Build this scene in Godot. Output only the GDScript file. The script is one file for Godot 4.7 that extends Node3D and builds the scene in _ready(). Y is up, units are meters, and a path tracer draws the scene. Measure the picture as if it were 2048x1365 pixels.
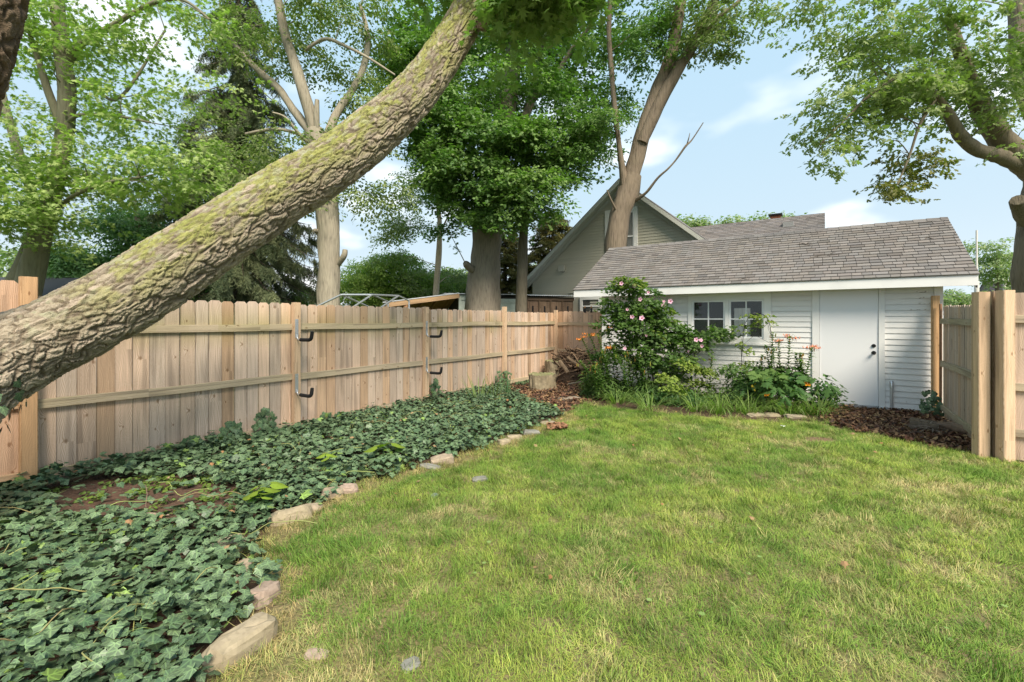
extends Node3D
# A fenced back yard with a leaning mossy tree, a white garden shed and an ivy bed. Units are metres, y is up; the long fence runs along -z, the shed front along x.

const EYE := Vector3(0.0, 1.58, 0.0)
const YAW := 0.6021
const FOCAL := 910.0
const HORIZON := 638.0
const FENCE_X := -6.053
const WALL_Z := -10.15

var taken := {}
var mats := {}
var rng := RandomNumberGenerator.new()
var n1 := FastNoiseLite.new()
var n2 := FastNoiseLite.new()
var bed := PackedVector2Array()
var bare := PackedVector2Array()
var mulch_back := PackedVector2Array()
var mulch_door := PackedVector2Array()
var border := PackedVector2Array()
var dirt := PackedVector2Array()
var stone_spots := []   # [place on the ground, reach]


func _ready():
	# ---- camera
	var cam := Camera3D.new()
	cam.name = "camera"
	add_child(cam)
	cam.position = EYE
	cam.rotation.y = YAW
	cam.projection = Camera3D.PROJECTION_FRUSTUM
	cam.set_frustum(0.15, Vector2(0, -0.00489), 0.1, 700.0)
	cam.current = true
	# ---- sky and exposure
	var we := WorldEnvironment.new()
	we.name = "world_environment"
	var env := Environment.new()
	env.background_mode = Environment.BG_SKY
	var sky := Sky.new()
	var sm := PanoramaSkyMaterial.new()
	sm.panorama = sky_picture()
	sky.sky_material = sm
	env.sky = sky
	env.background_energy_multiplier = 1.0
	env.tonemap_mode = Environment.TONE_MAPPER_LINEAR
	env.tonemap_exposure = 4.35
	env.sdfgi_enabled = true
	env.ssao_enabled = true
	env.ssil_enabled = true
	we.environment = env
	add_child(we)
	# ---- sun, veiled by thin cloud
	var sun := DirectionalLight3D.new()
	sun.name = "sun"
	sun.light_color = Color(1.0, 0.955, 0.88)
	sun.light_energy = 0.5
	sun.light_angular_distance = 24.0
	sun.shadow_enabled = true
	add_child(sun)
	sun.look_at_from_position(Vector3.ZERO, Vector3(-0.74, -0.90, -0.50))
	# ---- shared
	rng.seed = 20240611
	n1.seed = 7
	n1.frequency = 1.0
	n1.noise_type = FastNoiseLite.TYPE_SIMPLEX_SMOOTH
	n1.fractal_octaves = 3
	n2.seed = 91
	n2.frequency = 1.0
	n2.noise_type = FastNoiseLite.TYPE_SIMPLEX_SMOOTH
	n2.fractal_type = FastNoiseLite.FRACTAL_NONE
	make_materials()
	outlines()
	# ---- setting
	build_ground()
	build_fences()
	build_shed()
	build_grey_house()
	build_neighbour_things()
	build_leaning_tree()
	build_trees()
	build_far_things()
	# ---- planting and small things
	build_stones()
	build_lawn_grass()
	build_ivy()
	build_border_plants()
	build_heaps()
	build_bits()

# ---------------------------------------------------------------- where things stand
func ray(u: float, v: float) -> Vector3:
	var x := (u - 1024.0) / FOCAL
	return Vector3(x * cos(YAW) - sin(YAW), -(v - HORIZON) / FOCAL, -x * sin(YAW) - cos(YAW))

func at(u: float, v: float, d: float) -> Vector3:
	return EYE + ray(u, v) * d

func on_ground(u: float, v: float, y := 0.0) -> Vector3:
	var r := ray(u, v)
	return EYE + r * ((y - EYE.y) / r.y)

func on_z(u: float, v: float, z: float) -> Vector3:
	var r := ray(u, v)
	return EYE + r * (z / r.z)

func on_x(u: float, v: float, x: float) -> Vector3:
	var r := ray(u, v)
	return EYE + r * (x / r.x)

func flat(p: Vector3) -> Vector2:
	return Vector2(p.x, p.z)

func lin(r: float, g: float, b: float) -> Color:
	return Color(r, g, b).linear_to_srgb()

func rr(a: float, b: float) -> float:
	return rng.randf_range(a, b)

func relief(x: float, z: float) -> float:
	var h := n1.get_noise_2d(x * 0.35, z * 0.35) * 0.03 + n2.get_noise_2d(x * 1.7, z * 1.7) * 0.008
	return h

# ---------------------------------------------------------------- nodes
func numbered(called: String) -> String:
	var n: int = taken.get(called, 0)
	taken[called] = n + 1
	return called if n == 0 else "%s_%03d" % [called, n]

func tag(o: Node3D, label: String, category: String, group := "", kind := "") -> Node3D:
	if label:
		o.set_meta("label", label)
	if category:
		o.set_meta("category", category)
	if group:
		o.set_meta("group", group)
	if kind:
		o.set_meta("kind", kind)
	return o

func thing(called: String, label: String, category: String, where := Vector3.ZERO, turn := 0.0, group := "") -> Node3D:
	var o := Node3D.new()
	o.name = numbered(called)
	add_child(o)
	o.position = where
	o.rotation.y = turn
	tag(o, label, category, group)
	return o

func put(called: String, mesh: Mesh, mat: Material, parent: Node3D = null, xf := Transform3D.IDENTITY, kind := "") -> MeshInstance3D:
	var o := MeshInstance3D.new()
	o.mesh = mesh
	o.material_override = mat
	o.transform = xf
	if parent == null:
		o.name = numbered(called)
		add_child(o)
	else:
		o.name = called
		parent.add_child(o, true)
	if kind:
		o.set_meta("kind", kind)
	return o

func part(called: String, mb: MB, mat: Material, parent: Node3D, kind := "") -> MeshInstance3D:
	return put(called, mb.mesh(), mat, parent, Transform3D.IDENTITY, kind)

func scatter(called: String, mesh: Mesh, mat: Material, xfs: Array, cols: Array, parent: Node3D = null) -> MultiMeshInstance3D:
	var mm := MultiMesh.new()
	mm.transform_format = MultiMesh.TRANSFORM_3D
	mm.use_colors = true
	mm.mesh = mesh
	mm.instance_count = xfs.size()
	for i in xfs.size():
		mm.set_instance_transform(i, xfs[i])
		mm.set_instance_color(i, cols[i])
	var o := MultiMeshInstance3D.new()
	o.multimesh = mm
	o.material_override = mat
	o.set_meta("kind", "stuff")
	if parent == null:
		o.name = numbered(called)
		add_child(o)
	else:
		o.name = called
		parent.add_child(o, true)
	return o

# ---------------------------------------------------------------- mesh building
class MB:
	var v := PackedVector3Array()
	var n := PackedVector3Array()
	var t := PackedVector2Array()
	var c := PackedColorArray()
	var ix := PackedInt32Array()
	var uo := Vector2.ZERO   # added to box texture coordinates

	func tri(a: Vector3, b: Vector3, d: Vector3, nn: Vector3, col: Color, ua := Vector2.ZERO, ub := Vector2.ZERO, ud := Vector2.ZERO) -> void:
		var k := v.size()
		if (b - a).cross(d - a).dot(nn) > 0.0:
			v.append_array([a, d, b])
			t.append_array([ua, ud, ub])
		else:
			v.append_array([a, b, d])
			t.append_array([ua, ub, ud])
		n.append_array([nn, nn, nn])
		c.append_array([col, col, col])
		ix.append_array([k, k + 1, k + 2])

	func face(a: Vector3, b: Vector3, d: Vector3, col: Color, up := Vector3.UP, ua := Vector2.ZERO, ub := Vector2.ZERO, ud := Vector2.ZERO) -> void:
		var nn := (b - a).cross(d - a).normalized()
		if nn.dot(up) < 0.0:
			nn = -nn
		tri(a, b, d, nn, col, ua, ub, ud)

	func quad(a: Vector3, b: Vector3, d: Vector3, e: Vector3, nn: Vector3, col: Color, ua := Vector2(0, 0), ub := Vector2(1, 0), ud := Vector2(1, 1), ue := Vector2(0, 1)) -> void:
		tri(a, b, d, nn, col, ua, ub, ud)
		tri(a, d, e, nn, col, ua, ud, ue)

	# a box from lo to hi in the frame xf; the texture runs in metres, long = which axis carries the grain
	func box(xf: Transform3D, lo: Vector3, hi: Vector3, col: Color, long := 1, skip := "") -> void:
		var p := []
		for i in 8:
			p.append(Vector3(hi.x if i & 1 else lo.x, hi.y if i & 2 else lo.y, hi.z if i & 4 else lo.z))
		var sides := [[0, 2, 6, 4, Vector3(-1, 0, 0), "l"], [1, 3, 7, 5, Vector3(1, 0, 0), "r"], [0, 1, 5, 4, Vector3(0, -1, 0), "b"], [2, 3, 7, 6, Vector3(0, 1, 0), "t"], [0, 1, 3, 2, Vector3(0, 0, -1), "k"], [4, 5, 7, 6, Vector3(0, 0, 1), "f"]]
		for s in sides:
			if skip.contains(s[5]):
				continue
			var q := []
			for j in 4:
				var w: Vector3 = p[s[j]]
				var across := w.x + w.y + w.z - w[long]
				q.append(Vector2(across, -w[long]) + uo)
			quad(xf * p[s[0]], xf * p[s[1]], xf * p[s[2]], xf * p[s[3]], (xf.basis * s[4]).normalized(), col, q[0], q[1], q[2], q[3])

	# a box with its front and top edges chamfered: for things whose edges catch light
	func bar(a: Vector3, b: Vector3, w: float, h: float, up: Vector3, col: Color) -> void:
		var z := (b - a).normalized()
		var x := up.cross(z).normalized()
		var y := z.cross(x)
		box(Transform3D(Basis(x, y, z), a), Vector3(-w / 2, -h / 2, 0), Vector3(w / 2, h / 2, a.distance_to(b)), col, 2)

	func tube(pts: Array, rad: Array, sides: int, col: Color, cap := true, bump := 0.0, noise: FastNoiseLite = null, squash := 1.0) -> void:
		var m := pts.size()
		var k := v.size()
		var ref := Vector3.UP
		var d0: Vector3 = (pts[1] - pts[0]).normalized()
		if absf(d0.dot(ref)) > 0.9:
			ref = Vector3.RIGHT
		var x := ref.cross(d0).normalized()
		var run := 0.0
		for i in m:
			var d: Vector3 = (pts[mini(i + 1, m - 1)] - pts[maxi(i - 1, 0)]).normalized()
			x = (x - d * x.dot(d)).normalized()
			var y := d.cross(x)
			if i:
				run += pts[i].distance_to(pts[i - 1])
			for s in sides + 1:
				var an := TAU * (s % sides) / sides
				var o := x * cos(an) + y * sin(an) * squash
				var r: float = rad[i]
				if noise:
					var q: Vector3 = (pts[i] + o * r)
					r *= 1.0 + bump * noise.get_noise_3d(q.x * 3.0, q.y * 0.9, q.z * 3.0)
				v.append(pts[i] + o * r)
				n.append(o.normalized())
				t.append(Vector2(float(s) / sides, run))
				c.append(col)
		for i in m - 1:
			for s in sides:
				var a := k + i * (sides + 1) + s
				var b := a + sides + 1
				ix.append_array([a, b, a + 1, b, b + 1, a + 1])
		if cap:
			for e in [0, m - 1]:
				var nn: Vector3 = (pts[0] - pts[1]).normalized() if e == 0 else (pts[m - 1] - pts[m - 2]).normalized()
				for s in sides:
					tri(pts[e], v[k + e * (sides + 1) + s], v[k + e * (sides + 1) + s + 1], nn, col)

	# a leaf: a fan about its middle, folded along the midrib
	func leaf(xf: Transform3D, outline: PackedVector2Array, size: float, fold: float, col: Color, droop := 0.15) -> void:
		var m := outline.size()
		var q := PackedVector3Array()
		var uvs := PackedVector2Array()
		for p in outline:
			q.append(xf * Vector3(p.x * size, -fold * absf(p.x) * size - droop * p.y * p.y * size, -p.y * size))
			uvs.append(Vector2(0.5 + p.x * 0.7, 1.0 - (p.y + 0.2) / 1.3))
		var mid := xf * Vector3(0, -droop * 0.12 * size, -0.35 * size)
		var um := Vector2(0.5, 1.0 - 0.55 / 1.3)
		for i in m:
			var j := (i + 1) % m
			face(mid, q[i], q[j], col, xf.basis.y, um, uvs[i], uvs[j])

	# a blade: a strip that bends over
	func blade(a: Vector3, dir: Vector3, length: float, width: float, bend: float, segs: int, col: Color, col2: Color, taper := 0.25) -> void:
		var side := dir.cross(Vector3.UP)
		side = (Vector3.RIGHT if side.length() < 0.01 else side).normalized()
		var out := Vector3(dir.x, 0, dir.z)
		out = out.normalized() if out.length() > 0.01 else Vector3.FORWARD
		var p := a
		var ang := asin(clampf(dir.normalized().y, -1, 1))
		var pl := a - side * width / 2
		var pr := a + side * width / 2
		for i in segs:
			var f := float(i + 1) / segs
			p += (out * cos(ang) + Vector3.UP * sin(ang)) * length / segs
			ang -= bend / segs
			var w := width * lerpf(1.0, taper, f) / 2 if i < segs - 1 else 0.0
			var nn := side.cross(out * cos(ang) + Vector3.UP * sin(ang))
			if nn.y < 0.0:
				nn = -nn
			nn = nn.normalized()
			var cc := col.lerp(col2, f)
			if w > 0.0:
				quad(pl, pr, p + side * w, p - side * w, nn, cc)
			else:
				tri(pl, pr, p, nn, cc)
			pl = p - side * w
			pr = p + side * w

	func mesh() -> ArrayMesh:
		var am := ArrayMesh.new()
		var a := []
		a.resize(Mesh.ARRAY_MAX)
		a[Mesh.ARRAY_VERTEX] = v
		a[Mesh.ARRAY_NORMAL] = n
		a[Mesh.ARRAY_TEX_UV] = t
		a[Mesh.ARRAY_COLOR] = c
		a[Mesh.ARRAY_INDEX] = ix
		am.add_surface_from_arrays(Mesh.PRIMITIVE_TRIANGLES, a)
		return am

# a smooth path through points that carry a radius: [[Vector3, r], ...] -> [points, radii]
func smooth(knots: Array, per := 5) -> Array:
	var pts := []
	var rad := []
	var m := knots.size()
	for i in m - 1:
		var p0: Vector3 = knots[maxi(i - 1, 0)][0]
		var p1: Vector3 = knots[i][0]
		var p2: Vector3 = knots[i + 1][0]
		var p3: Vector3 = knots[mini(i + 2, m - 1)][0]
		for k in per:
			var f := float(k) / per
			pts.append(p1.cubic_interpolate(p2, p0, p3, f))
			rad.append(lerpf(knots[i][1], knots[i + 1][1], f))
	pts.append(knots[m - 1][0])
	rad.append(knots[m - 1][1])
	return [pts, rad]

func mirrored(half: Array) -> PackedVector2Array:
	var out := PackedVector2Array()
	for p in half:
		out.append(Vector2(p[0], p[1]))
	for i in range(half.size() - 2, -1, -1):
		out.append(Vector2(-half[i][0], half[i][1]))
	return out

func facing(dir: Vector3, up := Vector3.UP) -> Basis:
	# local -z points along dir
	var z := -dir.normalized()
	var x := up.cross(z)
	x = (Vector3.RIGHT if x.length() < 0.001 else x).normalized()
	return Basis(x, z.cross(x), z)

func inside(p: Vector2, poly: PackedVector2Array) -> bool:
	return Geometry2D.is_point_in_polygon(p, poly)

# a lumpy stone: a squashed ball with facets
func stone_mesh(size: Vector3, k: int, col: Color, rings := 7, sides := 11) -> ArrayMesh:
	var mb := MB.new()
	var p := []
	for i in rings + 1:
		var row := []
		var a := PI * i / rings
		for j in sides:
			var b := TAU * j / sides
			var d := Vector3(sin(a) * cos(b), cos(a), sin(a) * sin(b))
			# box it a little, so that it has faces
			var e := Vector3(signf(d.x) * pow(absf(d.x), 0.62), signf(d.y) * pow(absf(d.y), 0.55), signf(d.z) * pow(absf(d.z), 0.62))
			var w := 1.0 + 0.22 * n1.get_noise_3d(d.x * 1.1 + k * 9.1, d.y * 1.1, d.z * 1.1) + 0.06 * n2.get_noise_3d(d.x * 4.0, d.y * 4.0 + k, d.z * 4.0)
			row.append(e * w * size * 0.5)
		p.append(row)
	for i in rings:
		for j in sides:
			var j2 := (j + 1) % sides
			var a: Vector3 = p[i][j]
			var b: Vector3 = p[i + 1][j]
			var d: Vector3 = p[i + 1][j2]
			var e: Vector3 = p[i][j2]
			var sh := 1.0 + 0.16 * n2.get_noise_3d(a.x * 30 + k, a.y * 30, a.z * 30)
			var cc := Color(col.r * sh, col.g * sh, col.b * sh)
			if i > 0:
				mb.face(a, b, e, cc, a + b + e)
			if i < rings - 1:
				mb.face(b, d, e, cc, b + d + e)
	return mb.mesh()

# ---------------------------------------------------------------- materials
func sky_picture() -> ImageTexture:
	var w := 1536
	var h := 768
	var fn := FastNoiseLite.new()
	fn.seed = 33
	fn.noise_type = FastNoiseLite.TYPE_SIMPLEX_SMOOTH
	fn.fractal_octaves = 5
	fn.frequency = 1.0
	var im := Image.create(w, h, false, Image.FORMAT_RGBF)
	for y in h:
		var el := PI * (0.5 - (y + 0.5) / h)
		var s := sin(el)
		for x in w:
			var col := Color(0.2, 0.215, 0.2)
			if el > -0.02:
				var az := TAU * (x + 0.5) / w
				var f := pow(1.0 - clampf(s, 0, 1), 2.6)
				var base := Color(0.118, 0.178, 0.226).lerp(Color(0.182, 0.211, 0.228), f)
				var d := Vector3(cos(az) * cos(el), s, sin(az) * cos(el))
				var q := d / (0.35 + maxf(s, 0.0))
				var n := fn.get_noise_3d(q.x * 1.2 + 2.3, d.y * 3.0, q.z * 1.2) + 0.45 * fn.get_noise_3d(q.x * 3.0, d.y * 7.0 + 5.0, q.z * 3.0)
				var k := smoothstep(0.06, 0.75, n)
				k = clampf(k * 0.9 + 0.10 * smoothstep(0.2, 0.0, s), 0, 1)
				col = base.lerp(Color(0.35, 0.349, 0.347), k)
			im.set_pixel(x, y, col)
	return ImageTexture.create_from_image(im)

func noise_tex(freq: float, octaves: int, ramp: Array, size := 512, kind := FastNoiseLite.TYPE_SIMPLEX_SMOOTH, seed_ := 5) -> NoiseTexture2D:
	var fn := FastNoiseLite.new()
	fn.seed = seed_
	fn.noise_type = kind
	fn.frequency = freq
	fn.fractal_octaves = octaves
	var t := NoiseTexture2D.new()
	t.width = size
	t.height = size
	t.seamless = true
	t.noise = fn
	if ramp:
		var g := Gradient.new()
		var offs := PackedFloat32Array()
		var cols := PackedColorArray()
		for i in ramp.size():
			offs.append(float(i) / (ramp.size() - 1))
			cols.append(ramp[i])
		g.offsets = offs
		g.colors = cols
		t.color_ramp = g
	return t

func grey(a: float) -> Color:
	return Color(a, a, a).linear_to_srgb()

func mat(called: String, col: Color, rough: float, vertex := false) -> StandardMaterial3D:
	var m := StandardMaterial3D.new()
	m.resource_name = called
	m.albedo_color = col
	m.roughness = rough
	m.vertex_color_use_as_albedo = vertex
	m.metallic_specular = 0.35
	mats[called] = m
	return m

func leaf_mat(called: String, backlight: Color, rough := 0.55) -> StandardMaterial3D:
	var m := mat(called, Color.WHITE, rough, true)
	m.cull_mode = BaseMaterial3D.CULL_DISABLED
	if backlight != Color.BLACK:
		m.backlight_enabled = true
		m.backlight = backlight
	return m

func tri_tex(m: StandardMaterial3D, tex: Texture2D, scale: Vector3, bump: Texture2D = null, height := 0.0) -> void:
	m.albedo_texture = tex
	m.uv1_triplanar = true
	m.uv1_world_triplanar = true
	m.uv1_scale = scale
	if bump:
		m.heightmap_enabled = true
		m.heightmap_texture = bump
		m.heightmap_scale = height

# sawn softwood: eight board styles side by side, each 2 m long
func wood_picture(seed_: int, contrast: float) -> Array:
	var w := 768
	var h := 1024
	var fn := FastNoiseLite.new()
	fn.seed = seed_
	fn.frequency = 1.0
	fn.noise_type = FastNoiseLite.TYPE_SIMPLEX_SMOOTH
	fn.fractal_type = FastNoiseLite.FRACTAL_NONE
	var r := RandomNumberGenerator.new()
	r.seed = seed_
	var bytes := PackedByteArray()
	bytes.resize(w * h * 3)
	var cw := w / 8
	for k in 8:
		var knots := []
		for j in r.randi_range(2, 5):
			knots.append([r.randf_range(0.15, 0.85), r.randf(), r.randf_range(0.05, 0.11)])
		var heart := r.randf_range(-0.3, 1.3)
		var rings := r.randf_range(9.0, 15.0)
		var tone := r.randf_range(-0.05, 0.05)
		for y in h:
			var v := float(y) / h
			var drift := fn.get_noise_2d(k * 17.3, v * 2.2) * 0.35
			for x in cw:
				var u := float(x) / cw
				var d := absf(u - heart - drift)
				var field := (d + 0.06 * fn.get_noise_2d(u * 2.0 + k * 5.0, v * 5.0)) * rings
				var dark := 0.0
				for q in knots:
					var dx: float = (u - q[0])
					var dv: float = absf(v - q[1])
					dv = minf(dv, 1.0 - dv)
					var dy: float = dv * 14.0
					var dd := sqrt(dx * dx * 4.0 + dy * dy)
					field += 2.2 * exp(-dd * dd * 9.0)
					dark = maxf(dark, smoothstep(q[2] * 2.4, q[2] * 0.7, dd))
				var ring := field - floorf(field)
				var late := pow(ring, 3.0)
				var fibre := fn.get_noise_2d(u * 38.0 + k * 40.0, v * 9.0) * 0.06 + fn.get_noise_2d(u * 9.0 + k * 11.0, v * 2.5) * 0.07 + fn.get_noise_2d(u * 3.0 + k * 7.0, v * 4.0) * 0.06
				var b := 0.88 - late * contrast + fibre + tone
				b *= 1.0 - 0.30 * smoothstep(0.25, 0.75, fn.get_noise_2d(u * 1.6 + k * 23.0, v * 1.3 + 60.0)) - 0.22 * smoothstep(0.80, 1.0, absf(u - 0.5) * 2.0)
				b = lerpf(b, 0.30, dark * 0.8)
				var i := (y * w + k * cw + x) * 3
				bytes[i] = int(pow(clampf(b, 0, 1), 0.4545) * 255)
				bytes[i + 1] = int(pow(clampf(b * (0.975 - late * 0.12 - dark * 0.12), 0, 1), 0.4545) * 255)
				bytes[i + 2] = int(pow(clampf(b * (0.95 - late * 0.26 - dark * 0.22), 0, 1), 0.4545) * 255)
	var im := Image.create_from_data(w, h, false, Image.FORMAT_RGB8, bytes)
	return [ImageTexture.create_from_image(im)]

# an ivy leaf's blade with paler veins
func ivy_picture() -> ImageTexture:
	var s := 128
	var im := Image.create(s, s, false, Image.FORMAT_RGB8)
	var tips := [Vector2(0, 1), Vector2(0.6, 0.32), Vector2(-0.6, 0.32), Vector2(0.38, -0.14), Vector2(-0.38, -0.14), Vector2(0.3, 0.62), Vector2(-0.3, 0.62)]
	for y in s:
		for x in s:
			var p := Vector2((float(x) / s - 0.5) / 0.7, (1.0 - float(y) / s) * 1.3 - 0.2)
			var near := 1.0
			for i in tips.size():
				var a := Vector2(0, 0.0 if i < 5 else 0.25)
				var q := Geometry2D.get_closest_point_to_segment(p, a, tips[i])
				near = minf(near, p.distance_to(q) + (0.0 if i < 5 else 0.012) + 0.012 * q.length())
			var k := smoothstep(0.075, 0.018, near)
			var b := 0.50 + 0.08 * n2.get_noise_2d(p.x * 7.0, p.y * 7.0)
			im.set_pixel(x, y, Color(b, b, b).lerp(Color(0.95, 1.0, 0.82), k * 0.8).linear_to_srgb())
	return ImageTexture.create_from_image(im)

func make_materials():
	var fence_wood: ImageTexture = wood_picture(11, 0.38)[0]
	var m := mat("weathered_wood", Color.WHITE, 0.82, true)
	m.albedo_texture = fence_wood
	m.uv1_scale = Vector3(0.89, 0.5, 1)
	m = mat("fresh_wood", Color.WHITE, 0.75, true)
	m.albedo_texture = wood_picture(23, 0.34)[0]
	m.uv1_scale = Vector3(0.89, 0.5, 1)
	var speck := noise_tex(0.045, 4, [grey(0.72), grey(1.0)], 256)
	var fine := noise_tex(0.12, 3, [grey(0.55), grey(1.0)], 256)
	m = mat("white_paint", lin(0.745, 0.735, 0.715), 0.55)
	tri_tex(m, noise_tex(0.006, 4, [grey(0.93), grey(1.0), grey(1.0)], 256), Vector3(0.7, 0.7, 0.7))
	mat("door_paint", lin(0.74, 0.74, 0.75), 0.42)
	m = mat("clapboard_paint", lin(0.745, 0.73, 0.705), 0.6, true)
	tri_tex(m, noise_tex(0.012, 4, [grey(0.90), grey(1.0), grey(1.0)], 256), Vector3(0.5, 2.0, 0.5))
	mat("white_vinyl", lin(0.8, 0.8, 0.8), 0.35)
	m = mat("black_metal", lin(0.012, 0.012, 0.013), 0.3)
	m = mat("galvanised", lin(0.55, 0.56, 0.58), 0.38)
	m.metallic = 0.75
	mat("black_foam", lin(0.02, 0.02, 0.021), 0.75)
	m = mat("glass", Color(0.75, 0.8, 0.8, 0.06), 0.03)
	m.transparency = BaseMaterial3D.TRANSPARENCY_ALPHA
	m.metallic_specular = 0.7
	mat("dark_inside", lin(0.05, 0.045, 0.04), 0.9)
	m = mat("shingle", Color.WHITE, 0.92, true)
	tri_tex(m, noise_tex(0.16, 3, [grey(0.55), grey(0.86), grey(1.0)], 256), Vector3(2.2, 2.2, 2.2))
	m = mat("siding", Color.WHITE, 0.5, true)
	m = mat("soil", Color.WHITE, 0.95, true)
	tri_tex(m, noise_tex(0.05, 5, [grey(0.45), grey(0.8), grey(1.0)], 512), Vector3(1.3, 1.3, 1.3), noise_tex(0.07, 4, [], 256), 1.2)
	m = mat("far_ground", lin(0.10, 0.125, 0.04), 0.95)
	tri_tex(m, noise_tex(0.02, 5, [grey(0.6), grey(1.0)], 512), Vector3(0.2, 0.2, 0.2))
	var streak := noise_tex(0.03, 5, [grey(0.42), grey(0.75), grey(0.92), grey(1.0)], 512)
	m = mat("bark", Color.WHITE, 0.93, true)
	tri_tex(m, streak, Vector3(1.1, 0.15, 1.1), streak, 6.0)
	m = mat("smooth_bark", Color.WHITE, 0.9, true)
	tri_tex(m, noise_tex(0.03, 4, [grey(0.62), grey(0.9), grey(1.0)], 512), Vector3(1.6, 0.5, 1.6), streak, 1.2)
	m = mat("mossy_bark", Color.WHITE, 0.95, true)
	tri_tex(m, noise_tex(0.07, 4, [grey(0.55), grey(0.9), grey(1.0)], 512), Vector3(3.0, 3.0, 3.0), noise_tex(0.09, 4, [], 256, FastNoiseLite.TYPE_SIMPLEX_SMOOTH, 8), 0.7)
	m = mat("stone", Color.WHITE, 0.88, true)
	tri_tex(m, noise_tex(0.03, 5, [grey(0.62), grey(0.92), grey(1.0)], 256), Vector3(3.0, 3.0, 3.0), fine, 0.4)
	mat("dead_wood", Color.WHITE, 0.92, true)
	m = mat("painted_panel", lin(0.52, 0.58, 0.51), 0.7)
	tri_tex(m, speck, Vector3(1, 1, 1))
	m = mat("plywood", lin(0.42, 0.24, 0.10), 0.8)
	tri_tex(m, noise_tex(0.02, 4, [grey(0.7), grey(1.0)], 256), Vector3(0.6, 2.0, 0.6))
	m = mat("metal_sheet", lin(0.55, 0.57, 0.60), 0.42)
	m.metallic = 0.4
	mat("brick_red", lin(0.33, 0.12, 0.07), 0.9)
	mat("pale_pole", lin(0.62, 0.58, 0.54), 0.85)
	leaf_mat("grass", Color(0.5, 0.6, 0.3), 0.6)
	m = leaf_mat("ivy", Color(0.10, 0.14, 0.06), 0.44)
	m.albedo_texture = ivy_picture()
	m.metallic_specular = 0.42
	leaf_mat("leaf", Color(0.80, 0.95, 0.55), 0.42)
	leaf_mat("needle", Color(0.15, 0.2, 0.1), 0.7)
	leaf_mat("dry_leaf", Color(0.25, 0.2, 0.12), 0.8)
	leaf_mat("petal", Color(0.6, 0.5, 0.5), 0.6)

# ---------------------------------------------------------------- outlines on the ground
func ground_outline(px: Array) -> PackedVector2Array:
	var out := PackedVector2Array()
	for p in px:
		out.append(flat(on_ground(p[0], p[1])))
	return out

func outlines():
	bed = ground_outline([[395, 1400], [452, 1320], [515, 1235], [530, 1190], [500, 1135], [478, 1095], [560, 1048], [620, 1015], [690, 978], [790, 948], [885, 924], [960, 902], [1040, 870], [1095, 848], [1128, 832], [1060, 806], [1030, 790], [1015, 775]])
	bed.append(Vector2(-6.08, -8.6))
	bed.append(Vector2(-6.08, 1.8))
	bed.append(Vector2(-1.75, 1.8))
	bare = ground_outline([[70, 1000], [150, 972], [300, 958], [400, 966], [470, 985], [470, 1028], [400, 1046], [250, 1052], [130, 1045]])
	mulch_back = PackedVector2Array([Vector2(-6.05, -8.4)]) 
	mulch_back.append_array(ground_outline([[1030, 788], [1062, 806], [1130, 828], [1175, 802], [1235, 800]]))
	mulch_back.append(Vector2(-4.2, -10.1))
	mulch_back.append(Vector2(-4.4, -10.9))
	mulch_back.append(Vector2(-6.05, -10.9))
	mulch_door = ground_outline([[1625, 822], [1660, 852], [1720, 866], [1790, 878], [1850, 893], [1940, 908]])
	mulch_door.append(Vector2(1.55, -7.6))
	mulch_door.append(Vector2(1.55, -10.15))
	mulch_door.append(Vector2(-0.05, -10.15))
	border = ground_outline([[1160, 806], [1235, 818], [1330, 830], [1420, 836], [1510, 842], [1640, 845], [1680, 848]])
	border.append(Vector2(-0.05, -10.15))
	border.append(Vector2(-4.36, -10.15))
	dirt = ground_outline([[1606, 882], [1622, 876], [1650, 876], [1668, 881], [1660, 888], [1632, 890]])

func build_ground():
	# the ground out to the horizon
	var mb := MB.new()
	var s := 420.0
	mb.quad(Vector3(-s, -0.09, -s), Vector3(s, -0.09, -s), Vector3(s, -0.09, s), Vector3(-s, -0.09, s), Vector3.UP, Color.WHITE)
	tag(put("ground", mb.mesh(), mats.far_ground), "grassy ground of the neighbouring yards beyond the fences", "ground", "", "structure")
	# the yard's soil, with gentle relief; thatch under the lawn, bare earth in the beds
	var lawn := MB.new()
	var x0 := -6.6
	var z0 := -11.6
	var st := 0.11
	var nx := 92
	var nz := 132
	for j in nz + 1:
		for i in nx + 1:
			var x := x0 + i * st
			var z := z0 + j * st
			lawn.v.append(Vector3(x, relief(x, z), z))
			lawn.n.append(Vector3(-(relief(x + 0.05, z) - relief(x - 0.05, z)) * 10.0, 1, -(relief(x, z + 0.05) - relief(x, z - 0.05)) * 10.0).normalized())
			lawn.t.append(Vector2(x, z))
			var q := Vector2(x, z)
			var earth := inside(q, bed) or inside(q, mulch_back) or inside(q, mulch_door) or inside(q, border) or inside(q, dirt)
			var k := 0.5 + 0.5 * n1.get_noise_2d(x * 1.3, z * 1.3)
			var col := Color(0.30, 0.235, 0.12).lerp(Color(0.17, 0.16, 0.06), k)
			if inside(q, dirt):
				col = Color(0.23, 0.14, 0.09)
			elif inside(q, bare):
				col = Color(0.135, 0.082, 0.058)
			elif earth:
				col = Color(0.11, 0.068, 0.045)
			lawn.c.append(col)
	for j in nz:
		for i in nx:
			var a := j * (nx + 1) + i
			var b := a + nx + 1
			lawn.ix.append_array([a, a + 1, b, b, a + 1, b + 1])
	tag(put("yard_soil", lawn.mesh(), mats.soil), "soil and thatch of the yard under grass and beds", "soil", "", "structure")

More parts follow.
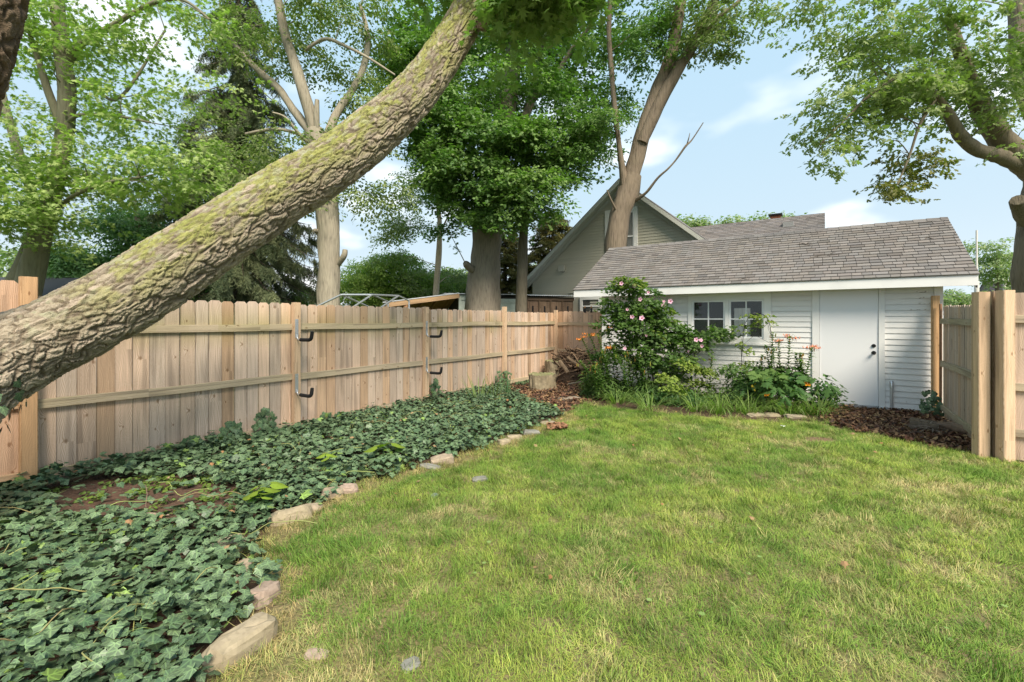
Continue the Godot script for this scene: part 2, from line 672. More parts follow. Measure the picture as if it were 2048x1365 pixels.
# ---------------------------------------------------------------- fences
func board_mesh(w: float, h: float, th: float, tint: Color, moss: float, style: int, ear := 0.03, y_rails := []) -> ArrayMesh:
	# a dog-eared picket, standing on y 0, its face towards +z
	var mb := MB.new()
	var off := rr(0.0, 2.0)
	var ys := [0.0]
	for k in range(1, 7):
		ys.append((h - ear) * k / 6.0)
	var shade := []
	for y in ys:
		var m := 0.0
		for q in y_rails:
			m = maxf(m, smoothstep(0.20, 0.02, y - q) * (1.0 if y > q - 0.02 else 0.0))
		m = clampf(m * moss, 0, 1)
		var low := smoothstep(0.4, 0.0, y) * 0.16
		shade.append(tint.lerp(Color(tint.r * 0.62, tint.g * 0.70, tint.b * 0.48), m).lerp(Color(tint.r * 0.75, tint.g * 0.68, tint.b * 0.62), low))
	var u0 := (style % 8) / 8.0 / 0.89
	var uw := 0.94 / 8.0 / 0.89
	var lean := rr(-0.004, 0.004)
	for k in 6:
		var a: float = ys[k]
		var b: float = ys[k + 1]
		var wa := w / 2
		for zf in [0.0, -th]:
			var s := 1.0 if zf == 0.0 else -1.0
			var p := [Vector3(-wa + lean * a, a, zf), Vector3(wa + lean * a, a, zf), Vector3(wa + lean * b, b, zf), Vector3(-wa + lean * b, b, zf)]
			mb.quad(p[0], p[1], p[2], p[3], Vector3(0, 0, s), shade[k], Vector2(u0, off - a), Vector2(u0 + uw, off - a), Vector2(u0 + uw, off - b), Vector2(u0, off - b))
			for i in range(mb.c.size() - 6, mb.c.size()):
				if absf(mb.v[i].y - b) < 0.0001:
					mb.c[i] = shade[k + 1]
		for s in [-1.0, 1.0]:
			mb.quad(Vector3(s * wa + lean * a, a, 0), Vector3(s * wa + lean * a, a, -th), Vector3(s * wa + lean * b, b, -th), Vector3(s * wa + lean * b, b, 0), Vector3(s, 0, 0), shade[k] * 0.92, Vector2(u0, off - a), Vector2(u0 + 0.02, off - a), Vector2(u0 + 0.02, off - b), Vector2(u0, off - b))
	var t0 := h - ear
	var lx := lean * t0
	var q := [Vector2(-w / 2 + lx, t0), Vector2(w / 2 + lx, t0), Vector2(w / 2 - ear + lx, h), Vector2(-w / 2 + ear + lx, h)]
	for zf in [0.0, -th]:
		mb.quad(Vector3(q[0].x, q[0].y, zf), Vector3(q[1].x, q[1].y, zf), Vector3(q[2].x, q[2].y, zf), Vector3(q[3].x, q[3].y, zf), Vector3(0, 0, 1 if zf == 0.0 else -1), shade[6], Vector2(u0, off - t0), Vector2(u0 + uw, off - t0), Vector2(u0 + uw * 0.8, off - h), Vector2(u0 + uw * 0.2, off - h))
	for k in 3:
		var a: Vector2 = q[k + 1]
		var b: Vector2 = q[(k + 2) % 4]
		mb.quad(Vector3(a.x, a.y, 0), Vector3(a.x, a.y, -th), Vector3(b.x, b.y, -th), Vector3(b.x, b.y, 0), Vector3(b.y - a.y, a.x - b.x, 0).normalized() * (1.0 if k < 3 else -1.0), tint, Vector2(u0, off), Vector2(u0 + 0.02, off), Vector2(u0 + 0.02, off + 0.03), Vector2(u0, off + 0.03))
	return mb.mesh()

func rail_mesh(length: float, h: float, th: float, tint: Color, moss: float) -> ArrayMesh:
	# along +x from 0, centred in height, its back on z 0; it sags and bows a little
	var mb := MB.new()
	var segs := 8
	var off := Vector2(rr(0, 1), rr(0, 2))
	var sag := rr(-0.006, 0.006)
	var ph := rr(0, 6.0)
	for i in segs:
		var f0 := float(i) / segs
		var f1 := float(i + 1) / segs
		var y0 := sag * sin(f0 * PI) + 0.004 * sin(f0 * 7.0 + ph)
		var y1 := sag * sin(f1 * PI) + 0.004 * sin(f1 * 7.0 + ph)
		var a := f0 * length
		var b := f1 * length
		var mo := clampf(moss * (0.55 + 0.45 * n2.get_noise_2d(i * 3.7, ph * 9.0)), 0, 1)
		var top := tint.lerp(Color(tint.r * 0.50, tint.g * 0.60, tint.b * 0.28), mo)
		var frt := tint.lerp(Color(tint.r * 0.66, tint.g * 0.72, tint.b * 0.45), mo * 0.55)
		mb.quad(Vector3(a, y0 - h / 2, th), Vector3(b, y1 - h / 2, th), Vector3(b, y1 + h / 2 - 0.004, th), Vector3(a, y0 + h / 2 - 0.004, th), Vector3(0, 0, 1), frt, off + Vector2(0, a), off + Vector2(0, b), off + Vector2(h, b), off + Vector2(h, a))
		mb.quad(Vector3(a, y0 + h / 2 - 0.004, th), Vector3(b, y1 + h / 2 - 0.004, th), Vector3(b, y1 + h / 2, th - 0.005), Vector3(a, y0 + h / 2, th - 0.005), Vector3(0, 0.6, 0.8), top, off + Vector2(h, a), off + Vector2(h, b), off + Vector2(h + 0.006, b), off + Vector2(h + 0.006, a))
		mb.quad(Vector3(a, y0 + h / 2, th - 0.005), Vector3(b, y1 + h / 2, th - 0.005), Vector3(b, y1 + h / 2, 0), Vector3(a, y0 + h / 2, 0), Vector3.UP, top, off + Vector2(h, a), off + Vector2(h, b), off + Vector2(h + th, b), off + Vector2(h + th, a))
		mb.quad(Vector3(a, y0 - h / 2, th), Vector3(b, y1 - h / 2, th), Vector3(b, y1 - h / 2, 0), Vector3(a, y0 - h / 2, 0), Vector3.DOWN, tint, off + Vector2(0, a), off + Vector2(0, b), off + Vector2(th, b), off + Vector2(th, a))
	for e in [0.0, length]:
		mb.quad(Vector3(e, -h / 2, th), Vector3(e, -h / 2, 0), Vector3(e, h / 2, 0), Vector3(e, h / 2, th), Vector3(1 if e > 0 else -1, 0, 0), tint)
	return mb.mesh()

func post_mesh(w: float, d: float, h: float, tint: Color, style := -1) -> ArrayMesh:
	# chamfered square post, standing on y 0
	var mb := MB.new()
	var c := 0.007
	var st := rng.randi_range(0, 7) if style < 0 else style
	var ring := [Vector2(-w / 2 + c, d / 2), Vector2(w / 2 - c, d / 2), Vector2(w / 2, d / 2 - c), Vector2(w / 2, -d / 2 + c), Vector2(w / 2 - c, -d / 2), Vector2(-w / 2 + c, -d / 2), Vector2(-w / 2, -d / 2 + c), Vector2(-w / 2, d / 2 - c)]
	var off := rr(0, 2)
	var us := [0.0, 0.92, 0.94, 0.02, 0.04, 0.96, 0.94, 0.04]
	var ue := [0.92, 0.94, 0.02, 0.04, 0.96, 0.94, 0.04, 0.0]
	for i in 8:
		var a: Vector2 = ring[i]
		var b: Vector2 = ring[(i + 1) % 8]
		var nn := Vector3(b.y - a.y, 0, a.x - b.x).normalized()
		if nn.dot(Vector3(a.x + b.x, 0, a.y + b.y)) < 0:
			nn = -nn
		var u0: float = (st + us[i]) / 8.0 / 0.89
		var u1: float = (st + ue[i]) / 8.0 / 0.89
		if i == 2 or i == 6:
			u0 = ((st + 3) % 8 + 0.02) / 8.0 / 0.89
			u1 = u0 + 0.9 / 8.0 / 0.89
		mb.quad(Vector3(a.x, 0, a.y), Vector3(b.x, 0, b.y), Vector3(b.x, h - 0.004, b.y), Vector3(a.x, h - 0.004, a.y), nn, tint, Vector2(u0, off), Vector2(u1, off), Vector2(u1, off - h), Vector2(u0, off - h))
		mb.tri(Vector3(a.x, h - 0.004, a.y), Vector3(b.x, h - 0.004, b.y), Vector3(0, h, 0), Vector3.UP, tint * 0.85, Vector2(u0, 0), Vector2(u1, 0), Vector2(u0, 0.05))
	return mb.mesh()

func fence_tint() -> Color:
	var base := Color(0.79, 0.595, 0.46).lerp(Color(0.69, 0.575, 0.49), rng.randf())
	if rng.randf() < 0.28:
		base = base.lerp(Color(0.66, 0.45, 0.29), 0.7)
	var k := rr(0.78, 1.08)
	return Color(base.r * k, base.g * k, base.b * k)

# boards along local +x from 0 to length; the face with the rails looks along +z
func fence_run(fence: Node3D, start: Vector3, turn: float, length: float, height: float, rails: Array, pitch: float, moss: float, tint_mul := Color.WHITE, drop := 0.0):
	var frame := Transform3D(Basis(Vector3.UP, turn), start)
	var n := int(round(length / pitch))
	var w := length / n
	for i in n:
		var x := (i + 0.5) * w
		var c := fence_tint() * tint_mul
		var base := 0.03 + rr(-0.012, 0.012)
		var h := height + drop * x / length - base + rr(-0.008, 0.008)
		var gap := rr(0.001, 0.005)
		if rng.randf() < 0.12:
			gap = rr(0.008, 0.013)
		var mesh := board_mesh(w - gap, h, 0.016, c, moss * rr(0.2, 1.2), rng.randi_range(0, 7), 0.03, [rails[0] - base])
		put("board", mesh, mats.weathered_wood, fence, frame * Transform3D(Basis.IDENTITY, Vector3(x, base, rr(-0.002, 0.002))))
	for y in rails:
		var c2 := Color(0.60, 0.51, 0.39) * tint_mul * rr(0.92, 1.06)
		put("rail", rail_mesh(length, 0.085, 0.036, c2, moss if y > 1.0 else moss * 0.45), mats.weathered_wood, fence, frame * Transform3D(Basis.IDENTITY, Vector3(0, y + (drop if y > 1.0 else 0.0) * 0.5, 0.003)))

func build_fences():
	var zs := [-0.93, -3.51, -6.0, -8.5, -10.93]
	var tops := [1.97, 1.81, 1.80, 1.86, 1.82]
	var f := thing("wooden_fence", "long weathered picket fence along the ivy bed, with four black hooks", "fence")
	# boards face +x: local x runs along -z
	var rails := [1.47, 0.775, 0.10]
	for k in 4:
		var a: float = zs[k] - 0.048
		var b: float = zs[k + 1] + 0.048
		var fr := Vector3(-6.104, 0, a)
		fence_run(f, fr, PI / 2, a - b, 1.80 - 0.018 * k, rails, 0.146, 1.0 if k != 1 else 0.8)
		# boards that pass behind the post
		put("board", board_mesh(0.094, 1.76, 0.016, fence_tint(), 0.4, rng.randi_range(0, 7), 0.02, [1.4]), mats.weathered_wood, f, Transform3D(Basis(Vector3.UP, PI / 2), Vector3(-6.107, 0.03, zs[k])))
	for k in 5:
		var tint := Color(0.74, 0.55, 0.385) if k else Color(0.66, 0.43, 0.25)
		var w := 0.092 if k else 0.115
		put("post", post_mesh(w, 0.09, tops[k] + 0.06, tint, -1 if k else 2), mats.fresh_wood if k == 0 else mats.weathered_wood, f, Transform3D(Basis(Vector3.UP, PI / 2), Vector3(FENCE_X, -0.06, zs[k])))
	# the taller stretch that runs on past the leaning tree
	var g := thing("wooden_fence", "taller reddish fence stretch behind the base of the leaning trunk", "fence")
	fence_run(g, Vector3(-6.14, 0, 1.9), PI / 2, 2.79, 1.93, [1.5, 0.8, 0.12], 0.145, 0.3, Color(1.0, 0.86, 0.75))
	put("post", post_mesh(0.092, 0.09, 2.0, Color(0.7, 0.5, 0.32)), mats.weathered_wood, g, Transform3D(Basis(Vector3.UP, PI / 2), Vector3(-6.09, -0.06, 1.95)))
	# behind the wood heap: from the corner to the shed's side
	var b := thing("wooden_fence", "short picket fence between the corner post and the white shed", "fence")
	fence_run(b, Vector3(-6.0, 0, -10.97), 0.0, 1.62, 1.78, [1.44, 0.72, 0.12], 0.146, 0.1, Color(1.06, 0.98, 0.90))
	# beside the shed's door: the panel that runs towards the camera
	var r := thing("wooden_fence", "grey fence panel with three rails right of the shed door", "fence")
	fence_run(r, Vector3(1.56, 0, -7.42), PI / 2, 2.44, 1.79, [1.56, 0.87, 0.17], 0.122, 0.9, Color(0.86, 0.90, 0.92), -0.04)
	# flip: these boards show their railed face to -x
	for o in r.get_children():
		o.transform = Transform3D(Basis(Vector3.UP, PI), Vector3(3.12, 0, -17.28)) * o.transform
	put("post", post_mesh(0.092, 0.092, 2.02, Color(0.72, 0.46, 0.25), 1), mats.fresh_wood, r, Transform3D(Basis(Vector3.UP, 0.1), Vector3(1.49, -0.06, -10.02)))
	put("stile", post_mesh(0.03, 0.06, 1.80, Color(0.42, 0.25, 0.16), 4), mats.weathered_wood, r, Transform3D(Basis.IDENTITY, Vector3(1.535, 0.02, -9.90)))
	put("post", post_mesh(0.115, 0.115, 1.95, Color(0.74, 0.545, 0.375), 5), mats.fresh_wood, r, Transform3D(Basis(Vector3.UP, 0.35), Vector3(1.475, -0.06, -7.33)))
	# the fence that leaves to the right
	var q := thing("wooden_fence", "picket fence running off at the right edge, knotty new end post", "fence")
	put("post", post_mesh(0.115, 0.115, 1.96, Color(0.76, 0.565, 0.40), 3), mats.fresh_wood, q, Transform3D(Basis(Vector3.UP, 0.42), Vector3(1.655, -0.06, -7.27)))
	fence_run(q, Vector3(1.72, 0, -7.32), 0.0, 3.3, 1.87, [1.58, 0.83, 0.32], 0.142, 0.1, Color(0.98, 0.97, 0.96))
	put("post", post_mesh(0.05, 0.09, 1.9, Color(0.50, 0.38, 0.27)), mats.weathered_wood, q, Transform3D(Basis.IDENTITY, Vector3(1.605, 0.0, -7.42)))
	# hooks on the two posts
	var where := [["upper", "nearer", 1.555, -3.49], ["lower", "nearer", 0.80, -3.49], ["upper", "farther", 1.52, -5.98], ["lower", "farther", 0.86, -5.98]]
	for h in where:
		var o := thing("storage_hook", "%s black padded storage hook on the %s post of the long fence" % [h[0], h[1]], "hook", Vector3(FENCE_X + 0.046, h[2], h[3]), 0.0, "padded hooks on the fence posts")
		var mb := MB.new()
		mb.box(Transform3D.IDENTITY, Vector3(0, -0.235, -0.022), Vector3(0.005, 0.02, 0.022), Color.WHITE)
		mb.tube([Vector3(0.005, -0.02, 0), Vector3(0.011, -0.02, 0)], [0.008, 0.006], 8, Color.WHITE)
		mb.tube([Vector3(0.005, -0.17, 0), Vector3(0.011, -0.17, 0)], [0.008, 0.006], 8, Color.WHITE)
		part("bracket", mb, mats.galvanised, o)
		mb = MB.new()
		var s := smooth([[Vector3(0.004, -0.19, 0), 0.010], [Vector3(0.02, -0.245, 0), 0.010], [Vector3(0.06, -0.262, 0), 0.010], [Vector3(0.12, -0.262, 0), 0.010]], 4)
		mb.tube(s[0], s[1], 10, Color.WHITE)
		part("arm", mb, mats.galvanised, o)
		mb = MB.new()
		s = smooth([[Vector3(0.10, -0.262, 0), 0.025], [Vector3(0.20, -0.262, 0), 0.024], [Vector3(0.31, -0.258, 0), 0.024], [Vector3(0.35, -0.235, 0), 0.024], [Vector3(0.365, -0.19, 0), 0.024], [Vector3(0.375, -0.145, 0), 0.021]], 4)
		mb.tube(s[0], s[1], 12, Color.WHITE)
		part("padded_sleeve", mb, mats.black_foam, o)

# ---------------------------------------------------------------- the white shed
func clap_mesh(length: float, h: float, tint: Color) -> ArrayMesh:
	# one clapboard, from x 0, bottom on y 0, back on z 0
	var mb := MB.new()
	var n := maxi(1, int(length / 1.2))
	for i in n:
		var a := length * i / n
		var b := length * (i + 1) / n
		var w := rr(-0.0012, 0.0012)
		mb.quad(Vector3(a, 0, 0.016 + w), Vector3(b, 0, 0.016 + w), Vector3(b, h, 0.003), Vector3(a, h, 0.003), Vector3(0, 0.2, 1).normalized(), tint)
		mb.quad(Vector3(a, 0, 0), Vector3(b, 0, 0), Vector3(b, 0, 0.016 + w), Vector3(a, 0, 0.016 + w), Vector3.DOWN, tint * 0.3)  # underside darkened in colour to draw the shadow line below each board
		mb.quad(Vector3(a, h, 0), Vector3(b, h, 0), Vector3(b, h, 0.003), Vector3(a, h, 0.003), Vector3.UP, tint)
	for e in [0.0, length]:
		mb.quad(Vector3(e, 0, 0), Vector3(e, 0, 0.016), Vector3(e, h, 0.003), Vector3(e, h, 0), Vector3(1 if e > 0 else -1, 0, 0), tint)
	return mb.mesh()

func slab(o: Node3D, called: String, lo: Vector3, hi: Vector3, m: Material, col := Color.WHITE, long := 1) -> MeshInstance3D:
	var mb := MB.new()
	mb.box(Transform3D.IDENTITY, lo, hi, col, long)
	return part(called, mb, m, o)

func shingle_mesh(w: float, l: float, tint: Color, k: float) -> ArrayMesh:
	# lies on the slope: x across, -z up the slope, y away from the deck; butt end at z 0
	var mb := MB.new()
	var t := 0.019
	var a := Vector3(0.0035, t, 0.0)
	var b := Vector3(w - 0.0035, t + k, 0.0)
	var c := Vector3(w - 0.0035, 0.002, -l)
	var d := Vector3(0.0035, 0.002, -l)
	mb.quad(a, b, c, d, Vector3(0, 1, 0.06).normalized(), tint)
	mb.quad(Vector3(a.x, 0, 0), Vector3(b.x, 0, 0), b, a, Vector3(0, 0, 1), tint)
	mb.tri(a, d, Vector3(a.x, 0, 0), Vector3(-1, 0, 0), tint)
	mb.tri(b, c, Vector3(b.x, 0, 0), Vector3(1, 0, 0), tint)
	return mb.mesh()

# courses of shingles on a slope whose eave starts at corner, x across, up the slope along back
func shingle_slope(o: Node3D, corner: Vector3, length: float, up_slope: Vector3, expo: float, tab: float, base: Color, pieces: int, skip_fn := ""):
	var run := up_slope.length()
	var dir := up_slope / run
	var normal := Vector3.RIGHT.cross(dir)
	if normal.y < 0:
		normal = -normal
	var frame := Basis(Vector3.RIGHT, normal, -dir)
	var all := []
	var rows := int(ceil(run / expo))
	for r in rows:
		var x := -rr(0.0, tab)
		while x < length - 0.02:
			var w := tab * rr(0.72, 1.32)
			var xa := maxf(x, 0.0)
			var xb := minf(x + w, length)
			if length - xb < 0.03:
				xb = length
			if xb - xa > 0.02:
				var l := minf(expo + 0.012, run - r * expo)
				var k := rr(0.84, 1.12)
				if rng.randf() < 0.12:
					k *= 0.78
				var warm := rr(-0.006, 0.006)
				all.append([corner + Vector3.RIGHT * xa + dir * (r * expo), xb - xa, l, Color(base.r * k + warm, base.g * k, base.b * k - warm), rr(-0.001, 0.003)])
			x += w
	all.sort_custom(func(p, q): return EYE.distance_squared_to(p[0]) < EYE.distance_squared_to(q[0]))
	var rest := MB.new()
	for i in all.size():
		var s: Array = all[i]
		var me := shingle_mesh(s[1], s[2], s[3], s[4])
		var xf := Transform3D(frame, s[0] + normal * 0.002)
		if i < pieces:
			put("shingle", me, mats.shingle, o, xf)
		else:
			join(rest, me, xf)
	part("shingles", rest, mats.shingle, o, "stuff")

func join(mb: MB, me: ArrayMesh, xf: Transform3D):
	var a := me.surface_get_arrays(0)
	var k := mb.v.size()
	var vs: PackedVector3Array = a[Mesh.ARRAY_VERTEX]
	var ns: PackedVector3Array = a[Mesh.ARRAY_NORMAL]
	for i in vs.size():
		mb.v.append(xf * vs[i])
		mb.n.append(xf.basis * ns[i])
	mb.t.append_array(a[Mesh.ARRAY_TEX_UV])
	mb.c.append_array(a[Mesh.ARRAY_COLOR])
	for i in a[Mesh.ARRAY_INDEX]:
		mb.ix.append(i + k)

func build_shed():
	var o := thing("garden_shed", "low white clapboard shed with a grey shingle roof and plain door", "shed")
	var z := WALL_Z
	var xl := -4.36
	var xr := 1.60
	var top := 2.16
	var zb := -13.85
	# openings, from their places in the wall
	var w0 := on_z(1377, 640, z).x
	var w1 := on_z(1543, 640, z).x
	var wy0 := on_z(1460, 686, z).y
	var d0 := on_z(1625, 700, z).x
	var d1 := on_z(1770, 700, z).x
	# walls, with thickness; the front one is split round window and door
	slab(o, "wall", Vector3(xl, 0, z - 0.1), Vector3(w0, top, z), mats.white_paint)
	slab(o, "wall", Vector3(w0, 0, z - 0.1), Vector3(w1, wy0, z), mats.white_paint)
	slab(o, "wall", Vector3(w1, 0, z - 0.1), Vector3(d0, top, z), mats.white_paint)
	slab(o, "wall", Vector3(d0, 0, z - 0.1), Vector3(xr, top, z), mats.white_paint)
	slab(o, "wall", Vector3(xl, 0, zb), Vector3(xr, top, zb + 0.1), mats.dark_inside)
	slab(o, "floor", Vector3(xl + 0.1, 0.0, zb + 0.1), Vector3(xr - 0.1, 0.06, z - 0.1), mats.dark_inside)
	for x in [xl, xr]:
		var s := 1.0 if x > 0 else -1.0
		var mb := MB.new()
		var a: float = x - s * 0.1
		var prof := [Vector2(zb + 0.1, 0), Vector2(z - 0.1, 0), Vector2(z - 0.1, top), Vector2(-12.0, 3.40), Vector2(zb + 0.1, top)]
		for k in range(1, 4):
			for xx in [x, a]:
				mb.tri(Vector3(xx, prof[0].y, prof[0].x), Vector3(xx, prof[k].y, prof[k].x), Vector3(xx, prof[k + 1].y, prof[k + 1].x), Vector3(s if xx == x else -s, 0, 0), Color.WHITE)
		part("wall", mb, mats.white_paint, o)
	# clapboards
	var expo := 0.0985
	var rows := 21
	for r in rows:
		var y := 0.05 + r * expo
		var runs := []
		if y + expo < wy0 - 0.02:
			runs.append([xl + 0.11, d0])
		else:
			runs.append([xl + 0.11, w0])
			runs.append([w1, d0])
		runs.append([d1, xr - 0.11])
		for q in runs:
			var k := rr(0.95, 1.0)
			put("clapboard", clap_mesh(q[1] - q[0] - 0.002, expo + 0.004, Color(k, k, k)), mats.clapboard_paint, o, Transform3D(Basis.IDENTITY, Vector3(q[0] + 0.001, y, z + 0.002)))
	# paint worn off near the right corner
	var flakes := MB.new()
	for i in 26:
		var fx := rr(1.18, 1.44)
		var row := 20 - rng.randi_range(0, 3)
		if i > 18:
			row = rng.randi_range(0, 2)
			fx = rr(0.85, 1.45)
		var fy := 0.05 + row * expo + rr(0.002, 0.022)
		var p := Vector3(fx, fy, z + 0.002 + 0.018)
		var ww := rr(0.01, 0.05)
		mb_blob(flakes, p, ww, rr(0.004, 0.011), Color(0.22, 0.17, 0.13))
	part("worn_paint", flakes, mats.dead_wood, o, "stuff")
	for x in [xl, xr - 0.108]:
		slab(o, "corner_trim", Vector3(x, 0.0, z + 0.001), Vector3(x + 0.108, top - 0.02, z + 0.034), mats.white_paint)
	# windows: two fixed sashes in one frame
	var u0 := on_z(1388, 640, z).x
	var u1 := on_z(1447, 640, z).x
	var u2 := on_z(1462, 640, z).x
	var u3 := on_z(1524, 640, z).x
	var y0 := on_z(1455, 673, z).y
	var y1 := on_z(1455, 604, z).y
	slab(o, "window_frame", Vector3(w0, y1 + 0.035, z - 0.1), Vector3(w1, top - 0.002, z + 0.036), mats.white_paint)
	slab(o, "window_frame", Vector3(w0, wy0, z - 0.1), Vector3(w1, y0 - 0.035, z + 0.036), mats.white_paint)
	slab(o, "window_frame", Vector3(w0, y0 - 0.035, z - 0.1), Vector3(u0 - 0.035, y1 + 0.035, z + 0.036), mats.white_paint)
	slab(o, "window_frame", Vector3(u1 + 0.035, y0 - 0.035, z - 0.1), Vector3(u2 - 0.035, y1 + 0.035, z + 0.036), mats.white_paint)
	slab(o, "window_frame", Vector3(u3 + 0.035, y0 - 0.035, z - 0.1), Vector3(w1, y1 + 0.035, z + 0.036), mats.white_paint)
	slab(o, "window_sill", Vector3(w0 - 0.02, wy0 - 0.035, z + 0.003), Vector3(w1 + 0.02, wy0 - 0.002, z + 0.052), mats.white_paint)
	for q in [[u0, u1, "left window of the pair, dark behind its panes"], [u2, u3, "right window of the pair, pale strips imitating a reflection behind its panes"]]:
		var a: float = q[0]
		var b: float = q[1]
		var w := MB.new()
		var t := 0.032
		w.box(Transform3D.IDENTITY, Vector3(a - t, y0 - t, z - 0.045), Vector3(a, y1 + t, z + 0.012), Color.WHITE)
		w.box(Transform3D.IDENTITY, Vector3(b, y0 - t, z - 0.045), Vector3(b + t, y1 + t, z + 0.012), Color.WHITE)
		w.box(Transform3D.IDENTITY, Vector3(a, y0 - t, z - 0.045), Vector3(b, y0, z + 0.012), Color.WHITE)
		w.box(Transform3D.IDENTITY, Vector3(a, y1, z - 0.045), Vector3(b, y1 + t, z + 0.012), Color.WHITE)
		var win := part("window", w, mats.white_vinyl, o)
		win.set_meta("label", q[2])
		var m := MB.new()
		var cx := (a + b) / 2
		var cy := (y0 + y1) / 2
		m.box(Transform3D.IDENTITY, Vector3(cx - 0.011, y0, z - 0.030), Vector3(cx + 0.011, y1, z + 0.004), Color.WHITE)
		m.box(Transform3D.IDENTITY, Vector3(a, cy - 0.011, z - 0.028), Vector3(cx - 0.011, cy + 0.011, z + 0.002), Color.WHITE)
		m.box(Transform3D.IDENTITY, Vector3(cx + 0.011, cy - 0.011, z - 0.028), Vector3(b, cy + 0.011, z + 0.002), Color.WHITE)
		part("glazing_bar", m, mats.white_vinyl, win)
		for i in 2:
			for j in 2:
				var pa := Vector3(a if i == 0 else cx + 0.011, y0 if j == 0 else cy + 0.011, z - 0.014)
				var pb := Vector3(cx - 0.011 if i == 0 else b, cy - 0.011 if j == 0 else y1, z - 0.014)
				var g := MB.new()
				g.quad(pa, Vector3(pb.x, pa.y, pa.z), pb, Vector3(pa.x, pb.y, pa.z), Vector3(0, 0, 1), Color.WHITE)
				part("pane", g, mats.glass, win)
	# pale strips added inside to imitate the reflection in the right window
	for i in 4:
		slab(o, "reflection_strip", Vector3(u2 + 0.02 + i * 0.075, 0.9, z - 0.32 - i * 0.01), Vector3(u2 + 0.09 + i * 0.075, 1.80, z - 0.29 - i * 0.01), mats.white_paint)
	# the door
	var dl := on_z(1640, 700, z).x
	var dr := on_z(1757, 700, z).x
	slab(o, "door_frame", Vector3(d0, 0.02, z + 0.001), Vector3(dl - 0.004, top - 0.02, z + 0.036), mats.white_paint)
	slab(o, "door_frame", Vector3(dr + 0.004, 0.02, z + 0.001), Vector3(d1, top - 0.02, z + 0.036), mats.white_paint)
	slab(o, "threshold", Vector3(d0, -0.02, z + 0.001), Vector3(d1, 0.045, z + 0.075), mats.galvanised)
	var door := slab(o, "door", Vector3(dl, 0.058, z + 0.001), Vector3(dr, top - 0.03, z + 0.020), mats.door_paint)
	for k in [[692, "deadbolt"], [706, "door_knob"]]:
		var c := on_z(1748, k[0], z + 0.02)
		var mb := MB.new()
		var s := smooth([[c, 0.033], [c + Vector3(0, 0, 0.006), 0.033], [c + Vector3(0, 0, 0.012), 0.016], [c + Vector3(0, 0, 0.03), 0.014], [c + Vector3(0, 0, 0.040), 0.026], [c + Vector3(0, 0, 0.055), 0.027], [c + Vector3(0, 0, 0.066), 0.015]], 2)
		if k[1] == "deadbolt":
			s = smooth([[c, 0.032], [c + Vector3(0, 0, 0.010), 0.031], [c + Vector3(0, 0, 0.016), 0.024], [c + Vector3(0, 0, 0.022), 0.022]], 2)
		mb.tube(s[0], s[1], 16, Color.WHITE)
		part(k[1], mb, mats.black_metal, door)
	# conduit stub by the corner
	var p := on_z(1784, 770, z + 0.05)
	var cb := MB.new()
	cb.tube([Vector3(p.x, 0.0, z + 0.05), Vector3(p.x, p.y - 0.03, z + 0.05)], [0.021, 0.021], 10, Color.WHITE)
	cb.tube([Vector3(p.x, p.y - 0.06, z + 0.05), Vector3(p.x, p.y + 0.02, z + 0.05), Vector3(p.x, p.y + 0.05, z + 0.02)], [0.027, 0.029, 0.027], 10, Color.WHITE)
	part("conduit", cb, mats.galvanised, o)
	# roof
	var el := -4.93
	var er := 1.94
	var ze := -9.80
	var ye := 2.262
	var zr := -12.0
	var yr := 3.53
	slab(o, "soffit", Vector3(el + 0.03, top + 0.002, z - 0.12), Vector3(er - 0.03, top + 0.012, ze - 0.026), mats.white_paint)
	slab(o, "fascia", Vector3(el - 0.004, 2.095, ze - 0.022), Vector3(er + 0.004, ye - 0.004, ze + 0.012), mats.white_paint)
	for s in [-1.0, 1.0]:
		var mb := MB.new()
		var far := ze if s > 0 else -24.0 - ze
		var a := Vector3(el, ye, far)
		var b := Vector3(er, ye, far)
		var c := Vector3(er, yr, zr)
		var d := Vector3(el, yr, zr)
		var nn := Vector3(0, 2.2, s * 1.27).normalized()
		var dn := Vector3(0, -0.06, 0)
		mb.quad(a, b, c, d, nn, Color(0.1, 0.095, 0.09))
		mb.quad(a + dn, b + dn, c + dn, d + dn, -nn, Color(0.3, 0.28, 0.25))
		mb.quad(a, a + dn, d + dn, d, Vector3(-1, 0, 0), Color(0.1, 0.095, 0.09))
		mb.quad(b, b + dn, c + dn, c, Vector3(1, 0, 0), Color(0.1, 0.095, 0.09))
		mb.quad(a, b, b + dn, a + dn, Vector3(0, 0, s), Color(0.1, 0.095, 0.09))
		part("roof_deck", mb, mats.shingle, o)
	for x in [el, er]:
		var rk := MB.new()
		var s := 1.0 if x > 0 else -1.0
		for q in [[ze, -1.0], [-24.0 - ze, 1.0]]:
			var a := Vector3(x - s * 0.002, ye - 0.06, q[0])
			var b := Vector3(x - s * 0.002, yr - 0.06, zr)
			rk.quad(a, b, b + Vector3(0, -0.15, 0), a + Vector3(0, -0.15, 0), Vector3(s, 0, 0), Color.WHITE)
			var i := Vector3(-s * 0.022, 0, 0)
			rk.quad(a + i, b + i, b + i + Vector3(0, -0.15, 0), a + i + Vector3(0, -0.15, 0), Vector3(-s, 0, 0), Color.WHITE)
			rk.quad(a + Vector3(0, -0.15, 0), b + Vector3(0, -0.15, 0), b + i + Vector3(0, -0.15, 0), a + i + Vector3(0, -0.15, 0), Vector3.DOWN, Color.WHITE)
		part("rake_board", rk, mats.white_paint, o)
	shingle_slope(o, Vector3(el - 0.02, ye - 0.006, ze + 0.028), er - el + 0.04, Vector3(0, yr - ye, zr - ze - 0.02), 0.126, 0.165, Color(0.245, 0.222, 0.208), 300)
	# ridge caps
	var x := el - 0.02
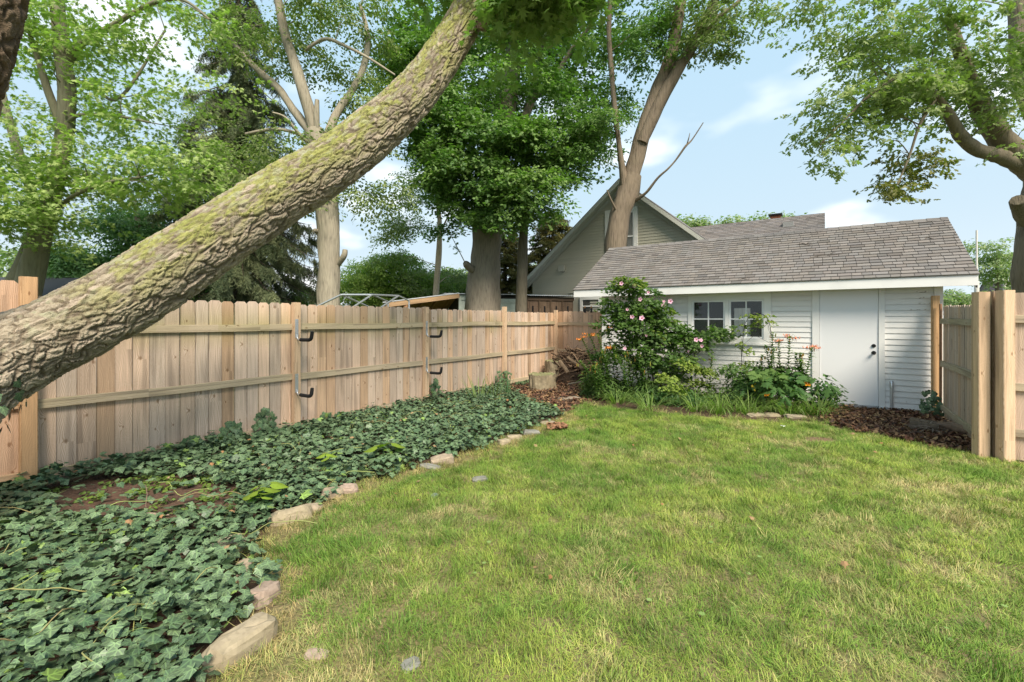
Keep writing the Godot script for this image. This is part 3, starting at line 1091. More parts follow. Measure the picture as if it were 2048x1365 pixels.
	while x < er:
		var cap := MB.new()
		var k := rr(0.7, 1.1)
		var tint := Color(0.25 * k, 0.23 * k, 0.222 * k)
		var l := minf(0.21, er + 0.02 - x)
		for s in [-1.0, 1.0]:
			cap.quad(Vector3(x, yr + 0.026, zr), Vector3(x + l, yr + 0.016, zr), Vector3(x + l, yr + 0.016 - 0.075, zr + s * 0.13), Vector3(x, yr + 0.026 - 0.075, zr + s * 0.13), Vector3(0, 1, s * 0.55).normalized(), tint)
		part("ridge_shingle", cap, mats.shingle, o)
		x += 0.2
	# twigs lying on the roof
	for q in [[1655, 512, 1.1, 0.25], [1610, 490, 0.5, -0.4], [1860, 478, 0.25, 0.2], [1490, 560, 0.4, 0.1]]:
		var r := ray(q[0], q[1])
		var nrm := Vector3(0, 2.2, 1.27).normalized()
		var tt := (Vector3(0, ye + 0.02, ze) - EYE).dot(nrm) / r.dot(nrm)
		var c := EYE + r * tt
		var along := Vector3(cos(q[3]), 0, -sin(q[3]))
		along = (along - nrm * along.dot(nrm)).normalized()
		var side := nrm.cross(along)
		var l: float = q[2] * 0.55
		var tw := MB.new()
		var s := smooth([[c - along * l * 0.5, 0.009], [c - along * l * 0.15 + side * 0.04 + nrm * 0.015, 0.008], [c + along * l * 0.2 - side * 0.02 + nrm * 0.01, 0.006], [c + along * l * 0.5 + side * 0.03, 0.003]], 4)
		tw.tube(s[0], s[1], 6, Color(0.12, 0.10, 0.085))
		s = smooth([[c, 0.006], [c + along * l * 0.15 + side * 0.07 + nrm * 0.02, 0.004], [c + along * l * 0.28 + side * 0.12, 0.002]], 3)
		tw.tube(s[0], s[1], 5, Color(0.12, 0.10, 0.085))
		var lab := {1655: "longest forked dead twig lying on the shed roof", 1610: "small dead twig high up on the shed roof near its middle", 1860: "tiny twig near the top right of the shed roof", 1490: "twig low on the shed roof above the window"}
		tag(put("dead_twig", tw.mesh(), mats.dead_wood), lab[q[0]], "twig", "twigs on the shed roof")

func mb_blob(mb: MB, p: Vector3, w: float, h: float, col: Color):
	var prev := Vector3.ZERO
	var first := Vector3.ZERO
	for i in 8:
		var a := TAU * i / 7.0
		var k := 0.65 + 0.35 * absf(n2.get_noise_2d(p.x * 91.0 + i * 3.1, p.y * 77.0))
		var q := p + Vector3(cos(a) * w * 0.5 * k, sin(a) * h * 0.5 * k, 0)
		if i == 7:
			q = first
		if i > 0:
			mb.tri(p, prev, q, Vector3(0, 0, 1), col)
		else:
			first = q
		prev = q

# ---------------------------------------------------------------- the grey house behind the shed
func build_grey_house():
	var o := thing("grey_house", "grey-green clapboard house with a steep gable behind the shed", "house")
	var z := -18.0
	var ax := -6.87
	var ay := 7.12
	var sl := 0.845
	var xl := -11.2
	var xr := -2.54
	var paint := Color(0.43, 0.41, 0.335)
	# window in the gable
	var w0 := on_z(1211, 460, z).x
	var w1 := on_z(1276, 460, z).x
	var wt := on_z(1244, 425, z).y
	var wb := wt - 1.75
	# backing wall
	var mb := MB.new()
	var y_eave := ay - (ax - xl) * sl
	mb.tri(Vector3(xl, y_eave, z - 0.02), Vector3(xr, y_eave, z - 0.02), Vector3(ax, ay, z - 0.02), Vector3(0, 0, 1), paint)
	mb.quad(Vector3(xl, 0, z - 0.02), Vector3(xr, 0, z - 0.02), Vector3(xr, y_eave, z - 0.02), Vector3(xl, y_eave, z - 0.02), Vector3(0, 0, 1), paint)
	part("wall", mb, mats.siding, o)
	slab(o, "wall", Vector3(xl, 0, -27.0), Vector3(xl + 0.15, y_eave, z - 0.025), mats.siding, paint)
	slab(o, "wall", Vector3(xr + 0.02, 0, -26.0), Vector3(-0.3, 3.0, -18.9), mats.siding, paint)
	var expo := 0.118
	for r in range(14, 60):
		var y := r * expo
		var y2 := y + expo + 0.004
		var halves := []
		if y < wt + 0.13 and y2 > wb - 0.1:
			halves = [[xl, w0 - 0.002], [w1 + 0.002, xr]]
		elif y2 < 2.75:
			halves = [[xl, -9.35], [-8.30, xr]]
		else:
			halves = [[xl, xr]]
		for q in halves:
			var a0: float = maxf(q[0], ax - (ay - y) / sl)
			var a1: float = maxf(q[0], ax - (ay - y2) / sl)
			var b0: float = minf(q[1], ax + (ay - y) / sl)
			var b1: float = minf(q[1], ax + (ay - y2) / sl)
			if b0 - a0 < 0.05:
				continue
			b1 = maxf(b1, a1 + 0.01)
			var m := MB.new()
			var k := rr(0.965, 1.03)
			var c := paint * k
			m.quad(Vector3(a0, y, z + 0.022), Vector3(b0, y, z + 0.022), Vector3(b1, y2, z + 0.003), Vector3(a1, y2, z + 0.003), Vector3(0, 0.15, 1).normalized(), c)
			m.quad(Vector3(a0, y, z - 0.01), Vector3(b0, y, z - 0.01), Vector3(b0, y, z + 0.022), Vector3(a0, y, z + 0.022), Vector3.DOWN, c)
			part("siding_board", m, mats.siding, o)
	# gable window: outer trim, sash, curtain behind the glass
	var wn := MB.new()
	for q in [[w0, w0 + 0.15, wb, wt], [w1 - 0.15, w1, wb, wt]]:
		wn.box(Transform3D.IDENTITY, Vector3(q[0], q[2], z + 0.0), Vector3(q[1], q[3], z + 0.06), Color.WHITE)
	wn.box(Transform3D.IDENTITY, Vector3(w0, wt, z), Vector3(w1, wt + 0.15, z + 0.065), Color.WHITE)
	var win := part("window", wn, mats.white_paint, o)
	var sash := MB.new()
	sash.box(Transform3D.IDENTITY, Vector3(w0 + 0.15, wb, z), Vector3(w0 + 0.20, wt, z + 0.04), Color.WHITE)
	sash.box(Transform3D.IDENTITY, Vector3(w1 - 0.20, wb, z), Vector3(w1 - 0.15, wt, z + 0.04), Color.WHITE)
	sash.box(Transform3D.IDENTITY, Vector3(w0 + 0.20, wt - 0.06, z), Vector3(w1 - 0.20, wt, z + 0.04), Color.WHITE)
	sash.box(Transform3D.IDENTITY, Vector3(w0 + 0.20, wb + 0.70, z + 0.01), Vector3(w1 - 0.20, wb + 0.75, z + 0.045), Color.WHITE)
	part("sash", sash, mats.white_vinyl, win)
	var g := MB.new()
	g.quad(Vector3(w0 + 0.2, wb, z + 0.02), Vector3(w1 - 0.2, wb, z + 0.02), Vector3(w1 - 0.2, wt - 0.06, z + 0.02), Vector3(w0 + 0.2, wt - 0.06, z + 0.02), Vector3(0, 0, 1), Color.WHITE)
	part("pane", g, mats.glass, win)
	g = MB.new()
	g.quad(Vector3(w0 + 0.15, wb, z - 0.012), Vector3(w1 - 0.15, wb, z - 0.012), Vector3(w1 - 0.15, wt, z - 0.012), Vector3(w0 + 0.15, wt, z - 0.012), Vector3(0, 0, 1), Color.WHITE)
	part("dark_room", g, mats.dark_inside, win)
	for s in [0, 1]:
		var cu := MB.new()
		for i in 8:
			var xa := (w0 + 0.2 + 0.03 * i) if s == 0 else (w1 - 0.2 - 0.03 * (i + 1))
			var d0 := 0.004 + 0.008 * float(i % 2)
			var pinch := 0.5 if s == 0 else -0.5
			cu.quad(Vector3(xa, wb + 0.2, z + 0.002), Vector3(xa + 0.03, wb + 0.2, z + d0), Vector3(xa + 0.03, wt, z + d0), Vector3(xa, wt, z + 0.002), Vector3(pinch * 0.1, 0, 1).normalized(), Color(0.25, 0.24, 0.23))
		part("curtain", cu, mats.siding, win)
	# small vent on the gable
	slab(o, "wall_vent", on_z(1119, 544, z) - Vector3(0, 0, 0) + Vector3(0, 0, 0.0), on_z(1131, 531, z) + Vector3(0, 0, 0.13), mats.siding, Color(0.40, 0.39, 0.33))
	# lower window by the shed's corner
	var lw0 := on_z(1166, 610, z).x
	var lw1 := on_z(1198, 610, z).x
	var lt := on_z(1180, 600, z).y
	slab(o, "window_frame", Vector3(lw0 - 0.12, 1.2, z), Vector3(lw0, lt + 0.14, z + 0.06), mats.white_paint)
	slab(o, "window_frame", Vector3(lw1, 1.2, z), Vector3(lw1 + 0.12, lt + 0.14, z + 0.06), mats.white_paint)
	slab(o, "window_frame", Vector3(lw0, lt, z), Vector3(lw1, lt + 0.14, z + 0.062), mats.white_paint)
	slab(o, "window_frame", Vector3(lw0, lt - 0.30, z + 0.01), Vector3(lw1, lt - 0.25, z + 0.05), mats.white_vinyl)
	g = MB.new()
	g.quad(Vector3(lw0, 1.2, z + 0.03), Vector3(lw1, 1.2, z + 0.03), Vector3(lw1, lt, z + 0.03), Vector3(lw0, lt, z + 0.03), Vector3(0, 0, 1), Color.WHITE)
	part("pane", g, mats.glass, o)
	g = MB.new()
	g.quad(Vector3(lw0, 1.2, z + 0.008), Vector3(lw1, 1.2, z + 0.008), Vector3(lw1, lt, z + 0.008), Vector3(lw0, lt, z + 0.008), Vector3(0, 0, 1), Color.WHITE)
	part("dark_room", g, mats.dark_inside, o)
	# gable roof: two slopes with thickness, ridge running back
	var zf := z + 0.35
	var zb := -27.0
	for s in [-1.0, 1.0]:
		var half := 4.75 if s < 0 else 4.75
		var low := Vector3(ax + s * half, ay + 0.16 - half * sl, 0)
		var hi := Vector3(ax, ay + 0.16, 0)
		var r := MB.new()
		var nn := Vector3(s * sl, 1, 0).normalized()
		var dn := Vector3(0, -0.14, 0)
		var f := Vector3(0, 0, zf)
		var b := Vector3(0, 0, zb)
		var dark := Color(0.22, 0.205, 0.205)
		r.quad(low + f, hi + f, hi + b, low + b, nn, dark)
		r.quad(low + f + dn, hi + f + dn, hi + b + dn, low + b + dn, -nn, Color(0.5, 0.5, 0.46))
		r.quad(low + f, hi + f, hi + f + dn * 0.3, low + f + dn * 0.3, Vector3(0, 0, 1), dark)
		r.quad(low + f, low + f + dn, low + b + dn, low + b, Vector3(s, 0, 0), Color(0.5, 0.5, 0.46))
		part("gable_roof", r, mats.shingle, o)
		# layered rake boards
		var k := MB.new()
		k.quad(low + f + dn * 0.3 + Vector3(0, 0, 0.015), hi + f + dn * 0.3 + Vector3(0, 0, 0.015), hi + f + Vector3(0, -0.22, 0.015), low + f + Vector3(0, -0.22, 0.015), Vector3(0, 0, 1), Color(0.50, 0.50, 0.45))
		k.quad(low + f + Vector3(0, -0.22, 0.015), hi + f + Vector3(0, -0.22, 0.015), hi + f + Vector3(0, -0.22, -0.3), low + f + Vector3(0, -0.22, -0.3), -nn, Color(0.45, 0.45, 0.41))
		k.quad(low + Vector3(0, -0.22, z + 0.06), hi + Vector3(0, -0.22, z + 0.06), hi + Vector3(0, -0.40, z + 0.06), low + Vector3(0, -0.40, z + 0.06), Vector3(0, 0, 1), Color(0.42, 0.42, 0.37))
		part("rake_board", k, mats.siding, o)
	# main roof running off behind the shed
	var zr := -22.0
	var yr := 5.80
	var ze := -18.55
	var ye := 3.35
	var mx0 := -5.4
	var mx1 := 0.0
	for s in [-1.0, 1.0]:
		var far := ze if s > 0 else 2 * zr - ze
		var r := MB.new()
		var nn := Vector3(0, 3.45, s * 2.45).normalized()
		r.quad(Vector3(mx0, ye, far), Vector3(mx1, ye, far), Vector3(mx1, yr, zr), Vector3(mx0, yr, zr), nn, Color(0.13, 0.125, 0.12))
		r.quad(Vector3(mx0, ye - 0.16, far), Vector3(mx1, ye - 0.16, far), Vector3(mx1, yr - 0.16, zr), Vector3(mx0, yr - 0.16, zr), -nn, Color(0.4, 0.4, 0.37))
		r.quad(Vector3(mx1, ye, far), Vector3(mx1, ye - 0.16, far), Vector3(mx1, yr - 0.16, zr), Vector3(mx1, yr, zr), Vector3(1, 0, 0), Color(0.5, 0.5, 0.46))
		part("main_roof", r, mats.shingle, o)
	var gw := MB.new()
	gw.tri(Vector3(mx1 - 0.3, ye - 0.35, ze - 0.35), Vector3(mx1 - 0.3, ye - 0.35, 2 * zr - ze + 0.35), Vector3(mx1 - 0.3, yr - 0.15, zr), Vector3(1, 0, 0), paint)
	part("wall", gw, mats.siding, o)
	shingle_slope(o, Vector3(mx0, ye, ze), mx1 - mx0 + 0.02, Vector3(0, yr - ye, zr - ze), 0.14, 0.30, Color(0.245, 0.222, 0.215), 0)
	# roof vent and chimney
	var rv := ray(1577, 450)
	var nrm := Vector3(0, 3.45, 2.45).normalized()
	var tt := (Vector3(0, ye, ze) - EYE).dot(nrm) / rv.dot(nrm)
	var c := EYE + rv * tt
	var v := MB.new()
	v.box(Transform3D(Basis(Vector3.RIGHT, 0.15), c), Vector3(-0.18, -0.06, -0.2), Vector3(0.18, 0.12, 0.16), Color(0.36, 0.36, 0.36))
	v.box(Transform3D(Basis(Vector3.RIGHT, 0.15), c), Vector3(-0.22, -0.12, -0.2), Vector3(0.22, -0.06, 0.2), Color(0.28, 0.28, 0.28))
	part("roof_vent", v, mats.siding, o)
	var ch := at(1552, 440, 20.9)
	slab(o, "chimney", Vector3(ch.x - 0.2, 4.5, ch.z - 0.2), Vector3(ch.x + 0.2, ch.y + 0.16, ch.z + 0.2), mats.brick_red)
	slab(o, "chimney_cap", Vector3(ch.x - 0.27, ch.y + 0.17, ch.z - 0.27), Vector3(ch.x + 0.27, ch.y + 0.24, ch.z + 0.27), mats.black_metal)

# ---------------------------------------------------------------- sheds, roofs, pipes and poles beyond the fences
func build_neighbour_things():
	# the makeshift shed: pale green panels, brown doors, tin roof, plywood lean-to
	var l := at(917, 587, 17.0)
	var r := at(1147, 590, 18.4)
	var along := r - l
	along.y = 0
	var w := along.length()
	var turn := atan2(-along.z, along.x)
	var o := thing("lean_to_shed", "makeshift shed of pale green and brown panels behind the fence", "shed", Vector3(l.x, 0, l.z), turn)
	var top := l.y - 0.03
	slab(o, "wall", Vector3(0, 0, -2.2), Vector3(w, top - 0.06, -0.06), mats.dark_inside)
	var g := w * 0.575
	slab(o, "green_panel", Vector3(0.0, 0, -0.05), Vector3(g * 0.51, top - 0.02, 0), mats.painted_panel)
	slab(o, "green_panel", Vector3(g * 0.54, 0, -0.05), Vector3(g, top - 0.15, 0.0), mats.painted_panel)
	for q in [[0.0, 0.09, top - 0.02], [g * 0.51 - 0.12, g * 0.51, top - 0.02], [g * 0.54, g * 0.54 + 0.10, top - 0.02], [g - 0.16, g - 0.02, top - 0.02]]:
		slab(o, "panel_stile", Vector3(q[0], 0, 0.002), Vector3(q[1], q[2], 0.05), mats.painted_panel)
	slab(o, "panel_rail", Vector3(0.09, top - 0.22, 0.002), Vector3(g * 0.51 - 0.12, top - 0.03, 0.035), mats.painted_panel)
	slab(o, "panel_rail", Vector3(g * 0.54 + 0.10, top - 0.30, 0.002), Vector3(g - 0.16, top - 0.17, 0.035), mats.painted_panel)
	var brown := Color(0.185, 0.13, 0.095)
	var x := g
	for i in 4:
		var bw := (w - g) / 4.0
		slab(o, "brown_panel", Vector3(x + 0.02, 0, -0.05), Vector3(x + bw - 0.02, top - 0.2, 0.01), mats.weathered_wood, brown * rr(0.85, 1.2))
		slab(o, "slot", Vector3(x + bw * 0.42, top - 0.75, 0.012), Vector3(x + bw * 0.55, top - 0.42, 0.016), mats.black_metal)
		slab(o, "brown_post", Vector3(x - 0.03, 0, 0.0), Vector3(x + 0.03, top - 0.06, 0.05), mats.weathered_wood, brown * 0.7)
		x += bw
	slab(o, "brown_rail", Vector3(g, top - 0.20, 0.0), Vector3(w, top - 0.07, 0.06), mats.weathered_wood, brown * 0.8, 0)
	# tin roof with a ribbed edge
	var tin := MB.new()
	tin.box(Transform3D(Basis.IDENTITY, Vector3(0, top, 0)), Vector3(-0.55, 0.0, -2.5), Vector3(g, 0.022, 0.16), Color.WHITE)
	part("tin_roof", tin, mats.metal_sheet, o)
	tin = MB.new()
	var prev := Vector3(g, top + 0.0, 0.2)
	for i in range(1, 46):
		var q := Vector3(g + (w - g + 0.15) * i / 45.0, top - 0.012 + (0.03 if i % 2 else 0.0), 0.2)
		var back := Vector3(0, 0.05, -2.6)
		tin.quad(prev, q, q + back, prev + back, Vector3.UP, Color.WHITE)
		tin.quad(prev, q, q + Vector3(0, -0.02, 0), prev + Vector3(0, -0.02, 0), Vector3(0, 0, 1), Color.WHITE)
		prev = q
	part("ribbed_roof", tin, mats.metal_sheet, o)
	# lean-to
	var inv := o.transform.affine_inverse()
	var a := inv * at(918, 589, 16.8)
	var b := inv * at(772, 607, 15.2)
	var back_a := a + Vector3(0, -0.62, -3.2)
	var back_b := b + Vector3(0, -0.30, -3.4)
	var ply := MB.new()
	ply.quad(a, b, back_b, back_a, Vector3.DOWN, Color.WHITE)
	part("plywood_ceiling", ply, mats.plywood, o)
	var sheet := MB.new()
	var u := Vector3(0, 0.06, 0.05)
	var ov := (b - a).normalized() * 0.12
	sheet.quad(a + u, b + u + ov, back_b + u, back_a + u, Vector3.UP, Color.WHITE)
	sheet.quad(a + u, b + u + ov, b + u + ov - Vector3(0, 0.03, 0), a + u - Vector3(0, 0.03, 0), Vector3(0, 0, 1), Color.WHITE)
	part("lean_to_roof", sheet, mats.metal_sheet, o)
	var beam := MB.new()
	beam.bar(a + Vector3(0, -0.06, 0.02), b + Vector3(0, -0.06, 0.02), 0.05, 0.15, Vector3.UP, Color(0.52, 0.36, 0.22))
	part("front_beam", beam, mats.weathered_wood, o)
	for i in 5:
		var f := 0.1 + i * 0.2
		var p0 := a.lerp(b, f) + Vector3(0, -0.05, -0.05)
		var p1 := back_a.lerp(back_b, f) + Vector3(0, -0.05, 0)
		var rf := MB.new()
		rf.bar(p0, p1, 0.045, 0.09, Vector3.UP, Color(0.45, 0.28, 0.14))
		part("rafter", rf, mats.weathered_wood, o)
	for f in [0.02, 0.97]:
		var p := back_a.lerp(back_b, f)
		slab(o, "lean_to_post", Vector3(p.x - 0.05, -0.5, p.z - 0.05), Vector3(p.x + 0.05, p.y - 0.03, p.z + 0.05), mats.weathered_wood, Color(0.4, 0.25, 0.15))
	var p3 := a.lerp(b, 0.75)
	slab(o, "lean_to_post", Vector3(p3.x - 0.06, -0.5, p3.z - 0.1), Vector3(p3.x + 0.06, p3.y - 0.13, p3.z + 0.02), mats.weathered_wood, Color(0.45, 0.25, 0.14))
	# bare pipe frame of a canopy
	var f := thing("canopy_frame", "bare galvanised pipe frame of a canopy above the long fence", "frame")
	var e1 := at(628, 616, 10.6)
	var e2 := at(682, 590, 10.6)
	var e3 := at(744, 590, 11.1)
	var e4 := at(797, 592, 12.2)
	var e5 := at(818, 602, 12.6)
	for q in [[e1, e2], [e2, e3], [e3, e4], [e4, e5], [e2, at(746, 618, 12.0)], [e3, at(698, 620, 10.2)], [e3, at(776, 604, 13.0)], [e4, at(752, 622, 10.9)]]:
		var mb := MB.new()
		mb.tube(q, [0.024, 0.024], 8, Color.WHITE)
		part("pipe", mb, mats.galvanised, f)
	for q in [e1, at(746, 618, 12.0), at(698, 620, 10.2), e5, at(752, 622, 10.9), at(776, 604, 13.0)]:
		var mb := MB.new()
		mb.tube([q, Vector3(q.x, -0.09, q.z)], [0.024, 0.024], 8, Color.WHITE)
		part("leg", mb, mats.galvanised, f)
	# low dark roof at the far left
	var d := thing("garage", "low garage with a dark shingle roof beyond the fence, far left", "garage")
	var ra := at(-160, 553, 12.5)
	var rb := at(330, 558, 13.0)
	var da := rb - ra
	var nn := Vector3(-da.z, 0, da.x).normalized()
	if nn.dot(ra - EYE) > 0:
		nn = -nn
	var ea := ra + nn * 1.8 - Vector3(0, 0.85, 0)
	var eb := rb + nn * 1.8 - Vector3(0, 0.85, 0)
	var fa := ra - nn * 1.8 - Vector3(0, 0.85, 0)
	var fb := rb - nn * 1.8 - Vector3(0, 0.85, 0)
	for q in [[ra, rb, eb, ea, nn], [ra, rb, fb, fa, -nn]]:
		var mb := MB.new()
		mb.quad(q[0], q[1], q[2], q[3], (q[4] * 0.5 + Vector3.UP).normalized(), Color(0.10, 0.10, 0.11))
		mb.quad(q[2], q[3], q[3] + Vector3(0, -0.1, 0), q[2] + Vector3(0, -0.1, 0), q[4], Color(0.4, 0.4, 0.4))
		part("roof", mb, mats.shingle, d)
	for q in [[ea, eb], [fa, fb], [ea, fa], [eb, fb]]:
		var mb := MB.new()
		var a0: Vector3 = q[0]
		var b0: Vector3 = q[1]
		mb.quad(Vector3(a0.x, -0.1, a0.z), Vector3(b0.x, -0.1, b0.z), b0 - Vector3(0, 0.1, 0), a0 - Vector3(0, 0.1, 0), nn, Color(0.35, 0.33, 0.30))
		part("wall", mb, mats.siding, d)
	for q in [[ra, ea, fa], [rb, eb, fb]]:
		var mb := MB.new()
		mb.tri(q[0], q[1] - Vector3(0, 0.1, 0), q[2] - Vector3(0, 0.1, 0), da.normalized(), Color(0.35, 0.33, 0.30))
		part("wall", mb, mats.siding, d)
	# utility poles on the right
	var p1 := at(1954, 600, 34.0)
	var u1 := thing("utility_pole", "thick pale utility pole beside the shed's right eave", "utility pole", Vector3(p1.x, 0, p1.z))
	var mb1 := MB.new()
	mb1.tube([Vector3(0, -0.1, 0), Vector3(0, 4.4, 0), Vector3(0, 4.42, 0), Vector3(0, 8.2, 0)], [0.15, 0.145, 0.07, 0.06], 12, Color.WHITE)
	part("pole", mb1, mats.pale_pole, u1)
	var p2 := at(2010, 600, 46.0)
	var u2 := thing("utility_pole", "thin utility pole with crossarm above the right fence", "utility pole", Vector3(p2.x, 0, p2.z))
	mb1 = MB.new()
	mb1.tube([Vector3(0, -0.1, 0), Vector3(0, 6.6, 0)], [0.14, 0.11], 10, Color.WHITE)
	part("pole", mb1, mats.pale_pole, u2)
	var side := ray(2060, 600) - ray(1990, 600)
	side = Vector3(side.x, 0, side.z).normalized()
	mb1 = MB.new()
	mb1.bar(Vector3(0, 6.35, 0) - side * 1.1, Vector3(0, 6.35, 0) + side * 1.1, 0.1, 0.12, Vector3.UP, Color.WHITE)
	part("crossarm", mb1, mats.pale_pole, u2)
	mb1 = MB.new()
	mb1.bar(Vector3(0, 5.5, 0) - side * 1.3, Vector3(0, 5.5, 0) + side * 1.6, 0.14, 0.2, Vector3.UP, Color.WHITE)
	part("crossarm", mb1, mats.white_vinyl, u2)
	for k in 4:
		var wire := MB.new()
		var s := Vector3(p1.x, 2.9 + k * 0.75, p1.z)
		var e := Vector3(p2.x, 4.1 + k * 0.7, p2.z)
		var far := s + (s - e) * 1.2
		var pts := []
		var rad := []
		for i in 13:
			var fi := i / 12.0
			pts.append(e.lerp(far, fi) - Vector3(0, 1.3 * fi * (1 - fi), 0))
			rad.append(0.016)
		wire.tube(pts, rad, 4, Color(0.05, 0.05, 0.05), false)
		part("wire", wire, mats.dead_wood, u1)
	# dark roofed house far right
	var hp := at(1996, 585, 60.0)
	var hh := thing("far_house", "distant house with a dark roof above the right fence", "house", Vector3(hp.x, 0, hp.z), YAW)
	slab(hh, "wall", Vector3(-1.6, -0.1, -2), Vector3(1.6, 3.2, 2), mats.siding, Color(0.25, 0.22, 0.22))
	var hr := MB.new()
	for s in [-1.0, 1.0]:
		hr.quad(Vector3(-1.8, 3.0, s * 2.3), Vector3(1.8, 3.0, s * 2.3), Vector3(1.8, 6.6, 0), Vector3(-1.8, 6.6, 0), Vector3(0, 0.7, s).normalized(), Color(0.05, 0.045, 0.055))
		hr.tri(Vector3(s * 1.7, 3.0, -2.3), Vector3(s * 1.7, 3.0, 2.3), Vector3(s * 1.7, 6.6, 0), Vector3(s, 0, 0), Color(0.2, 0.18, 0.18))
	part("roof", hr, mats.shingle, hh)

# ---------------------------------------------------------------- trees
var outline_maple := mirrored([[0, 0], [0.10, 0.0], [0.42, -0.06], [0.36, 0.16], [0.62, 0.40], [0.34, 0.42], [0.30, 0.64], [0.15, 0.60], [0, 1.0]])
var outline_silver := mirrored([[0, 0], [0.08, 0.05], [0.40, -0.04], [0.20, 0.20], [0.62, 0.50], [0.20, 0.42], [0.27, 0.72], [0.10, 0.62], [0, 1.05]])
var outline_oak := mirrored([[0, 0], [0.06, 0.06], [0.30, 0.24], [0.11, 0.36], [0.34, 0.58], [0.12, 0.66], [0.17, 0.86], [0, 1.0]])
var outline_simple := mirrored([[0, 0], [0.26, 0.35], [0.2, 0.7], [0, 1.0]])
var outline_ivy := mirrored([[0, 0.02], [0.14, -0.08], [0.40, -0.15], [0.45, 0.07], [0.63, 0.30], [0.45, 0.44], [0.28, 0.66], [0, 1.0]])
var outline_heart := mirrored([[0, 0], [0.18, -0.10], [0.40, 0.06], [0.46, 0.32], [0.28, 0.72], [0, 1.08]])
var outline_narrow := mirrored([[0, 0], [0.06, 0.3], [0.05, 0.65], [0, 1.0]])

# a twig with leaves, from the origin out along -z
func cluster_mesh(outline: PackedVector2Array, count: int, size: float, length: float, spread: float, droop: float, seed_: int) -> ArrayMesh:
	var r := RandomNumberGenerator.new()
	r.seed = seed_
	var mb := MB.new()
	for i in count:
		var f := (i + 0.5) / count
		var p := Vector3(r.randf_range(-1, 1) * spread, r.randf_range(-1, 1) * spread * 0.45 - droop * f * f * length, -f * length)
		var yaw := r.randf_range(-1.9, 1.9)
		var dir := Vector3(sin(yaw), r.randf_range(-0.75, 0.15), -cos(yaw)).normalized()
		var up := (Vector3.UP + Vector3(r.randf_range(-0.7, 0.7), 0, r.randf_range(-0.7, 0.7))).normalized()
		var k := r.randf_range(0.82, 1.18)
		mb.leaf(Transform3D(facing(dir, up), p), outline, size * r.randf_range(0.7, 1.2), r.randf_range(0.05, 0.45), Color(k, k, k * r.randf_range(0.85, 1.1)), r.randf_range(0.0, 0.3))
	return mb.mesh()

func needle_mesh(seed_: int, length: float, hang: float) -> ArrayMesh:
	# a conifer spray: a twig with short needles all along, side twigs hanging
	var r := RandomNumberGenerator.new()
	r.seed = seed_
	var mb := MB.new()
	for s in 7:
		var f := s / 7.0
		var root := Vector3(0, -0.12 * f * length, -f * length * 0.8)
		var yaw := (1.0 if s % 2 else -1.0) * r.randf_range(0.5, 1.0) if s < 6 else 0.0
		var dir := Vector3(sin(yaw), -hang * r.randf_range(0.5, 1.4), -cos(yaw)).normalized()
		var l := length * r.randf_range(0.35, 0.6)
		for i in 13:
			var p := root + dir * (l * i / 13.0)
			for e in 2:
				var nd := (dir * 0.6 + Vector3(r.randf_range(-1, 1), r.randf_range(-1, 1), r.randf_range(-1, 1)).normalized()).normalized()
				var side := nd.cross(Vector3.UP).normalized() * 0.010
				var k := r.randf_range(0.7, 1.3)
				mb.face(p - side, p + side, p + nd * 0.085, Color(k, k, k), Vector3.UP)
	return mb.mesh()

class Grown:
	var node: Node3D
	var skeleton := []     # [point, radius] along all limbs
	var xfs := []
	var cols := []
	var twigs: MB
	var bark := Color(0.2, 0.17, 0.13)

func new_tree(called: String, label: String, category := "tree", group := "") -> Grown:
	var t := Grown.new()
	t.node = thing(called, label, category, Vector3.ZERO, 0.0, group)
	t.twigs = MB.new()
	return t

func limb(t: Grown, called: String, knots: Array, m: Material, sides := 12, bump := 0.12, per := 6):
	var s := smooth(knots, per)
	var mb := MB.new()
	mb.tube(s[0], s[1], sides, t.bark, true, bump, n2)
	for i in mb.c.size():
		var p := mb.v[i]
		var k := 1.0 + 0.22 * n1.get_noise_3d(p.x * 2.0, p.y * 0.8, p.z * 2.0)
		mb.c[i] = Color(t.bark.r * k, t.bark.g * k, t.bark.b * k)
	part(called, mb, m, t.node)
	for i in s[0].size():
		t.skeleton.append([s[0][i], s[1][i]])

func twig_to(t: Grown, target: Vector3, r0: float):
	# from the nearest limb a little below the target, arching up to it
	var best := -1
	var bd := 1e9
	for i in t.skeleton.size():
		var q: Vector3 = t.skeleton[i][0]
		var d := q.distance_to(target) + maxf(0.0, q.y - target.y + 0.3) * 1.5
		if d < bd:
			bd = d
			best = i
	if best < 0:
		return
	var a: Vector3 = t.skeleton[best][0]
	var l := a.distance_to(target)
	var r := minf(t.skeleton[best][1] * 0.6, r0 * (0.5 + l * 0.25))
	var wob := Vector3(rr(-1, 1), rr(-0.4, 0.8), rr(-1, 1)) * l * 0.09
	var s := smooth([[a, r], [a.lerp(target, 0.35) + wob + Vector3(0, l * 0.07, 0), r * 0.72], [a.lerp(target, 0.7) - wob * 0.6 + Vector3(0, l * 0.08, 0), r * 0.45], [target, r * 0.16]], 3)
	t.twigs.tube(s[0], s[1], 5, t.bark * 0.9, false)
	for i in s[0].size():
		if i > 3:
			t.skeleton.append([s[0][i], s[1][i]])

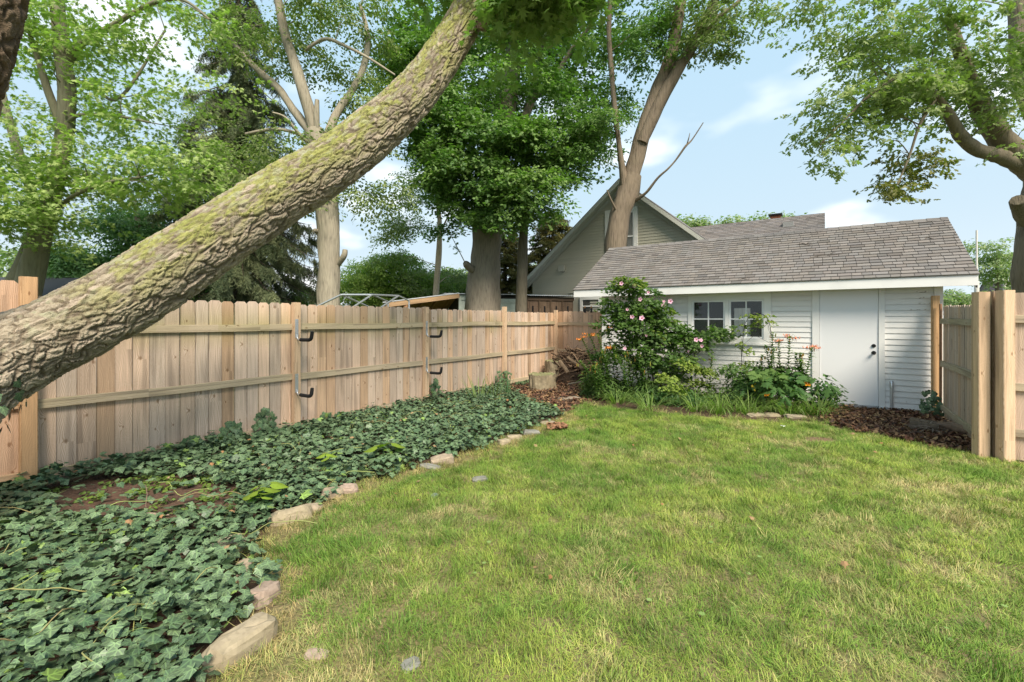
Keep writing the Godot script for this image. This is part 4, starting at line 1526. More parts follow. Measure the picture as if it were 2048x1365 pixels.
# a mass of leaves: an ellipsoid filled with boughs, each bough a flat spray of clusters
func mass(t: Grown, c: Vector3, radii: Vector3, boughs: int, per: int, size: float, col_a: Color, col_b: Color, droop := 0.35, gap := -1.0, scale := 1.0, shell := 0.55):
	for b in boughs:
		var d := Vector3(rng.randfn(), rng.randfn(), rng.randfn()).normalized()
		var rad := lerpf(shell, 1.0, pow(rng.randf(), 0.6)) if rng.randf() < 0.75 else rng.randf()
		var p := c + d * radii * rad
		if gap > -1.0 and n1.get_noise_3d(p.x * 0.5, p.y * 0.6, p.z * 0.5) < gap:
			continue
		twig_to(t, p, 0.022)
		var out := Vector3(p.x - c.x, 0, p.z - c.z)
		out = out.normalized() if out.length() > 0.05 else Vector3.RIGHT
		var mixb := rng.randf()
		for k in per:
			var o := Vector3(rng.randfn(), rng.randfn() * 0.36, rng.randfn()) * size * 0.5
			var along := o.dot(out)
			o.y -= droop * maxf(0.0, along) * maxf(0.0, along) / size
			var yaw := atan2(-o.x - out.x * size * 0.4, -o.z - out.z * size * 0.4) + rr(-0.7, 0.7)
			var s := rr(0.75, 1.25) * scale
			var basis := Basis.from_euler(Vector3(rr(-0.7, 0.25), yaw, rr(-0.35, 0.35))).scaled(Vector3(s, s, s))
			t.xfs.append(Transform3D(basis, p + o))
			t.cols.append(col_a.lerp(col_b, clampf(mixb * 0.65 + rng.randf() * 0.5 - 0.08, 0, 1)))

func finish(t: Grown, meshes: Array, m: Material):
	if t.twigs.v.size():
		part("twigs", t.twigs, mats.smooth_bark, t.node, "stuff")
	var n := meshes.size()
	for k in n:
		var xs := []
		var cs := []
		for i in range(k, t.xfs.size(), n):
			xs.append(t.xfs[i])
			cs.append(t.cols[i])
		if xs.size():
			scatter("crown", meshes[k], m, xs, cs, t.node)

# a knot on a limb given by where it stands: column, row, distance, radius in pixels
func kn(u: float, v: float, d: float, rpx: float) -> Array:
	return [at(u, v, d), rpx * d / FOCAL]

func px(d: float) -> float:
	return d / FOCAL

func blob(t: Grown, u: float, v: float, d: float, ru: float, rv: float, depth: float, boughs: int, per: int, size: float, a: Color, b: Color, droop := 0.35, gap := -1.0, scale := 1.0):
	mass(t, at(u, v, d), Vector3(ru * px(d), rv * px(d), depth), boughs, per, size, a, b, droop, gap, scale)

func build_trees():
	var silver := []
	var maple := []
	var oak := []
	var small := []
	for k in 3:
		silver.append(cluster_mesh(outline_silver, 12, 0.096, 0.42, 0.16, 0.25, 100 + k))
		maple.append(cluster_mesh(outline_maple, 12, 0.108, 0.42, 0.18, 0.3, 200 + k))
		oak.append(cluster_mesh(outline_oak, 12, 0.115, 0.40, 0.15, 0.2, 300 + k))
		small.append(cluster_mesh(outline_simple, 16, 0.10, 0.45, 0.17, 0.2, 400 + k))
	var lg := Color(0.31, 0.41, 0.13)
	var lg2 := Color(0.50, 0.59, 0.23)
	# the pale green maple at the left
	var t := new_tree("maple_tree", "airy pale green maple with two stems left behind the fence")
	t.bark = Color(0.22, 0.205, 0.14)
	limb(t, "trunk", [kn(40, 720, 10.5, 26), kn(52, 590, 10.5, 22), kn(85, 460, 10.4, 17), kn(118, 330, 10.3, 14), kn(134, 200, 10.2, 14), kn(122, 90, 10.1, 13), kn(108, -60, 10.0, 11), kn(120, -200, 10, 8)], mats.bark, 14)
	limb(t, "trunk", [kn(20, 720, 10.8, 22), kn(30, 590, 10.9, 19), kn(48, 520, 11.0, 13), kn(70, 420, 11.2, 9), kn(20, 250, 11.6, 7), kn(-30, 60, 12, 5)], mats.bark, 12)
	limb(t, "limb", [kn(132, 130, 10.2, 9), kn(165, 85, 10.0, 6.5), kn(210, 60, 9.8, 5.5), kn(262, 28, 9.6, 4.5), kn(318, 2, 9.4, 4), kn(370, 2, 9.2, 3), kn(420, 40, 9, 2)], mats.smooth_bark, 8)
	limb(t, "limb", [kn(120, 245, 10.2, 8), kn(98, 190, 10.1, 7.5), kn(82, 140, 10.0, 6), kn(60, 70, 9.9, 4)], mats.smooth_bark, 8)
	limb(t, "limb", [kn(135, 245, 10.2, 4), kn(160, 230, 10.0, 3.5), kn(230, 232, 9.7, 3), kn(300, 245, 9.5, 2)], mats.smooth_bark, 6)
	limb(t, "limb", [kn(100, 430, 10.4, 5), kn(150, 390, 10.0, 4), kn(215, 365, 9.6, 3), kn(280, 355, 9.3, 2)], mats.smooth_bark, 6)
	limb(t, "limb", [kn(130, 160, 10.1, 4), kn(180, 170, 10.3, 3.5), kn(240, 195, 10.6, 3), kn(330, 60, 10.9, 2)], mats.smooth_bark, 6)
	blob(t, 60, 60, 10.0, 130, 100, 1.4, 15, 20, 0.55, lg, lg2, 0.35, -0.3)
	blob(t, 20, 240, 9.8, 110, 110, 1.4, 15, 20, 0.55, lg, lg2, 0.35, -0.3)
	blob(t, 30, 420, 9.6, 110, 90, 1.2, 17, 20, 0.55, lg, lg2, 0.35, -0.4)
	blob(t, 150, 320, 9.7, 100, 60, 1.0, 11, 18, 0.5, lg, lg2)
	blob(t, 270, 260, 9.8, 140, 90, 1.5, 15, 17, 0.55, lg, lg2, 0.35, -0.3)
	blob(t, 320, 345, 9.6, 110, 45, 1.2, 10, 18, 0.5, lg, lg2)
	blob(t, 220, 130, 10.3, 130, 70, 1.5, 8, 14, 0.5, lg, lg2, 0.35, -0.3)
	blob(t, 310, 40, 9.8, 130, 60, 1.5, 10, 14, 0.5, lg, lg2, 0.35, -0.3)
	blob(t, 100, -120, 10, 260, 130, 2.5, 18, 16, 0.7, lg, lg2)
	blob(t, 420, 160, 10.4, 60, 90, 1.2, 5, 12, 0.5, lg, lg2, 0.35, -0.3)
	blob(t, -110, 300, 10, 120, 260, 1.6, 18, 18, 0.7, lg, lg2)
	finish(t, silver, mats.leaf)
	# spruce
	build_spruce()
	# dark leafy tree below the maple
	t = new_tree("leafy_tree", "dense dark green bushy tree between pale maple and spruce")
	limb(t, "trunk", [kn(270, 720, 14.5, 9), kn(272, 560, 14.5, 8), kn(275, 450, 14.5, 6), kn(270, 400, 14.5, 3)], mats.bark, 10)
	var dg := Color(0.12, 0.235, 0.09)
	var dg2 := Color(0.22, 0.36, 0.14)
	blob(t, 275, 450, 14.4, 75, 70, 1.1, 24, 32, 0.5, dg, dg2)
	blob(t, 190, 520, 14.4, 90, 50, 1.1, 18, 27, 0.5, dg, dg2)
	blob(t, 170, 590, 14.6, 150, 60, 1.0, 18, 27, 0.6, dg, dg2)
	blob(t, 350, 530, 15.2, 90, 90, 1.0, 20, 27, 0.6, dg, dg2)
	finish(t, small, mats.leaf)
	# forked oak, sparse leaves
	var ol := Color(0.21, 0.27, 0.11)
	var ol2 := Color(0.36, 0.42, 0.16)
	t = new_tree("oak_tree", "tall oak with a grey forked trunk and sparse leaves")
	t.bark = Color(0.36, 0.315, 0.24)
	limb(t, "trunk", [kn(660, 730, 13.0, 26), kn(657, 610, 13.0, 22), kn(658, 520, 13, 21), kn(655, 430, 13, 22), kn(648, 360, 13, 23), kn(640, 300, 13, 21), kn(628, 262, 13, 19)], mats.bark, 16)
	limb(t, "limb", [kn(632, 270, 13, 13), kn(612, 200, 12.9, 11.5), kn(590, 130, 12.9, 10), kn(568, 60, 12.8, 9), kn(555, 0, 12.7, 8), kn(530, -90, 12.6, 6)], mats.bark, 12)
	limb(t, "limb", [kn(628, 272, 13, 10), kn(590, 225, 13.3, 8), kn(555, 175, 13.6, 7), kn(515, 140, 13.9, 6), kn(470, 90, 14.2, 5), kn(440, 30, 14.5, 3)], mats.bark, 10)
	limb(t, "limb", [kn(650, 285, 13, 10), kn(672, 230, 13.2, 8), kn(705, 180, 13.4, 7), kn(728, 130, 13.6, 6), kn(735, 70, 13.8, 5), kn(720, 10, 14, 4)], mats.bark, 10)
	limb(t, "limb", [kn(610, 100, 12.9, 3.6), kn(650, 78, 12.7, 3.2), kn(690, 92, 12.5, 3), kn(735, 115, 12.4, 2.6), kn(790, 150, 12.2, 1.5)], mats.smooth_bark, 8)
	limb(t, "broken_branch", [kn(634, 270, 12.9, 6), kn(633, 235, 12.8, 5.5), kn(634, 200, 12.8, 4)], mats.bark, 8)
	limb(t, "dead_branch", [kn(640, 310, 12.9, 3.5), kn(600, 270, 12.4, 3), kn(570, 235, 12.1, 2.3), kn(545, 225, 12.0, 1.3)], mats.smooth_bark, 8)
	limb(t, "dead_branch", [kn(600, 268, 12.5, 3.5), kn(550, 258, 12.2, 3), kn(490, 268, 12.0, 2.5)], mats.smooth_bark, 6)
	limb(t, "branch_stub", [kn(675, 530, 13, 6), kn(688, 512, 12.8, 6), kn(690, 500, 12.8, 5)], mats.bark, 8)
	limb(t, "branch_stub", [kn(640, 470, 13, 6), kn(632, 462, 12.8, 5), kn(626, 462, 12.7, 3)], mats.bark, 8)
	blob(t, 700, 60, 13.6, 90, 90, 1.5, 16, 22, 0.5, ol, ol2, 0.3, -0.35)
	blob(t, 520, 60, 13.6, 110, 90, 1.8, 16, 22, 0.5, ol, ol2, 0.3, -0.35)
	blob(t, 720, 230, 13.4, 60, 70, 1.0, 9, 20, 0.45, ol, ol2, 0.3, -0.4)
	blob(t, 755, 370, 13.2, 55, 40, 0.8, 7, 16, 0.45, ol, ol2, 0.5)
	blob(t, 560, 330, 13.0, 90, 60, 1.0, 10, 18, 0.5, ol, ol2, 0.4)
	blob(t, 440, 330, 14.5, 100, 110, 1.5, 20, 22, 0.6, ol, ol2, 0.4, -0.3)
	blob(t, 600, -120, 13.2, 250, 120, 3, 24, 18, 0.7, ol, ol2)
	blob(t, 610, 410, 12.9, 30, 30, 0.6, 4, 14, 0.4, ol, ol2, 0.5)
	finish(t, small, mats.leaf)
	# thin pale tree
	t = new_tree("slender_tree", "slender pale barked tree, thin ragged crown above green bushes")
	t.bark = Color(0.62, 0.49, 0.34)
	limb(t, "trunk", [kn(868, 720, 19, 7), kn(872, 590, 19, 6.2), kn(879, 480, 19, 5.2), kn(876, 410, 20, 4), kn(860, 350, 20, 3), kn(838, 300, 20, 1.5)], mats.smooth_bark, 10)
	limb(t, "limb", [kn(880, 465, 20, 2.2), kn(895, 435, 19.8, 1.6), kn(905, 410, 19.7, 1)], mats.smooth_bark, 6)
	blob(t, 850, 380, 20, 55, 50, 1.1, 14, 16, 0.5, ol, ol2, 0.4)
	blob(t, 815, 470, 20, 35, 55, 0.9, 12, 16, 0.5, ol, ol2, 0.5)
	blob(t, 800, 450, 20.4, 40, 30, 0.8, 5, 14, 0.4, ol, ol2)
	blob(t, 915, 545, 20.6, 60, 55, 1.0, 11, 18, 0.55, ol, ol2, 0.6)
	blob(t, 850, 570, 20.6, 50, 35, 1.0, 8, 18, 0.5, ol, ol2, 0.6)
	finish(t, small, mats.leaf)
	# bright bushes
	var bg := Color(0.24, 0.37, 0.075)
	var bg2 := Color(0.42, 0.54, 0.14)
	t = new_tree("green_bush", "bright green leafy bush rising behind the pipe frame", "bush")
	limb(t, "stem", [kn(760, 720, 21.5, 7), kn(762, 620, 21.5, 6), kn(768, 540, 21.5, 3)], mats.smooth_bark, 8)
	blob(t, 770, 550, 21.5, 75, 48, 1.6, 46, 34, 0.6, bg, bg2, 0.3)
	blob(t, 715, 585, 21.0, 45, 40, 1.2, 24, 34, 0.6, bg, bg2)
	blob(t, 830, 580, 21.0, 60, 40, 1.2, 24, 34, 0.6, bg, bg2)
	finish(t, small, mats.leaf)
	t = new_tree("green_bush", "lower hazy green bush under the slender tree", "bush")
	limb(t, "stem", [kn(890, 720, 24.5, 7), kn(892, 600, 24.5, 4), kn(900, 570, 24.5, 2)], mats.smooth_bark, 8)
	blob(t, 890, 575, 24.5, 70, 40, 1.6, 36, 30, 0.7, Color(0.13, 0.20, 0.06), Color(0.22, 0.30, 0.10))
	finish(t, small, mats.leaf)
	t = new_tree("green_bush", "green bush filling the gap below the spruce", "bush")
	limb(t, "stem", [kn(585, 720, 19, 7), kn(585, 610, 19, 4), kn(590, 590, 19, 2)], mats.smooth_bark, 8)
	blob(t, 590, 610, 19.0, 70, 30, 1.3, 30, 28, 0.6, bg, bg2)
	blob(t, 420, 600, 18.0, 110, 40, 1.3, 40, 28, 0.6, dg, bg)
	finish(t, small, mats.leaf)
	# the big dark maple in the middle
	var mg := Color(0.115, 0.215, 0.070)
	var mg2 := Color(0.285, 0.415, 0.125)
	t = new_tree("maple_tree", "big dark green maple with a thick furrowed trunk mid-scene")
	t.bark = Color(0.30, 0.255, 0.20)
	limb(t, "trunk", [kn(962, 740, 17.0, 40), kn(966, 600, 17.0, 34), kn(970, 530, 17, 30), kn(975, 460, 17, 29), kn(980, 380, 17, 26), kn(1000, 280, 17, 22), kn(1022, 160, 17, 17), kn(1030, 40, 17, 14), kn(1035, -140, 17, 10)], mats.bark, 18)
	limb(t, "limb", [kn(1000, 320, 17, 11), kn(1052, 230, 17.2, 9), kn(1075, 150, 17.3, 8), kn(1085, 90, 17.4, 6), kn(1120, 10, 17.5, 4)], mats.bark, 10)
	limb(t, "limb", [kn(1066, 200, 17.2, 6), kn(1110, 150, 16.6, 5), kn(1150, 90, 16.2, 4), kn(1190, 40, 16, 3)], mats.bark, 8)
	limb(t, "limb", [kn(960, 420, 17, 11), kn(930, 340, 16.6, 8), kn(890, 260, 16.2, 6), kn(860, 180, 16, 4)], mats.bark, 8)
	limb(t, "branch_stub", [kn(944, 540, 16.6, 8), kn(934, 530, 16.3, 7), kn(930, 526, 16.2, 5)], mats.bark, 8)
	blob(t, 1040, 385, 15.6, 120, 60, 1.4, 16, 38, 0.75, mg, mg2, 0.5)
	blob(t, 960, 320, 15.4, 120, 85, 1.5, 20, 38, 0.75, mg, mg2, 0.5)
	blob(t, 1120, 310, 15.8, 80, 75, 1.4, 12, 37, 0.75, mg, mg2, 0.5)
	blob(t, 880, 250, 15.8, 80, 60, 1.4, 26, 38, 0.7, mg, mg2, 0.5)
	blob(t, 1000, 180, 16.6, 150, 90, 1.8, 28, 35, 0.8, mg, mg2)
	blob(t, 830, 110, 16.6, 75, 80, 1.5, 24, 35, 0.7, mg, mg2)
	blob(t, 870, 380, 15.6, 30, 30, 0.8, 3, 31, 0.5, mg, mg2, 0.6)
	blob(t, 1040, 20, 17.2, 230, 100, 2.2, 48, 35, 0.9, mg, mg2)
	blob(t, 1150, 120, 17.5, 100, 100, 1.8, 26, 33, 0.8, mg, mg2)
	blob(t, 1000, -160, 17.2, 280, 140, 3.2, 28, 28, 1.0, mg, mg2)
	blob(t, 990, 430, 15.8, 90, 35, 0.9, 8, 33, 0.55, mg, mg2, 0.7)
	blob(t, 1090, 425, 15.4, 36, 30, 0.6, 3, 28, 0.5, mg, mg2, 0.7)
	blob(t, 900, 430, 15.8, 35, 35, 0.6, 3, 28, 0.5, mg, mg2, 0.7)
	blob(t, 890, 330, 15.8, 60, 60, 1.2, 12, 36, 0.65, mg, mg2, 0.5)
	blob(t, 1180, 250, 16.0, 50, 80, 1.2, 12, 34, 0.65, mg, mg2, 0.5)
	finish(t, maple, mats.leaf)
	# the thinner trunk beside it
	t = new_tree("maple_tree", "thin straight young maple just right of the furrowed trunk")
	t.bark = Color(0.175, 0.15, 0.11)
	limb(t, "trunk", [kn(1042, 740, 16.4, 13), kn(1043, 590, 16.4, 11), kn(1046, 500, 16.4, 10), kn(1050, 420, 16.4, 8), kn(1055, 330, 16.4, 6), kn(1060, 250, 16.4, 3)], mats.bark, 12)
	limb(t, "limb", [kn(1040, 460, 16.4, 5), kn(1028, 400, 16.3, 5), kn(1024, 340, 16.2, 3)], mats.bark, 8)
	blob(t, 1050, 300, 15.4, 90, 60, 0.9, 14, 40, 0.6, mg, mg2, 0.6)
	finish(t, maple, mats.leaf)
	# yellow-green conifer behind
	build_cedar()
	# the forked tree behind the shed
	t = new_tree("forked_tree", "tall forked tree with bare dead branch behind the shed roof")
	t.bark = Color(0.235, 0.185, 0.135)
	limb(t, "trunk", [kn(1222, 800, 15.2, 25), kn(1228, 600, 15.2, 22), kn(1232, 490, 15.2, 21), kn(1240, 430, 15.2, 20), kn(1256, 385, 15.2, 22), kn(1264, 352, 15.2, 20)], mats.bark, 16)
	limb(t, "limb", [kn(1258, 372, 15.2, 18), kn(1272, 320, 15.1, 16), kn(1290, 255, 15.0, 15), kn(1312, 190, 14.9, 14), kn(1338, 125, 14.8, 13), kn(1352, 60, 14.7, 11), kn(1365, -20, 14.6, 10), kn(1375, -120, 14.5, 7)], mats.bark, 14)
	limb(t, "limb", [kn(1284, 285, 14.9, 12), kn(1322, 200, 14.7, 12), kn(1365, 125, 14.5, 11), kn(1395, 75, 14.4, 10), kn(1430, 0, 14.2, 8), kn(1480, -100, 14, 5)], mats.bark, 12)
	limb(t, "limb", [kn(1395, 85, 14.4, 6), kn(1430, 40, 14.1, 5), kn(1470, 10, 13.9, 4), kn(1500, -20, 13.8, 3)], mats.smooth_bark, 8)
	limb(t, "limb", [kn(1250, 385, 15.1, 9), kn(1245, 340, 15.0, 7), kn(1238, 290, 14.9, 5), kn(1230, 220, 14.8, 5), kn(1222, 130, 14.7, 5), kn(1218, 50, 14.6, 5), kn(1225, -60, 14.5, 4)], mats.bark, 10)
	limb(t, "dead_branch", [kn(1268, 402, 15.1, 5), kn(1292, 386, 14.7, 2.8), kn(1316, 356, 14.4, 2.2), kn(1336, 338, 14.2, 1.9), kn(1352, 320, 14.1, 1.6), kn(1372, 292, 13.9, 2.2), kn(1384, 280, 13.9, 1.5), kn(1407, 245, 13.7, 0.8)], mats.smooth_bark, 8)
	limb(t, "dead_branch", [kn(1374, 290, 13.9, 1.4), kn(1378, 276, 13.8, 1.0), kn(1380, 266, 13.8, 0.5)], mats.smooth_bark, 5)
	limb(t, "dead_branch", [kn(1232, 420, 15.0, 3), kn(1222, 400, 14.8, 2.2), kn(1214, 380, 14.7, 1.4)], mats.smooth_bark, 6)
	blob(t, 1300, 60, 14.8, 60, 80, 1.2, 12, 30, 0.6, mg, mg2, 0.5)
	blob(t, 1225, 210, 14.9, 45, 90, 0.9, 7, 26, 0.55, mg, mg2, 0.6, -0.3)
	blob(t, 1195, 290, 14.9, 30, 36, 0.6, 3, 22, 0.5, mg, mg2, 0.6)
	blob(t, 1420, 90, 14.0, 40, 35, 0.7, 6, 22, 0.45, ol, ol2 * 0.8, 0.6)
	blob(t, 1470, 30, 13.8, 50, 30, 0.8, 6, 22, 0.45, ol, ol2 * 0.8, 0.6)
	blob(t, 1400, 20, 14.4, 50, 40, 0.8, 5, 22, 0.5, ol, ol2 * 0.8, 0.5)
	blob(t, 1385, -130, 14.4, 200, 110, 3, 16, 22, 0.9, mg, ol2)
	finish(t, oak, mats.leaf)
	# the tree at the right edge
	t = new_tree("ash_tree", "big tree at the right edge reaching limbs over the fence")
	t.bark = Color(0.235, 0.195, 0.14)
	limb(t, "trunk", [kn(2100, 760, 11.85, 46), kn(2090, 600, 11.85, 41), kn(2084, 540, 11.85, 41), kn(2086, 480, 11.85, 38), kn(2090, 420, 11.85, 38), kn(2105, 340, 11.85, 38), kn(2120, 200, 11.85, 36), kn(2110, 60, 11.85, 32), kn(2100, -120, 11.85, 24)], mats.bark, 20)
	limb(t, "branch_stub", [kn(2062, 440, 11.55, 20), kn(2044, 415, 11.40, 16), kn(2036, 400, 11.25, 12)], mats.bark, 10)
	limb(t, "limb", [kn(2110, 370, 11.70, 24), kn(2060, 335, 11.40, 22), kn(2010, 285, 11.10, 20), kn(1978, 240, 10.95, 18), kn(1958, 205, 10.80, 16), kn(1930, 130, 10.50, 11), kn(1900, 40, 10.20, 8)], mats.bark, 14)
	limb(t, "limb", [kn(2050, 335, 11.40, 15), kn(2000, 312, 11.10, 14), kn(1955, 300, 10.80, 12), kn(1925, 275, 10.50, 11), kn(1910, 250, 10.35, 10), kn(1870, 190, 10.05, 6), kn(1800, 150, 9.75, 4)], mats.bark, 12)
	limb(t, "limb", [kn(2095, 260, 11.85, 22), kn(2062, 200, 11.85, 18), kn(2040, 110, 11.85, 16), kn(2034, 20, 11.85, 13), kn(2020, -90, 11.85, 9)], mats.bark, 12)
	limb(t, "limb", [kn(1870, 200, 10.05, 4), kn(1840, 250, 9.90, 3), kn(1820, 310, 9.90, 2.2), kn(1795, 370, 9.90, 1.2)], mats.smooth_bark, 6)
	limb(t, "limb", [kn(1800, 150, 9.75, 4), kn(1740, 190, 9.60, 3), kn(1690, 240, 9.60, 2), kn(1640, 290, 9.60, 1.2)], mats.smooth_bark, 6)
	var rg := Color(0.20, 0.26, 0.105)
	var rg2 := Color(0.40, 0.47, 0.185)
	blob(t, 1930, 90, 10.20, 150, 110, 1.50, 24, 20, 0.61, rg, rg2, 0.3)
	blob(t, 1790, 80, 9.90, 120, 80, 1.35, 16, 20, 0.55, rg, rg2, 0.4)
	blob(t, 1740, 215, 9.60, 90, 60, 1.05, 10, 18, 0.49, rg, rg2, 0.5)
	blob(t, 1850, 200, 9.90, 80, 60, 1.05, 10, 19, 0.52, rg, rg2, 0.5)
	blob(t, 1665, 250, 9.60, 34, 60, 0.75, 4, 14, 0.38, rg, rg2, 0.6)
	blob(t, 1640, 310, 9.60, 22, 24, 0.45, 2, 9, 0.29, rg, rg2, 0.6)
	blob(t, 1810, 320, 9.90, 34, 60, 0.68, 5, 12, 0.38, Color(0.16, 0.17, 0.05), Color(0.26, 0.25, 0.08), 0.7)
	blob(t, 1860, 310, 9.90, 40, 24, 0.60, 3, 9, 0.36, Color(0.16, 0.17, 0.05), Color(0.26, 0.25, 0.08), 0.7)
	blob(t, 1780, 385, 9.90, 24, 20, 0.45, 2, 9, 0.29, Color(0.16, 0.17, 0.05), Color(0.26, 0.25, 0.08), 0.8)
	blob(t, 1990, 190, 10.50, 70, 70, 1.20, 8, 18, 0.52, rg, rg2, 0.5)
	blob(t, 1680, 20, 9.90, 80, 40, 1.05, 6, 15, 0.49, rg, rg2, 0.5, -0.3)
	blob(t, 1580, 10, 9.90, 30, 20, 0.60, 2, 9, 0.35, rg, rg2, 0.5)
	blob(t, 2010, 260, 10.80, 40, 50, 0.90, 3, 11, 0.43, rg, rg2, 0.6)
	blob(t, 1920, -90, 10.50, 320, 110, 3.30, 10, 18, 0.87, rg, rg2)
	var ash := []
	for k in 3:
		ash.append(cluster_mesh(outline_oak, 10, 0.118, 0.36, 0.14, 0.25, 500 + k))
	finish(t, ash, mats.leaf)

func build_spruce():
	var t := new_tree("spruce_tree", "dark drooping spruce standing between the maple and the oak", "tree")
	t.bark = Color(0.13, 0.10, 0.075)
	var base := at(482, 720, 16.0)
	var tip := at(478, -60, 16.0)
	limb(t, "trunk", [[base, 0.30], [at(482, 500, 16), 0.24], [at(480, 250, 16), 0.15], [at(478, 60, 16), 0.07], [tip, 0.02]], mats.bark, 12)
	var h := tip.y - 1.2
	var y := 1.6
	var xs := []
	var cs := []
	while y < tip.y - 0.2:
		var f := (y - 1.2) / h
		var len := lerpf(4.4, 0.35, pow(f, 0.75))
		var count := 7 if f < 0.7 else 5
		for k in count:
			if rng.randf() < 0.12 + 0.3 * f * (1 - f):
				continue
			var yaw := TAU * k / count + rr(-0.4, 0.4)
			var d := Vector3(cos(yaw), 0, sin(yaw))
			var a := Vector3(base.x, y, base.z).lerp(Vector3(tip.x, y, tip.z), f)
			var l := len * rr(0.7, 1.1)
			var s := smooth([[a, 0.035], [a + d * l * 0.4 + Vector3(0, -0.10 * l, 0), 0.024], [a + d * l * 0.75 + Vector3(0, -0.30 * l, 0), 0.014], [a + d * l + Vector3(0, -0.34 * l, 0), 0.005]], 4)
			t.twigs.tube(s[0], s[1], 5, t.bark, false)
			var m: int = s[0].size()
			var n := int(l * 10.5)
			for i in n:
				var g := rr(0.18, 1.0)
				var p: Vector3 = s[0][int(g * (m - 1))]
				var side := Vector3(-d.z, 0, d.x) * rr(-0.32, 0.32) * (1.15 - g)
				var yw := atan2(-d.x - side.x * 2.5, -d.z - side.z * 2.5)
				xs.append(Transform3D(Basis.from_euler(Vector3(rr(-1.1, -0.2), yw + rr(-0.6, 0.6), 0)).scaled(Vector3.ONE * rr(0.8, 1.4)), p + side + Vector3(0, rr(-0.12, 0.02), 0)))
				cs.append(Color(0.15, 0.19, 0.10).lerp(Color(0.30, 0.33, 0.17), rng.randf()))
		y += lerpf(0.36, 0.30, f)
	part("branches", t.twigs, mats.smooth_bark, t.node, "stuff")
	t.twigs = MB.new()
	for k in 2:
		var xk := []
		var ck := []
		for i in range(k, xs.size(), 2):
			xk.append(xs[i])
			ck.append(cs[i])
		scatter("needles", needle_mesh(71 + k, 0.42, 0.9), mats.needle, xk, ck, t.node)

func build_cedar():
	var t := new_tree("conifer_tree", "yellowish conifer between the thin maple and the grey house")
	t.bark = Color(0.13, 0.10, 0.075)
	for q in [[1105, 425, 25.0, 3.4], [1010, 455, 26.0, 3.2]]:
		var tip := at(q[0], q[1], q[2])
		limb(t, "trunk", [[Vector3(tip.x, -0.1, tip.z), 0.2], [Vector3(tip.x, tip.y * 0.6, tip.z), 0.12], [tip, 0.02]], mats.bark, 8)
		var y := 1.8
		while y < tip.y:
			var f := (y - 1.4) / (tip.y - 1.4)
			var len: float = lerpf(q[3], 0.3, f)
			for k in 7:
				var yaw := TAU * k / 7.0 + rr(-0.4, 0.4)
				var d := Vector3(cos(yaw), 0, sin(yaw))
				var a := Vector3(tip.x, y, tip.z)
				var l := len * rr(0.75, 1.1)
				var e := a + d * l + Vector3(0, rr(-0.1, 0.12) * l, 0)
				t.twigs.tube([a, a.lerp(e, 0.5) + Vector3(0, 0.05 * l, 0), e], [0.025, 0.015, 0.004], 4, t.bark, false)
				for i in int(l * 11.0):
					var g := rr(0.25, 1.0)
					var p := a.lerp(e, g) + Vector3(-d.z, 0, d.x) * rr(-0.35, 0.35) * (1.1 - g)
					t.xfs.append(Transform3D(Basis.from_euler(Vector3(rr(-0.5, 0.3), atan2(-d.x, -d.z) + rr(-0.8, 0.8), 0)).scaled(Vector3.ONE * rr(0.9, 1.5)), p))
					t.cols.append(Color(0.15, 0.16, 0.05).lerp(Color(0.30, 0.27, 0.09), rng.randf()))
			y += 0.34
	finish(t, [needle_mesh(75, 0.42, 0.4), needle_mesh(76, 0.42, 0.5)], mats.needle)

# ---------------------------------------------------------------- trees far off
func build_far_things():
	var leafy := [cluster_mesh(outline_simple, 14, 0.26, 0.9, 0.42, 0.2, 801), cluster_mesh(outline_simple, 14, 0.26, 0.9, 0.42, 0.2, 802)]
	var a := Color(0.26, 0.34, 0.17)
	var b := Color(0.42, 0.48, 0.25)
	var list := [
		["far_tree", "pale distant tree between shed roof and right edge trunk", [[2015, 515, 42, 30, 45, 2.0, 12], [1972, 500, 42, 26, 26, 1.4, 7], [1998, 560, 42, 34, 28, 1.5, 8], [1960, 530, 42, 16, 16, 1.0, 3]], 1995, 42.0],
		["far_tree", "distant green tree low beside the shed's right corner", [[1915, 592, 38, 40, 20, 1.6, 18], [1880, 596, 38, 26, 18, 1.3, 8]], 1910, 38.0],
		["far_tree", "feathery treetops just right of the grey gable", [[1388, 446, 36, 22, 18, 0.9, 9], [1425, 452, 36, 20, 10, 0.8, 5], [1460, 446, 36, 20, 14, 0.9, 7]], 1420, 36.0],
		["far_tree", "treetop rising behind the chimney of the grey house", [[1548, 436, 36, 10, 14, 0.5, 5], [1515, 446, 36, 10, 8, 0.5, 3], [1595, 436, 36, 7, 6, 0.4, 2]], 1545, 36.0],
		["far_tree", "distant tree low behind the central maple trunks", [[930, 560, 38, 40, 30, 1.6, 20], [1080, 560, 40, 60, 40, 2.0, 30]], 1000, 39.0],
		["far_tree", "hazy distant trees behind the left maple and garage", [[60, 560, 26, 150, 60, 2.0, 60], [250, 600, 26, 150, 40, 2.0, 50]], 60, 26.0],
	]
	for q in list:
		var t := new_tree(q[0], q[1])
		t.bark = Color(0.18, 0.15, 0.11)
		var d: float = q[4]
		var top: float = q[2][0][1]
		limb(t, "trunk", [kn(q[3], 690, d, 5), kn(q[3], 640, d, 4.5), kn(q[3], top, d, 2)], mats.smooth_bark, 8)
		for m in q[2]:
			blob(t, m[0], m[1], m[2], m[3], m[4], m[5], m[6], 13, 1.0, a, b, 0.3)
		finish(t, leafy, mats.leaf)

